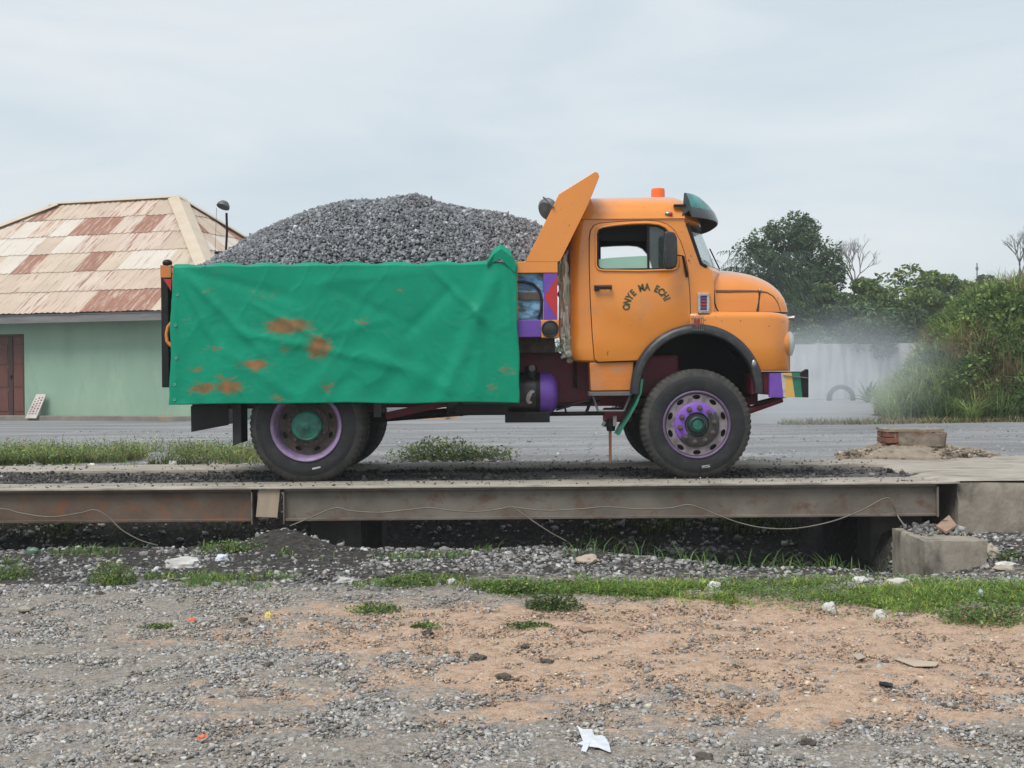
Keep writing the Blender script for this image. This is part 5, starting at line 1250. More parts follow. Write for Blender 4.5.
# crumpled plastic sheeting stuffed between body and cab
M['plastic'] = pm('crumpled_plastic', (0.80, 0.80, 0.77), (0.50, 0.54, 0.42), 7, 0.3, stretch=(2.2, 2.2, 0.8), dirt=(0.16, 0.14, 0.12), dirt_scale=6, dirt_lo=0.6, dirt_hi=0.8, bump=0.5, bscale=9)
c_l = XZ([(558.5, 262), (559, 300), (558.5, 335), (562, 350), (566, 357)], 0.2); c_r = XZ([(567, 250), (570, 300), (571, 335), (571.5, 348), (571, 359)], 0.2)
nv_, nu_ = 46, 12; Vs = []
for j in range(nv_):
    t = j / (nv_ - 1) * 4; i0 = min(int(t), 3); f = t - i0
    l = [c_l[i0][q] + (c_l[i0+1][q] - c_l[i0][q]) * f for q in (0, 1)]; r_ = [c_r[i0][q] + (c_r[i0+1][q] - c_r[i0][q]) * f for q in (0, 1)]
    for i in range(nu_):
        w_ = i / (nu_ - 1)
        Vs.append((l[0] + (r_[0] - l[0]) * w_, 0.22 + 0.10 * (float(vnoise(np.array(w_ * 5), np.array(j * 0.28), 5)) - .5) + 0.05 * (float(vnoise(np.array(w_ * 9), np.array(j * 0.8), 6)) - .5), l[1] + (r_[1] - l[1]) * w_))
mb = MB(); mb.add(Vs, [(j*nu_+i, j*nu_+i+1, (j+1)*nu_+i+1, (j+1)*nu_+i) for j in range(nv_-1) for i in range(nu_-1)])
ps = mb.build('plastic_sheeting', M['plastic'], smooth=25); md = ps.modifiers.new('thickness', 'SOLIDIFY'); md.thickness = 0.05; md.offset = 1
tag(ps, 'crumpled dirty clear plastic sheeting stuffed between truck bed and cab', 'plastic sheet')

# ------------------------------------------------------------------ green house with rusty hip roof
HC = Vector((-7.12, 30.57 - 12.5, 0)); hu = Vector((-0.951, 0.309, 0)); hv = Vector((0.309, 0.951, 0))
def hw_(a, b_, z): p = HC + hu * a + hv * b_; return Vector((p.x, p.y, z))
HL, HD, WH = 13.0, 8.0, 2.62
house = thing('house', 'pale green plastered house with a rusty corrugated hip roof', 'house', hw_(HL/2, HD/2, 0))
M['plaster'] = pm('green_plaster', (0.30, 0.435, 0.325), (0.26, 0.385, 0.29), 1.2, 0.9, stretch=(1, 1, 0.4), dirt=(0.21, 0.30, 0.245), dirt_scale=1.6, dirt_lo=0.5, dirt_hi=0.8, bump=0.2, bscale=30)
M['plinth'] = pm('plinth', (0.24, 0.22, 0.19), (0.17, 0.16, 0.14), 2.5, 0.9, dirt=(0.33, 0.23, 0.15), dirt_scale=1.5)
M['eave'] = pm('fascia_board', (0.22, 0.215, 0.215), (0.15, 0.145, 0.14), 2, 0.7, stretch=(.5, .5, 3))
M['door'] = pm('door_brown', (0.155, 0.052, 0.035), (0.11, 0.040, 0.03), 3, 0.6, stretch=(2, 2, .5))
M['doordark'] = pm('door_frame_brown', (0.06, 0.028, 0.022), (0.045, 0.022, 0.018), 4, 0.6)
M['sheetpale'] = None
ROT = math.atan2(hu.y, hu.x)
def slab(mb, a0, a1, b0, b1, z0, z1):
    P = [hw_(a0, b0, z0), hw_(a1, b0, z0), hw_(a1, b1, z0), hw_(a0, b1, z0), hw_(a0, b0, z1), hw_(a1, b0, z1), hw_(a1, b1, z1), hw_(a0, b1, z1)]
    return mb.add(P, [(0,3,2,1),(4,5,6,7),(0,1,5,4),(1,2,6,5),(2,3,7,6),(3,0,4,7)])
# door position along the wall
def along(px):
    d = ray(px, 380); # intersect with the wall plane
    nrm = hv; t = ((HC - CAM).dot(nrm)) / d.dot(nrm); p = CAM + d * t; return (p - HC).dot(hu)
da1 = along(24.5); da0 = da1 + 1.05; dz = 2.12
t_ = 0.2
slab(MB(), 0, da1, 0, t_, -0.1, WH).build('wall', M['plaster'], house)
slab(MB(), da1 + 0.002, da0 - 0.002, 0, t_, dz, WH).build('wall', M['plaster'], house)
slab(MB(), da0, HL, 0, t_, -0.1, WH).build('wall', M['plaster'], house)
slab(MB(), 0, t_, t_ + .002, HD, -0.1, WH).build('wall', M['plaster'], house)
slab(MB(), HL - t_, HL, t_ + .002, HD, -0.1, WH).build('wall', M['plaster'], house)
slab(MB(), t_ + .002, HL - t_ - .002, HD - t_, HD, -0.1, WH).build('wall', M['plaster'], house)
slab(MB(), -0.03, HL + .03, -0.25, -0.003, -0.12, 0.06).build('plinth', M['plinth'], house, bevel=0.02)
dr = slab(MB(), da1 + 0.06, da0 - 0.06, 0.10, 0.14, 0.03, dz - 0.06).build('door', M['door'], house)
for a0, a1, z0, z1 in [(da1, da1 + .06, 0, dz), (da0 - .06, da0, 0, dz), (da1 + .06, da0 - .06, dz - .06, dz)]:
    slab(MB(), a0, a1, 0.02, 0.16, z0, z1).build('door_frame', M['doordark'], dr)
am = da1 + 0.42
slab(MB(), am, am + 0.13, 0.075, 0.099, 0.03, dz - .06).build('meeting_stile', M['doordark'], dr)
for z0, z1 in ((0.16, 0.66), (0.78, 1.24), (1.36, 1.86)):
    slab(MB(), da1 + 0.11, am - 0.03, 0.085, 0.099, z0, z1).build('door_panel', M['door'], dr, bevel=0.012)
    slab(MB(), am + 0.16, da0 - 0.11, 0.085, 0.099, z0, z1).build('door_panel', M['door'], dr, bevel=0.012)
slab(MB(), am + .02, am + .06, 0.05, 0.074, 0.98, 1.08).build('door_lock', M['dark'], dr)
# hip roof
OV = 0.62; ZE = 2.58; ZRG = 5.95; RA0, RA1 = 3.53, 3.53 + 3.96
A0, A1, B0, B1 = -OV, HL + OV, -OV, HD + OV; BM = HD / 2
def mk_sheet_mat(name, base1, base2, rust_lo, rust_hi, streak):
    m, nt_, b = base_mat(name); L = nt_.links.new
    tc = nn(nt_, 'ShaderNodeTexCoord'); oi = nn(nt_, 'ShaderNodeObjectInfo')
    ad = nn(nt_, 'ShaderNodeVectorMath', operation='ADD'); L(tc.outputs['Object'], ad.inputs[0])
    sc = nn(nt_, 'ShaderNodeVectorMath', operation='SCALE'); sc.inputs[0].default_value = (13, 7, 0); L(oi.outputs['Random'], sc.inputs['Scale']); L(sc.outputs['Vector'], ad.inputs[1])
    mp = nn(nt_, 'ShaderNodeMapping'); mp.inputs['Scale'].default_value = streak; L(ad.outputs['Vector'], mp.inputs['Vector'])
    n1 = nn(nt_, 'ShaderNodeTexNoise'); n1.inputs['Scale'].default_value = 2.2; n1.inputs['Detail'].default_value = 6; n1.inputs['Roughness'].default_value = .65; L(mp.outputs['Vector'], n1.inputs['Vector'])
    n2 = nn(nt_, 'ShaderNodeTexNoise'); n2.inputs['Scale'].default_value = 1.1; n2.inputs['Detail'].default_value = 4; L(ad.outputs['Vector'], n2.inputs['Vector'])
    r1 = nn(nt_, 'ShaderNodeValToRGB'); r1.color_ramp.elements[0].color = rgba(base1); r1.color_ramp.elements[1].color = rgba(base2); r1.color_ramp.elements[0].position = .35; r1.color_ramp.elements[1].position = .65; L(n2.outputs['Fac'], r1.inputs['Fac'])
    mr = nn(nt_, 'ShaderNodeMapRange'); mr.inputs['From Min'].default_value = rust_lo; mr.inputs['From Max'].default_value = rust_hi; L(n1.outputs['Fac'], mr.inputs['Value'])
    n3 = nn(nt_, 'ShaderNodeTexNoise'); n3.inputs['Scale'].default_value = 1.7; n3.inputs['Detail'].default_value = 5; n3.inputs['Roughness'].default_value = .7; L(mp.outputs['Vector'], n3.inputs['Vector'])
    cu_ = nn(nt_, 'ShaderNodeMapRange'); cu_.inputs['From Min'].default_value = .38; cu_.inputs['From Max'].default_value = .47; L(n3.outputs['Fac'], cu_.inputs['Value'])
    mm_ = nn(nt_, 'ShaderNodeMath', operation='MULTIPLY'); L(mr.outputs['Result'], mm_.inputs[0]); L(cu_.outputs['Result'], mm_.inputs[1])
    r2 = nn(nt_, 'ShaderNodeValToRGB'); r2.color_ramp.elements[0].color = (0.33, 0.155, 0.10, 1); r2.color_ramp.elements[1].color = (0.24, 0.105, 0.07, 1); L(n2.outputs['Fac'], r2.inputs['Fac'])
    x = nn(nt_, 'ShaderNodeMix', data_type='RGBA'); L(mm_.outputs[0], x.inputs['Factor']); L(r1.outputs['Color'], x.inputs['A']); L(r2.outputs['Color'], x.inputs['B'])
    L(x.outputs['Result'], b.inputs['Base Color']); b.inputs['Roughness'].default_value = 0.62; b.inputs['Metallic'].default_value = 0.0
    return m
SM = {'cream': mk_sheet_mat('cream_sheet', (0.54, 0.445, 0.345), (0.47, 0.38, 0.29), .55, .70, (6, .6, 1)),
      'pink': mk_sheet_mat('pinkish_sheet', (0.54, 0.43, 0.345), (0.47, 0.365, 0.285), .55, .70, (6, .6, 1)),
      'grey': mk_sheet_mat('greyish_sheet', (0.60, 0.55, 0.48), (0.56, 0.49, 0.42), .60, .74, (6, .6, 1)),
      'mixed': mk_sheet_mat('half_rusted_sheet', (0.58, 0.47, 0.38), (0.52, 0.43, 0.36), .50, .60, (7, .5, 1)),
      'rust': mk_sheet_mat('rusty_sheet', (0.48, 0.36, 0.28), (0.40, 0.28, 0.21), .30, .46, (6, .8, 1))}
def face_sheets(P00, udir, vdir, length, slope_len, lo_fn, hi_fn, nrow, wsheet, pick, seed):
    """sheets on one roof face: u along the eave, v up the slope; lo/hi bound u at height v"""
    rnd = random.Random(seed); nrm = udir.cross(vdir).normalized()
    if nrm.z < 0: nrm = -nrm
    dv = slope_len / nrow
    for r_ in range(nrow):
        v0, v1 = r_ * dv, (r_ + 1) * dv + (0.10 if r_ < nrow - 1 else 0)
        n = int(math.ceil(length / wsheet))
        for c_ in range(n):
            u0, u1 = c_ * wsheet, (c_ + 1) * wsheet + 0.03
            if max(u0, lo_fn(v0)) >= min(u1, hi_fn(v0)) - 0.02: continue
            K = 9; pts = []; ok = False
            for v in (v0, v1):
                a, b_ = max(u0, lo_fn(v)), min(u1, hi_fn(v))
                if b_ <= a:
                    mid = min(max((u0 + u1) / 2, min(lo_fn(v), hi_fn(v))), max(lo_fn(v), hi_fn(v))); a = b_ = mid
                else: ok = True
                lift = 0.010 + 0.012 * (c_ % 2) + (0.016 if v == v0 and r_ > 0 else 0)
                for k in range(K):
                    uu = a + (b_ - a) * k / (K - 1); h = lift + (0.022 if k % 2 else 0.0)
                    pts.append((uu - u0, v - v0, h))
            if not ok: continue
            me = bpy.data.meshes.new('roof_sheet')
            me.from_pydata(pts, [], [(k, k+1, K+k+1, K+k) for k in range(K-1)])
            me.materials.append(SM[pick(c_, r_, rnd)])
            o = bpy.data.objects.new('roof_sheet', me); C.objects.link(o)
            org = P00 + udir * u0 + vdir * v0
            o.matrix_world = Matrix(((udir.x, vdir.x, nrm.x, org.x), (udir.y, vdir.y, nrm.y, org.y), (udir.z, vdir.z, nrm.z, org.z), (0, 0, 0, 1)))
            mw = o.matrix_world.copy()
            o.parent = roofp; o.matrix_parent_inverse = Matrix.Identity(4); o.matrix_world = mw
            # roofp's local frame is world
            o.matrix_basis = mw
# roof deck underneath (one solid), the sheets lie on it
E = [hw_(A0, B0, ZE), hw_(A1, B0, ZE), hw_(A1, B1, ZE), hw_(A0, B1, ZE)]; RG = [hw_(RA0, BM, ZRG), hw_(RA1, BM, ZRG)]
mb = MB(); mb.add([p - Vector((0, 0, 0.03)) for p in E] + [p - Vector((0, 0, 0.03)) for p in RG], [(0, 1, 5, 4), (1, 2, 5), (2, 3, 4, 5), (3, 0, 4), (3, 2, 1, 0)])
roofp = mb.build('roof', M['eave'], house)
RUST = {(3,0),(4,0),(5,0),(11,0),(14,0),(10,2),(14,2),(7,2),(15,3),(6,4),(9,4),(12,5),(8,4),(16,3)}
MIX = {(8,0),(6,1),(7,1),(13,2),(5,3),(6,3),(8,3),(11,4),(7,4),(13,4),(5,4),(7,5),(8,5)}
def pick_front(c_, r_, rnd):
    if (c_, r_) in RUST: return 'rust'
    if (c_, r_) in MIX: return 'mixed'
    q = rnd.random(); return 'cream' if q < .50 else 'pink' if q < .85 else 'grey'
def pick_any(c_, r_, rnd):
    q = rnd.random(); return 'rust' if q < .08 else 'mixed' if q < .24 else 'cream' if q < .62 else 'pink' if q < .82 else 'grey'
# front face
vd = (hw_(0, BM, ZRG) - hw_(0, B0, ZE)); sl = vd.length; vd.normalize(); ln = A1 - A0
face_sheets(hw_(A0, B0, ZE), hu, vd, ln, sl, lambda v: (RA0 - A0) * v / sl, lambda v: ln - (A1 - RA1) * v / sl, 6, 0.66, pick_front, 3)
# right-hand hip face
ud = hv; p0 = hw_(A0, B0, ZE); vd2 = (hw_(RA0, BM, ZRG) - hw_(A0, BM, ZE)); sl2 = vd2.length; vd2.normalize(); ln2 = B1 - B0
face_sheets(p0, ud, vd2, ln2, sl2, lambda v: ln2/2 * v / sl2, lambda v: ln2 - ln2/2 * v / sl2, 6, 0.66, pick_any, 5)
# back and left faces
vd3 = (hw_(0, BM, ZRG) - hw_(0, B1, ZE)); vd3.normalize()
face_sheets(hw_(A0, B1, ZE), hu, vd3, ln, sl, lambda v: (RA0 - A0) * v / sl, lambda v: ln - (A1 - RA1) * v / sl, 3, 1.4, pick_any, 7)
vd4 = (hw_(RA1, BM, ZRG) - hw_(A1, BM, ZE)); sl4 = vd4.length; vd4.normalize()
face_sheets(hw_(A1, B0, ZE), hv, vd4, ln2, sl4, lambda v: ln2/2 * v / sl4, lambda v: ln2 - ln2/2 * v / sl4, 3, 1.4, pick_any, 9)
M['ridgecap'] = pm('cream_cap', (0.56, 0.47, 0.36), (0.50, 0.41, 0.31), 2, 0.6)
for p, q, wd in [(RG[0], RG[1], 0.12), (E[0], RG[0], 0.27), (E[1], RG[1], 0.27), (E[2], RG[1], 0.27), (E[3], RG[0], 0.27)]:
    d = (q - p).normalized(); s_ = d.cross(Vector((0, 0, 1))).normalized(); up = s_.cross(d)
    up = up if up.z > 0 else -up
    rings = []
    for pt in (p, q):
        rings.append([pt - s_ * wd - up * (wd * 0.30) + up * 0.075, pt + up * 0.10, pt + s_ * wd - up * (wd * 0.30) + up * 0.075, pt + s_ * wd - up * (wd * .30) + up * .06, pt + up * 0.085, pt - s_ * wd - up * (wd * .3) + up * .06])
    mb = MB(); mb.loft(rings); mb.build('ridge_cap', M['ridgecap'], roofp)
for a0, a1, b0, b1 in [(A0 + .03, A1 - .03, B0 + .02, B0 + .05), (A0 + .02, A0 + .05, B0 + .06, B1 - .06), (A0 + .03, A1 - .03, B1 - .05, B1 - .02), (A1 - .05, A1 - .02, B0 + .06, B1 - .06)]:
    slab(MB(), a0, a1, b0, b1, ZE - 0.22, ZE - 0.032).build('fascia', M['eave'], roofp)
# board leaning on the wall
M['board'] = pm('white_board', (0.60, 0.56, 0.52), (0.46, 0.42, 0.39), 3, 0.7)
ba = along(40); fr_ = hv
def lean(a, h, off): return hw_(a, -0.33 + 0.22 * h / 0.62 + off, 0.0 + h)
bd = thing('notice_board', 'small white lettered board leaning on the green house wall', 'board', hw_(ba, -0.33, 0.0))
q = [(ba + 0.20, 0.0), (ba - 0.13, 0.0), (ba - 0.27, 0.60), (ba + 0.02, 0.60)]
mb = MB(); mb.add([lean(a, h, 0) for a, h in q] + [lean(a, h, 0.03) for a, h in q], [(0,1,2,3),(7,6,5,4),(0,4,5,1),(1,5,6,2),(2,6,7,3),(3,7,4,0)]); bo = mb.build('board', M['board'], bd)
# rows of illegible maroon strokes on it
mb = MB(); rnd = random.Random(4)
for row in range(3):
    s0 = 0.22 + 0.28 * row
    h = 0.10
    while h < 0.50:
        hh = rnd.uniform(0.03, 0.06)
        def pt(s_, h_): 
            f = h_ / 0.60; a = (ba + 0.20 - 0.18 * f) * (1 - s_) + (ba - 0.13 - 0.14 * f) * s_
            return lean(a, h_, -0.004)
        k = rnd.uniform(.05, .09)
        mb.add([pt(s0 - k, h), pt(s0 + k, h), pt(s0 + k, h + hh * .7), pt(s0 - k, h + hh * .7)], [(0, 1, 2, 3)])
        h += hh + 0.015
mb.build('faded_writing', pm('maroon_ink', (0.16, 0.05, 0.05), (0.25, 0.12, 0.11), 20, 0.7), bd)

# ------------------------------------------------------------------ boundary wall
M['wall'] = pm('pale_wall', (0.47, 0.47, 0.47), (0.37, 0.37, 0.37), 1.5, 0.9, stretch=(2.5, 1, .25), dirt=(0.20, 0.20, 0.20), dirt_scale=1.8, dirt_lo=.48, dirt_hi=.72)
wallt = thing('boundary_wall', 'pale streaked concrete boundary wall behind the smoke', 'wall', (11, 36.1, 0))
xw = at(785, 380, 36)[0] - 3.0; zw0, zw1 = -0.1, at(840, 344, 36)[1]
xw1 = at(930, 380, 36)[0]
nP = 6; wd = (xw1 - xw) / nP
for k in range(nP):
    MB().box(xw + wd * k + 0.10, xw + wd * (k+1) - 0.002, 36, 36.12, zw0, zw1 + 0.02 * math.sin(k * 3)).build('wall_panel', M['wall'], wallt)
    MB().box(xw + wd * k - 0.08, xw + wd * k + 0.098, 35.985, 36.14, zw0, zw1 + 0.035).build('wall_post', M['wall'], wallt, bevel=0.01)

# ------------------------------------------------------------------ trees
M['bark'] = pm('bark', (0.10, 0.08, 0.06), (0.065, 0.05, 0.04), 9, 0.95, stretch=(1, 1, .3), bump=.4)
M['bark_grey'] = pm('grey_bark', (0.20, 0.18, 0.17), (0.14, 0.125, 0.12), 9, 0.95, stretch=(1, 1, .3))
def rv(): return RNG.normal(size=3)
def limb_tubes(mb, base, H, r0, clumps, rnd):
    tip = Vector((base[0] + rnd.uniform(-.2, .2), base[1] + rnd.uniform(-.2, .2), base[2] + H * 0.62))
    mid = Vector(base).lerp(tip, .5) + Vector((rnd.uniform(-.15, .15), rnd.uniform(-.15, .15), 0))
    mb.tube([base, mid, tip], [r0, r0 * .75, r0 * .45], 8)
    for c_ in clumps:
        s_ = Vector(base).lerp(tip, rnd.uniform(.35, 1.0)); e = Vector(c_); m_ = s_.lerp(e, .5) + Vector((0, 0, 0.12 * (e - s_).length))
        mb.tube([s_, m_, e], [r0 * .32, r0 * .2, r0 * .08], 5)
def tree(name, label, cat_, px, py_top, py_low, Y, wpx, base_col, nclump, leaf=0.16, per=260, group=None, seed=1, yellow=.12, gap=1.0):
    rnd = random.Random(seed); x, ztop = at(px, py_top, Y); zlow = at(px, py_low, Y)[1]
    rx = wpx / 2 * (Y + 12.5) / FPX; zc = (ztop + zlow) / 2; rz = (ztop - zlow) / 2
    t = thing(name, label, cat_, (x, Y, -0.05), group)
    cl = []; parts = []
    for k in range(nclump):
        d = rv(); d /= np.linalg.norm(d); rr_ = RNG.uniform(.45, 1.0) ** .6
        c_ = np.array([x, Y, zc]) + d * np.array([rx, rx * .9, rz]) * rr_ * .93
        cr = RNG.uniform(.12, .27) * (rx + rz) / 2 * 1.15
        cl.append(c_); n = int(per * RNG.uniform(.6, 1.3))
        p = RNG.normal(size=(n, 3)); p /= np.linalg.norm(p, axis=1)[:, None]; p *= (RNG.uniform(.35, 1.0, n) ** .5)[:, None] * np.array([1.1, 1.1, .75]) * cr * gap
        kk = RNG.lognormal(0, .18)
        parts.append(leaves(c_ + p, RNG.uniform(.7, 1.4, n) * leaf, gcols(n, np.array(base_col) * kk, .25, yellow), .5))
    V, F, cc = cat(parts); np_obj('crown', V, F, M['leaf'], cc, t)
    mb = MB(); limb_tubes(mb, (x, Y, -0.1), ztop, max(.1, rx * .09), [tuple(c_) for c_ in cl[:14]], rnd); mb.build('trunk', M['bark'], t, smooth=60)
    return t
DG = (0.085, 0.135, 0.066); MG = (0.135, 0.205, 0.07); LG = (0.11, 0.18, 0.05)
tree('broad_tree', 'tall dark broadleaf tree rising behind the truck bonnet', 'tree', 786, 211, 345, 46, 108, DG, 80, .17, 300, seed=2, yellow=.05)
tree('spreading_tree', 'wide green tree behind the boundary wall right of the bare tree', 'tree', 897, 256, 385, 44, 118, MG, 90, .20, 300, seed=3)
tree('low_tree', 'low bright green tree behind the wall beside the bonnet', 'tree', 828, 282, 352, 40, 84, MG, 44, .18, 300, seed=4, yellow=.2)
tree('dark_shrub', 'dark shadowy shrub rising just above the boundary wall', 'shrub', 862, 302, 372, 38, 150, DG, 55, .17, 280, seed=5, yellow=.03)
tree('small_tree', 'small round tree between the spreading tree and the mast', 'tree', 946, 262, 380, 46, 64, MG, 44, .20, 260, seed=6)
tree('far_tree', 'distant round green tree below the mast at the right', 'tree', 996, 266, 350, 60, 60, DG, 36, .24, 260, seed=7)
tree('edge_tree', 'green tree at the right edge behind the grassy bank', 'tree', 1045, 262, 330, 52, 70, MG, 30, .22, 260, seed=8)
# dead brown leaves hanging in the broad tree's right side
x_, z_ = at(833, 262, 45); n = 300; p = RNG.normal(size=(n, 3)) * np.array([.28, .25, .36])
def palm(px, py, Y, L_, nf, label, seed, trunk_h=None, col=(0.046, 0.08, 0.048), group='oil palms behind the truck'):
    rnd = random.Random(seed); x, z = at(px, py, Y); t = thing('oil_palm', label, 'palm', (x, Y, -0.05), group)
    mb = MB(); mb.tube([(x, Y, -0.1), (x + .05, Y, z * .5), (x, Y, z)], [.2, .17, .2], 10); mb.build('trunk', M['bark'], t, smooth=60)
    for k in range(nf):
        az = 2 * math.pi * (k + rnd.uniform(-.3, .3)) / nf * 2.6; el = rnd.uniform(-0.2, 1.5); l = L_ * rnd.uniform(.7, 1.1)
        d = np.array([math.cos(az), math.sin(az), 0]); s = np.array([-math.sin(az), math.cos(az), 0]); Vs, Fs, Cs = [], [], []
        c_ = np.array(col) * rnd.uniform(.7, 1.4); prev = None; pos = np.array([x, Y, z]); e_ = el
        for i in range(24):
            f = i / 23; e_ = el - 1.7 * f ** 1.3
            st_ = l / 23; pos = pos + (d * math.cos(e_) + np.array([0, 0, math.sin(e_)])) * st_
            ll = .62 * math.sin(math.pi * (0.08 + .88 * f)) ** .7 * L_ / 2.6
            for sg in (-1, 1):
                tipp = pos + s * sg * ll * rnd.uniform(.3, .75) + d * ll * rnd.uniform(.2, .6) + np.array([0, 0, -ll * rnd.uniform(.2, 1.0)])
                wv = d * 0.022 * L_ / 2.6
                b0 = len(Vs); Vs += [pos - wv, pos + wv, tipp + wv * .25, tipp - wv * .25]; Fs.append((b0, b0 + 1, b0 + 2, b0 + 3)); q = c_ * rnd.uniform(.75, 1.3); Cs += [q] * 4
        np_obj('frond', np.array(Vs), np.array(Fs), M['leaf'], np.array(Cs), t)
    return t
palm(764, 290, 41, 2.9, 44, 'feathery dark oil palm in front of the broad tree', 3)
palm(716, 281, 43, 2.0, 24, 'small oil palm peeping out behind the windscreen', 5)
palm(803, 316, 39, 2.0, 26, 'short oil palm drooping between bonnet and wall', 8)
def bare(px, py0, py1, Y, label, seed, spread=.5, rootpx=None):
    rnd = random.Random(seed); x, zt_ = at(px, py1, Y); z0 = -0.1; t = thing('bare_tree', label, 'tree', (x, Y, -0.05), 'leafless trees')
    mb = MB(); zb_ = at(px, py0, Y)[1]
    mb.tube([(x, Y, z0), (x + .1, Y, zb_)], [.09, .05], 8)
    tw = MB()
    def grow(p, d, l, r_, dep):
        q = p + d * l; tgt = mb if dep < 2 else tw
        tgt.tube([p, p.lerp(q, .5) + Vector((rnd.uniform(-.06, .06), rnd.uniform(-.06, .06), 0)) * l, q], [r_, r_ * .85, r_ * .65], 5 if dep < 3 else 4)
        if dep >= 5: return
        for _ in range(3 if dep < 3 else 2):
            nd = (d + Vector((rnd.uniform(-1, 1), rnd.uniform(-1, 1), rnd.uniform(-.25, .6))) * spread).normalized()
            grow(q, nd, l * rnd.uniform(.6, .85), r_ * .62, dep + 1)
    h = (zt_ - zb_)
    for k in range(4): grow(Vector((x + .1, Y, zb_)), Vector((rnd.uniform(-.9, .9), rnd.uniform(-.6, .6), 1)).normalized(), h * .30, .042, 0)
    tr = mb.build('trunk', M['bark_grey'], t, smooth=60); tw.build('twigs', M['bark_grey'], t)
bare(852, 285, 232, 48, 'leafless grey tree between the broad tree and spreading tree', 4, .75)
bare(1018, 280, 226, 50, 'pale leafless tree at the right edge above the bank', 9, .6)
x_, z_ = at(977, 263, 95); mb = MB(); mb.tube([(x_, 95, 0), (x_, 95, z_)], [.09, .05], 6)
mb.box(x_ - .10, x_ + .10, 94.95, 95.05, z_ - .6, z_ - .35)
tag(mb.build('radio_mast', M['greymetal']), 'thin distant mast poking above the trees at the right', 'mast')

# far tree line closing the yard behind the truck
n = 60000; nc = 420; cx = RNG.uniform(-75, 9, nc); cy = RNG.uniform(74, 82, nc); hh = 2.2 + 2.6 * fbm(cx * .12, cy * 0 + 1, 171, 3); cz = RNG.random(nc) * hh; ci = RNG.integers(0, nc, n)
p = RNG.normal(size=(n, 3)); p /= np.linalg.norm(p, axis=1)[:, None]; p *= (RNG.random(n) ** .4 * RNG.uniform(.6, 1.3, n))[:, None]
kk = RNG.lognormal(0, .2, nc)[ci]
V, F, c_ = leaves(np.stack([cx[ci], cy[ci], cz[ci] + .3], -1) + p, RNG.uniform(.2, .42, n), np.clip(np.array([[.075, .125, .055]]) * (kk * RNG.lognormal(0, .25, n))[:, None], .01, .4), .5)
o = np_obj('tree_line', V, F, M['leaf'], c_); tag(o, 'far low line of trees closing the yard behind the truck', 'trees', kind='stuff')

# ------------------------------------------------------------------ overgrown bank on the right
def bank(X, Y):
    X = np.asarray(X, float); Y = np.asarray(Y, float)
    n = (fbm(X * .55, Y * .55, 101, 4) - .5)
    return 2.75 * sm(7.1, 10.6, X - 0.31 * (Y - 14) + n * 1.2) * sm(13.4, 16.2, Y + n * 1.4 - .12 * (X - 9)) * (1 - sm(21, 25, Y)) * (0.75 + .5 * fbm(X * .4, Y * .4, 103, 3)) - 0.12
gx = np.linspace(6.8, 26, 80); gy = np.linspace(13, 30, 60); GX, GY = np.meshgrid(gx, gy); GZ = bank(GX, GY)
V = np.stack([GX, GY, GZ], -1).reshape(-1, 3); ii = np.arange(80 * 60).reshape(60, 80); F = np.stack([ii[:-1, :-1], ii[:-1, 1:], ii[1:, 1:], ii[1:, :-1]], -1).reshape(-1, 4)
bk = np_obj('bank', V, F, pm('bank_soil', (0.075, 0.055, 0.035), (0.04, 0.035, 0.022), 3, .95)); bk['kind'] = 'structure'; smooth_mesh(bk.data, 60)
n = 80000
X = RNG.uniform(7.2, 19, n); Y = 13.3 + RNG.random(n) ** 1.5 * 11; Z = bank(X, Y)
k = Z > -0.06 + 0.05; X, Y, Z = X[k], Y[k], Z[k]; n = len(X)
pt_ = fbm(X * .8, Z * 1.1 + Y * .2, 111, 4); H = RNG.uniform(.25, .85, n) * (0.6 + .8 * pt_); 
basec = np.where((pt_ > .56)[:, None], np.array([[.29, .37, .12]]), np.array([[.16, .23, .08]]))
dry = (fbm(X * .6 + 9, Z * .9, 115, 4) > .57) & (RNG.random(n) < .75); basec = np.where(dry[:, None], np.array([[.27, .205, .12]]), basec)
cc = np.clip(basec * RNG.lognormal(0, .3, n)[:, None], .01, .5)
b1 = blades(np.stack([X, Y, Z - .03], -1), H, RNG.uniform(.012, .030, n), RNG.uniform(.2, 1.5, n), cc)
V, F, c_ = b1
o = np_obj('bank_grass', V, F, M['leaf'], c_); tag(o, 'tall tangled grass covering the right-hand bank', 'grass', kind='stuff')
# leafy creepers and bushes on the bank: clumps
n = 95000
cx = RNG.uniform(7.2, 17, 420); cy = 13.6 + RNG.random(420) * 6; kz = bank(cx, cy); sel = kz > .15; cx, cy, kz = cx[sel], cy[sel], kz[sel]
ci = RNG.integers(0, len(cx), n); rad = RNG.uniform(.25, .55, len(cx)); p = RNG.normal(size=(n, 3)); p /= np.linalg.norm(p, axis=1)[:, None]; p *= (RNG.random(n) ** .4)[:, None]; p[:, 2] *= .7
P = np.stack([cx[ci], cy[ci], kz[ci] + .12], -1) + p * rad[ci][:, None]
tint = np.array([[.075, .135, .045], [.16, .25, .075], [.26, .36, .11]])[RNG.integers(0, 3, len(cx))]
cc = np.clip(tint[ci] * RNG.lognormal(0, .28, n)[:, None], .008, .5)
V, F, c_ = leaves(P, RNG.uniform(.06, .15, n), cc, .4)
o = np_obj('bank_creeper', V, F, M['leaf'], c_); tag(o, 'leafy green creeper mounded over the right-hand bank', 'creeper', kind='stuff')
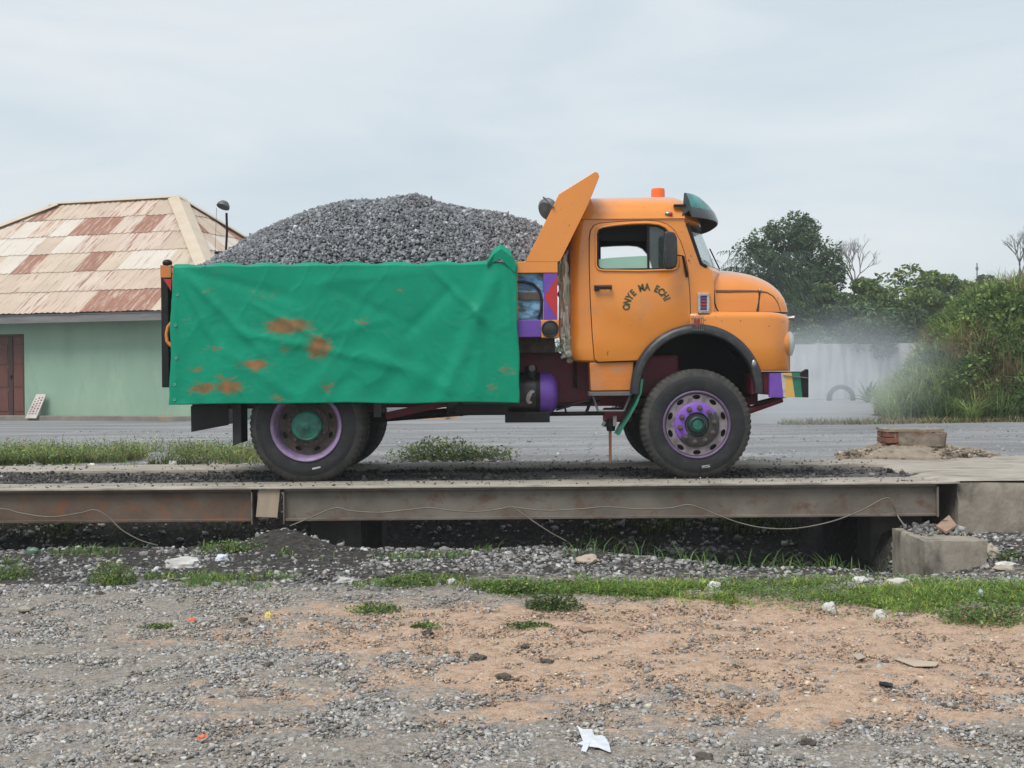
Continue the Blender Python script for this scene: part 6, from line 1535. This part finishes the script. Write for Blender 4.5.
# dry fringe at the foot of the bank
n = 5000; X = RNG.uniform(5.5, 18, n); Y = 13.2 + RNG.random(n) * .9 + .10 * (X - 8).clip(0); cc = np.clip(np.where((RNG.random(n) < .6)[:, None], np.array([[.26, .19, .10]]), np.array([[.10, .15, .05]])) * RNG.lognormal(0, .3, n)[:, None], .01, .5)
V, F, c_ = blades(np.stack([X, Y, zt(X, Y) - .01], -1), RNG.uniform(.06, .22, n), RNG.uniform(.01, .02, n), RNG.uniform(.4, 1.6, n), cc)
o = np_obj('verge_grass', V, F, M['leaf'], c_); tag(o, 'dry yellow grass fringe at the foot of the bank', 'grass', kind='stuff')

# ------------------------------------------------------------------ things by the wall
x_, z_ = at(841, 398, 33); mb = MB(); mb.lathe([(0.36, -.09), (.44, -.11), (.50, -.08), (.52, 0), (.50, .08), (.44, .11), (.36, .09)], (x_, 33, 0.0), 'Y', 40)
tag(mb.build('old_tyre', M['rubber'], smooth=50), 'worn tyre half sunk in the ground before the boundary wall', 'tyre')
pr = gpt(868, 398); pr = Vector((at(868, 396, 30)[0], 30, -0.05)); ag = thing('spiky_plant', 'spiky long-leaved plant in front of the pale wall', 'plant', pr)
rnd = random.Random(5)
for k in range(15):
    az = 2 * math.pi * k / 15 + rnd.uniform(-.2, .2); el = rnd.uniform(.5, 1.4); l = rnd.uniform(.7, 1.15); rings = []
    for f in np.linspace(0, 1, 7):
        r_ = l * f * math.cos(el) * (1 + .3 * f); zz = l * f * math.sin(el) - .25 * f * f; w_ = .07 * math.sin(math.pi * (.12 + .86 * f))
        cx_, cy_ = pr.x + r_ * math.cos(az), pr.y + r_ * math.sin(az); sx_, sy_ = -math.sin(az) * w_, math.cos(az) * w_
        rings.append([(cx_ - sx_, cy_ - sy_, pr.z + zz), (cx_, cy_, pr.z + zz - .02), (cx_ + sx_, cy_ + sy_, pr.z + zz)])
    mb = MB(); mb.loft(rings, closed=True); mb.build('leaf', pm('agave', (.06, .12, .07), (.045, .09, .05), 5, .6) if k == 0 else bpy.data.materials['agave'], ag)

# ------------------------------------------------------------------ broken brick stub in its mound of earth
bp0 = Vector((at(914, 455, 2.7)[0], 2.7, 0.0))
M['earth'] = pm('dry_earth', (.30, .25, .19), (.20, .165, .125), 6, .95, dirt=(.10, .085, .07), dirt_scale=4, bump=.7, bscale=18)
nU, nW = 60, 30; Vs = []
for j in range(nW):
    for i in range(nU):
        f = j / (nW - 1); a = 2 * math.pi * i / nU; r_ = f * (1 + .18 * math.sin(3 * a + 1) + .1 * math.sin(7 * a))
        x_, y_ = bp0.x + .0 + r_ * .88 * math.cos(a), bp0.y + r_ * .55 * math.sin(a)
        h = .20 * (1 - f) ** .8 * (0.7 + .6 * float(fbm(np.array(x_ * 3), np.array(y_ * 3), 121, 3))) + .10 * (float(fbm(np.array(x_ * 9), np.array(y_ * 9), 123, 4)) - .5) * (1 - f) ** .5
        Vs.append((x_, y_, (0.03 if y_ < 2.95 else 0.0) + h - .05 * (f > .98)))
mb = MB(); mb.add(Vs, [(j*nU+i, j*nU+(i+1) % nU, (j+1)*nU+(i+1) % nU, (j+1)*nU+i) for j in range(nW-1) for i in range(nU)])
N = 700; a = RNG.uniform(0, 6.28, N); r_ = RNG.random(N) ** .6; X = bp0.x + r_ * .95 * np.cos(a); Y = bp0.y + r_ * .6 * np.sin(a); S = np.clip(RNG.lognormal(math.log(.028), .5, N), .01, .09)
V, F, cc = stones(np.stack([X, Y, .03 + .16 * (1 - r_) ** .8], -1), S, stone_cols(N, (.26, .215, .17), .4), .5, .5)
o = np_obj('mound_rubble', V, F, M['stone'], cc); tag(o, 'broken mortar crumbs strewn over the low heap of dry earth', 'rubble', kind='stuff')
tag(mb.build('earth_mound', M['earth'], smooth=40), 'low heap of dry earth round the broken brick stub', 'mound')
bs = thing('brick_stub', 'broken red brick stub capped with mortar on the road', 'masonry', (bp0.x, bp0.y, 0.05))
M['brick'] = pm('red_brick', (.23, .085, .055), (.17, .065, .045), 12, .9, dirt=(.24, .17, .13), dirt_scale=9, dirt_lo=.5, dirt_hi=.75, bump=.4, bscale=40)
M['mortar'] = pm('mortar', (.30, .25, .20), (.19, .15, .12), 8, .95, bump=.8, bscale=14)
xl = at(885.5, 440, 2.55)[0]; xrr = at(944, 440, 2.55)[0]; y0b = 2.5
rnd = random.Random(12); zb_ = 0.045
BR = MB(); BR.box(0, .205, 0, .095, 0, .062); brme = BR.mesh('brick', M['brick'], bevel=.006)
for c_ in range(4):
    zc = zb_ + c_ * .07; off = (c_ % 2) * .105
    x_ = xl - off
    while x_ < xrr - .02:
        for r_ in range(4):
            if rnd.random() < .07 and r_ == 0: continue
            o = bpy.data.objects.new('brick', brme); C.objects.link(o)
            xx = max(x_, xl); sc = (min(x_ + .215, xrr + .01) - xx) / .215
            if sc < .25: continue
            o.location = (xx + rnd.uniform(-.008, .008), y0b + r_ * .105 + rnd.uniform(-.012, .01), zc); o.rotation_euler = (0, rnd.uniform(-.02, .02), rnd.uniform(-.05, .05)); o.scale = (sc, 1, 1); child(o, bs)
        x_ += .215
cp = rough_block('mortar_cap', xl + .11, xrr + .03, y0b - .035, y0b + .45, zb_ + .10, zb_ + .275, M['mortar'], amp=.05, seed=7); child(cp, bs)
cp = rough_block('mortar_top', xl - .01, xrr, y0b - .005, y0b + .43, zb_ + .275, zb_ + .31, M['mortar'], amp=.022, seed=9); child(cp, bs)

# ------------------------------------------------------------------ weeds and grass
def grass_patch(name, label, X, Y, hmin, hmax, base, lean=(.3, 1.2), wd=(.005, .011), var=.3, yellow=.15):
    n = len(X); cc = gcols(n, base, var, yellow)
    V, F, c_ = blades(np.stack([X, Y, zt(X, Y) - .01], -1), RNG.uniform(hmin, hmax, n), RNG.uniform(*wd, n), RNG.uniform(*lean, n), cc)
    o = np_obj(name, V, F, M['leaf'], c_); return tag(o, label, 'grass', kind='stuff')
BG = (.165, .275, .065)
# bright strip on the right foreground
n = 90000; t = RNG.uniform(-.45, 6.0, n); w_ = RNG.normal(0, 1, n)
yc_ = -3.12 - .10 * t - .09 * np.maximum(t - 1.2, 0) ** 1.3; X = t; Y = yc_ + w_ * (.07 + .10 * np.clip(t - .3, 0, 3.4))
k = RNG.random(n) < sm(.40, .58, fbm(X * 2.2, Y * 3.0, 131, 4)) * (0.25 + .75 * sm(-.3, 1.5, t)) * (1 - .8 * sm(3.0, 3.5, X) * sm(-3.2, -2.9, Y)); X, Y = X[k], Y[k]
grass_patch('grass_strip', 'bright green strip of grass along the red earth at right', X, Y, .02, .10, BG, (.4, 1.8), (.004, .009), .45, .3)
# creeping leaves in the same strip
n = 26000; t = RNG.uniform(-.3, 6.0, n); X = t; Y = -3.12 - .10 * t - .09 * np.maximum(t - 1.2, 0) ** 1.3 + RNG.normal(0, 1, n) * (.08 + .10 * np.clip(t, 0, 3.4))
k = RNG.random(n) < sm(.40, .6, fbm(X * 2.3, Y * 3, 133, 4)); X, Y = X[k], Y[k]; n = len(X)
V, F, c_ = leaves(np.stack([X, Y, zt(X, Y) + RNG.uniform(.01, .06, n)], -1), RNG.uniform(.012, .03, n), gcols(n, (.11, .20, .05), .3, .2), 1.0)
o = np_obj('creeping_weeds', V, F, M['leaf'], c_); tag(o, 'small creeping weeds woven through the right grass strip', 'weeds', kind='stuff')
# long grass in the ditch, right
n = 900; X = np.concatenate([RNG.normal(2.5, .5, n), RNG.normal(1.2, .5, 300)]); Y = np.concatenate([RNG.normal(-1.75, .28, n), RNG.normal(-1.3, .25, 300)])
k = (X < 3.1) & (RNG.random(len(X)) < sm(.35, .6, fbm(X * 2, Y * 2, 145, 3))); grass_patch('ditch_grass', 'long dark grass growing in the ditch under the bridge', X[k], Y[k], .06, .26, (.09, .165, .05), (.3, 1.4), (.006, .014))
# low grass line on the left foreground
n = 26000; X = RNG.uniform(-5.2, .6, n); Y = -2.62 + RNG.normal(0, .17, n) + .08 * np.sin(X * 1.3)
k = RNG.random(n) < sm(.52, .68, fbm(X * 2.1, Y * 1.8, 141, 4)) * .5; grass_patch('grass_line', 'sparse short grass line along the left gravel edge', X[k], Y[k], .02, .09, (.13, .22, .06))
n = 9000; X = RNG.uniform(-5.2, -.2, n); Y = RNG.uniform(-1.6, -.7, n)
k = RNG.random(n) < .8 * sm(.55, .66, fbm(X * 1.3, Y * 1.9, 143, 3)); grass_patch('bank_sprouts', 'grass sprouts on the dark ground by the left girder', X[k], Y[k], .03, .12, (.11, .19, .055))
# greenery seen under the bridge on the far slope
n = 5000; X = np.concatenate([RNG.normal(-4.6, .6, n), RNG.normal(2.3, .7, n)]); Y = RNG.uniform(2.5, 3.15, 2 * n); k = RNG.random(2 * n) < sm(.42, .6, fbm(X * 1.8, Y * 1.8, 147, 3))
grass_patch('slope_grass', 'shaded grass on the far slope glimpsed under the bridge', X[k], Y[k], .05, .2, (.16, .26, .07))
# far bank behind the bridge
n = 40000; X = RNG.uniform(-8, -2.3, n); Y = 3.2 + np.abs(RNG.normal(0, 1.5, n))
k = RNG.random(n) < sm(.42, .60, fbm(X * 1.6, Y * 1.6, 151, 4)) * (1 - .8 * sm(-4.6, -3.3, X + 1.5 * (fbm(X, Y, 155, 3) - .5))); X, Y = X[k], Y[k]
grass_patch('roadside_grass', 'weedy green grass behind the weighbridge at the left', X, Y, .04, .26, (.15, .205, .085), (.3, 1.6), (.005, .012), .4, .3)
n = 26000; X = RNG.uniform(-8, -2.3, n); Y = 3.2 + np.abs(RNG.normal(0, 1.4, n)); k = RNG.random(n) < sm(.40, .6, fbm(X * 1.6, Y * 1.6, 151, 4)) * (1 - .75 * sm(-4.3, -3.0, X)); X, Y = X[k], Y[k]; n = len(X)
V, F, c_ = leaves(np.stack([X, Y, zt(X, Y) + RNG.uniform(.02, .20, n)], -1), RNG.uniform(.02, .05, n), gcols(n, (.155, .23, .085), .35, .2), .8)
o = np_obj('roadside_weeds', V, F, M['leaf'], c_); tag(o, 'leafy weeds among the grass behind the left girder', 'weeds', kind='stuff')
def weed(name, label, c, rx, ry, h, n, base, leaf=(.02, .045), group=None, stems=True):
    """a low bush: stems and leaf faces in a domed volume"""
    t = thing(name, label, 'plant', tuple(c), group); p = RNG.normal(size=(n, 3)); p /= np.linalg.norm(p, axis=1)[:, None]; p *= (RNG.random(n) ** .45)[:, None]; p[:, 2] = np.abs(p[:, 2])
    lump = 0.65 + .7 * fbm(p[:, 0] * 2.2 + c[0] * 3, p[:, 1] * 2.2, 161, 3)
    P = np.array(c)[None] + p * np.array([rx, ry, h]) * lump[:, None] + np.array([0, 0, .01])
    V, F, cc = leaves(P, RNG.uniform(*leaf, n), gcols(n, base, .3, .15), .5); np_obj('foliage', V, F, M['leaf'], cc, t)
    mb = MB(); rnd = random.Random(int(c[0] * 100))
    for k in range(9):
        a = rnd.uniform(0, 6.28); r_ = rnd.uniform(.3, .85); mb.tube([(c[0] + .05 * rx * math.cos(a), c[1] + .05 * ry * math.sin(a), c[2] - .02), (c[0] + rx * r_ * math.cos(a) * .6, c[1] + ry * r_ * .6 * math.sin(a), c[2] + h * .45), (c[0] + rx * r_ * math.cos(a), c[1] + ry * r_ * math.sin(a), c[2] + h * .75)], [.006, .005, .003], 4)
    mb.build('stems', M['bark'], t)
weed('weed_bush', 'bushy weed patch behind the deck between the truck wheels', (at(440, 462, 3.6)[0], 3.6, -0.05), .66, .45, .27, 2300, (.15, .215, .095), (.03, .06))
weed('weed_bush', 'pale weed tuft right of the patch between the truck wheels', (at(488, 462, 3.6)[0], 3.6, -0.05), .40, .35, .18, 900, (.15, .21, .10), (.025, .055))
g_ = [((113, 585), .20, .17, .16, 1500, 'leafy weed on the gravel at far left foreground'), ((415, 585), .30, .2, .10, 1300, 'flat weed patch in the grass line left of centre'), ((522, 594), .17, .13, .12, 900, 'round weed clump at the near end of the grass strip'), ((552, 609), .22, .15, .12, 1300, 'dark bushy weed spilling onto the red earth at centre'), ((375, 612), .20, .14, .06, 700, 'thin creeping weed on the red earth left of centre'), ((530, 627), .16, .09, .03, 350, 'flat dark sprig on the bare earth at centre'), ((160, 628), .11, .07, .03, 260, 'tiny sprig on the grey gravel at left'), ((425, 627), .10, .08, .03, 220, 'small sprig on the bare earth left of centre'), ((10, 577), .2, .15, .09, 700, 'green tuft at the left picture edge'), ((232, 551), .32, .16, .10, 1100, 'low green plants below the girder by the earth mound'), ((985, 622), .35, .22, .12, 1800, 'leafy weeds at the right end of the grass strip'), ((1010, 560), .2, .15, .08, 400, 'sprout on the dark gravel right of the step')]
for (a_, b_), rx, ry, h, n, lab in g_:
    q = gpt(a_, b_); weed('weed', lab, (q.x, q.y, q.z - .01), rx, ry, h, n, (.075, .13, .04) if 'dark' in lab else (.13, .21, .065), (.014, .032))

# ------------------------------------------------------------------ litter
M['bagwhite'] = pm('white_plastic', (.60, .585, .56), (.45, .43, .40), 9, .5, bump=.3, bscale=30)
M['paper'] = pm('white_paper', (.66, .68, .72), (.56, .58, .62), 14, .7, bump=.5, bscale=25)
M['card'] = pm('cardboard', (.46, .38, .30), (.38, .31, .24), 6, .85)
M['clod'] = pm('dark_clod', (.11, .095, .08), (.07, .06, .052), 14, .95, bump=.5)
M['tile'] = pm('brown_slab', (.34, .22, .15), (.27, .17, .12), 6, .85, bump=.3)
def crumple(name, label, cat_, px, py, w_, d_, h_, mat, seed, zoff=0.0, amp=.35, pos=None):
    p = Vector(pos) if pos is not None else gpt(px, py); bm = bmesh.new(); bmesh.ops.create_icosphere(bm, subdivisions=3, radius=1.0)
    from mathutils import noise as mn
    for v in bm.verts:
        q = v.co.copy(); f = 1 + amp * mn.noise(q * 1.6 + Vector((seed * 3.1, 0, 0))) + amp * .7 * mn.noise(q * 4 + Vector((0, seed, 0)))
        v.co = Vector((q.x * w_ / 2 * f, q.y * d_ / 2 * f, max(q.z, -.3) * h_ * f)) + p + Vector((0, 0, zoff + h_ * .25))
    me = bpy.data.meshes.new(name); bm.to_mesh(me); bm.free(); me.materials.append(mat); smooth_mesh(me, 28)
    o = bpy.data.objects.new(name, me); C.objects.link(o); return tag(o, label, cat_)
crumple('plastic_bag', 'crumpled white plastic sack on the gravel left of the mound', 'bag', 182, 567, .32, .2, .065, M['bagwhite'], 1)
crumple('plastic_bag', 'small white plastic bag beside the crumpled sack', 'bag', 222, 561, .12, .08, .045, pm('bluish_plastic', (.66, .68, .74), (.55, .57, .62), 8, .4), 2)
crumple('plastic_bag', 'flattened white plastic on the grass line left of centre', 'bag', 346, 582, .14, .08, .03, M['bagwhite'], 3)
crumple('plastic_bag', 'small white scrap in the gravel left of centre', 'litter', 452, 584, .09, .07, .03, M['bagwhite'], 4)
crumple('paper_scrap', 'crumpled white paper in the grass strip at centre right', 'litter', 714, 590, .11, .07, .05, M['bagwhite'], 5)
crumple('paper_scrap', 'white rag lying in front of the ditch grass', 'litter', 860, 582, .14, .07, .03, M['bagwhite'], 6)
crumple('paper_scrap', 'white crumpled ball at the edge of grass and red earth', 'litter', 830, 612, .09, .07, .05, M['bagwhite'], 7)
crumple('plastic_bag', 'pale plastic wrapper just left of the concrete step', 'litter', 898, 585, .17, .09, .04, M['bagwhite'], 8)
crumple('paper_scrap', 'white scrap on the dark gravel right of the step', 'litter', 1005, 566, .15, .08, .03, M['bagwhite'], 9)
crumple('plastic_scrap', 'blue and white scrap in the right grass', 'litter', 980, 599, .05, .04, .05, pm('blue_scrap', (.10, .14, .35), (.6, .62, .68), 14, .5), 10)
crumple('paper_scrap', 'pale litter half buried in grass below the white ball', 'litter', 880, 618, .10, .08, .04, M['bagwhite'], 12)
crumple('green_bottle', 'squashed dark green plastic bottle left of the sack', 'bottle', 33, 554, .15, .08, .05, pm('bottle_green', (.07, .13, .09), (.05, .1, .07), 8, .4), 13, amp=.2)
crumple('pale_rock', 'pale rock balanced below the girder left of the mound', 'rock', 0, 0, .12, .1, .11, M['concrete'], 14, pos=(at(236, 528, -.35)[0], -.35, float(zt(at(236, 528, -.35)[0], -.35))))
crumple('tan_rock', 'pale tan rock on the dark gravel under the bridge', 'rock', 588, 562, .18, .12, .05, M['card'], 15)
crumple('orange_peel', 'orange scrap on the grey gravel at lower left', 'litter', 202, 740, .05, .04, .02, pm('orange_scrap', (.75, .16, .05), (.6, .13, .05), 8, .5), 16)
crumple('orange_peel', 'small orange scrap on the brown earth at left', 'litter', 192, 622, .05, .04, .02, bpy.data.materials['orange_scrap'], 17)
crumple('yellow_scrap', 'tiny yellow scrap on the brown earth at left', 'litter', 268, 618, .05, .04, .03, pm('yellow_scrap', (.75, .6, .15), (.6, .5, .12), 8, .5), 18)
crumple('rubble_heap', 'small tan rubble heap on the road beyond the truck', 'rubble', 0, 0, 1.4, .8, .22, pm('tan_rubble', (.40, .26, .16), (.30, .2, .13), 6, .9, bump=.5), 19, pos=(at(425, 418, 18)[0], 18, -.05))
def sheet(name, label, cat_, pts, mat, th=.012, lift=.01, tilt=0.0, curl=0.0):
    P = [gpt(a_, b_) for a_, b_ in pts]; c_ = sum(P, Vector()) / len(P); n = len(P); zc = max(p.z for p in P) + lift
    T = [Vector((p.x, p.y, zc + tilt * (p.y - c_.y) + curl * ((p - c_).length ** 2))) for p in P]
    mb = MB(); ctr = Vector((c_.x, c_.y, zc + .3 * lift))
    mb.add(T + [ctr + Vector((0, 0, th))] + [t + Vector((0, 0, -th)) for t in T], [(k, (k+1) % n, n) for k in range(n)] + [(k, n+1+k, n+1+(k+1) % n, (k+1) % n) for k in range(n)] + [tuple(n+1+k for k in range(n))[::-1]])
    return tag(mb.build(name, mat), label, cat_)
sheet('torn_paper', 'torn white bird-shaped paper lying on the front gravel', 'paper', [(577, 731), (583, 734.5), (592, 735), (594.5, 741), (602, 741), (605, 742.5), (609, 749), (611, 757), (609, 757.5), (599, 753), (589, 752), (586, 758), (581, 756.5), (583, 751), (577, 749), (583, 747), (580, 739)], M['paper'], .0015, .02)
sheet('cardboard_piece', 'flat pale cardboard piece on the red earth at right', 'cardboard', [(894, 661), (908, 660.5), (939, 666), (936, 669.5), (914, 669)], M['card'], .004, .012)
sheet('cardboard_piece', 'small pale scrap of card left of the flat cardboard', 'cardboard', [(852, 657), (861, 656.5), (865, 660), (858, 661.5)], M['card'], .003, .01)
sheet('wood_piece', 'tan wood chip on bare earth in front of the dark weed', 'wood', [(576, 630), (590, 629), (596, 631.5), (584, 634)], M['tile'], .006, .012)
sheet('dark_stick', 'short black stick on the red earth below the cardboard', 'stick', [(879, 684), (893, 687.5), (892, 690), (879, 687)], M['dark'], .006, .012)
sheet('pale_stone', 'flat pale stone at left edge on the gravel', 'stone', [(17, 612), (27, 609), (35, 609), (30, 613), (22, 614)], M['concrete'], .012, .02)
for (a_, b_), s_, lab in [((268, 667), .05, 'dark rounded stone on the gravel left of centre'), ((428, 634), .055, 'dark stone between sprigs left of centre'), ((525, 648), .045, 'dark pebble on the red earth at centre'), ((477, 660), .07, 'dark stone clod on the red earth near centre'), ((504, 679), .06, 'lone dark clod left of the torn paper'), ((547, 664), .05, 'small dark clod right of centre'), ((885, 664), .04, 'dark pebble near the flat cardboard'), ((243, 621), .045, 'black pebble on the brown earth at left'), ((100, 595), .05, 'dark stone below the far left weed'), ((808, 745), .055, 'flat dark stone at the lower right'), ((704, 762), .06, 'dark stone at the bottom edge right of centre'), ((838, 726), .06, 'flat brown stone at the lower right')]:
    crumple('loose_stone', lab, 'stone', a_, b_, s_ * 1.25, s_ * .85, s_ * .38, M['clod'] if 'dark' in lab or 'black' in lab else M['tile'], int(a_), amp=.5)
# things on and round the step
def slab_on(name, label, pts, Y0, z, mat, th):
    P = []
    for a_, b_ in pts:
        d = ray(a_, b_); t = (z - CAM.z) / d.z; P.append(CAM + d * t)
    mb = MB(); n = len(P); c_ = sum(P, Vector()) / n
    T = [p + Vector((0, 0, .03 + .12 * (p.x - c_.x))) for p in P]
    mb.add(T + [t - Vector((0, 0, th)) for t in T], [tuple(range(n)), tuple(range(n, 2*n))[::-1]] + [(k, n+k, n+(k+1) % n, (k+1) % n) for k in range(n)])
    return tag(mb.build(name, mat, bevel=.004), label, 'slab')
slab_on('tile_shard', 'brown tile shard propped on the concrete step', [(936, 527.5), (949, 520.5), (957, 529), (946, 533)], -1.2, -.30, M['tile'], .025)
q = gpt(990, 558); crumple('concrete_lump', 'pale concrete lump beside the step', 'rock', 990, 558, .16, .12, .09, pm('pale_lump', (.42, .36, .29), (.34, .29, .23), 6, .9), 23, amp=.4)
q = crumple('concrete_lump', 'flat pale flake on the gravel right of the step', 'rock', 1004, 570, .2, .08, .03, bpy.data.materials['pale_lump'], 24, amp=.4)

# ------------------------------------------------------------------ exhaust smoke
cx_, cz_ = at(810, 378, 12); bm = bmesh.new(); bmesh.ops.create_icosphere(bm, subdivisions=3, radius=1.0)
SC = Vector((2.7, 5.5, 1.5))
me = bpy.data.meshes.new('exhaust_smoke'); bm.to_mesh(me); bm.free()
sm_ = bpy.data.objects.new('exhaust_smoke', me); C.objects.link(sm_); sm_.location = (cx_, 12, cz_ + .1); sm_.scale = SC
m = bpy.data.materials.new('smoke'); m.use_nodes = True; nt = m.node_tree; nt.nodes.clear(); L = nt.links.new
ou = nn(nt, 'ShaderNodeOutputMaterial'); pv = nn(nt, 'ShaderNodeVolumePrincipled'); pv.inputs['Color'].default_value = (.86, .91, .96, 1); pv.inputs['Anisotropy'].default_value = .1
tc = nn(nt, 'ShaderNodeTexCoord'); ln_ = nn(nt, 'ShaderNodeVectorMath', operation='LENGTH'); L(tc.outputs['Object'], ln_.inputs[0])
fo = nn(nt, 'ShaderNodeMapRange'); fo.interpolation_type = 'SMOOTHSTEP'; fo.inputs['From Min'].default_value = 1.0; fo.inputs['From Max'].default_value = 0.15; L(ln_.outputs['Value'], fo.inputs['Value'])
no = nn(nt, 'ShaderNodeTexNoise'); no.inputs['Scale'].default_value = 1.9; no.inputs['Detail'].default_value = 4; no.inputs['Distortion'].default_value = .6; L(tc.outputs['Object'], no.inputs['Vector'])
nr_ = nn(nt, 'ShaderNodeMapRange'); nr_.inputs['From Min'].default_value = .30; nr_.inputs['From Max'].default_value = .72; L(no.outputs['Fac'], nr_.inputs['Value'])
mu = nn(nt, 'ShaderNodeMath', operation='MULTIPLY'); L(fo.outputs['Result'], mu.inputs[0]); L(nr_.outputs['Result'], mu.inputs[1])
m2 = nn(nt, 'ShaderNodeMath', operation='MULTIPLY'); L(mu.outputs[0], m2.inputs[0]); m2.inputs[1].default_value = 0.32
L(m2.outputs[0], pv.inputs['Density']); L(pv.outputs[0], ou.inputs['Volume']); me.materials.append(m)
tag(sm_, 'drifting bluish exhaust smoke in front of the wall and bank', 'smoke', kind='stuff')

# ------------------------------------------------------------------ thin haze in the air
mb = MB(); mb.box(-1000, 1000, -400, 1600, -2.5, 11.0); hz = mb.build('haze', None)
hz.data.materials.clear(); m = bpy.data.materials.new('haze'); m.use_nodes = True; nt = m.node_tree; nt.nodes.clear()
ou = nn(nt, 'ShaderNodeOutputMaterial'); pv = nn(nt, 'ShaderNodeVolumePrincipled'); pv.inputs['Color'].default_value = (.90, .95, 1, 1); pv.inputs['Density'].default_value = 0.0009
nt.links.new(pv.outputs[0], ou.inputs['Volume']); hz.data.materials.append(m)
tag(hz, 'thin pale haze hanging in the air over the yard', 'haze', kind='stuff')
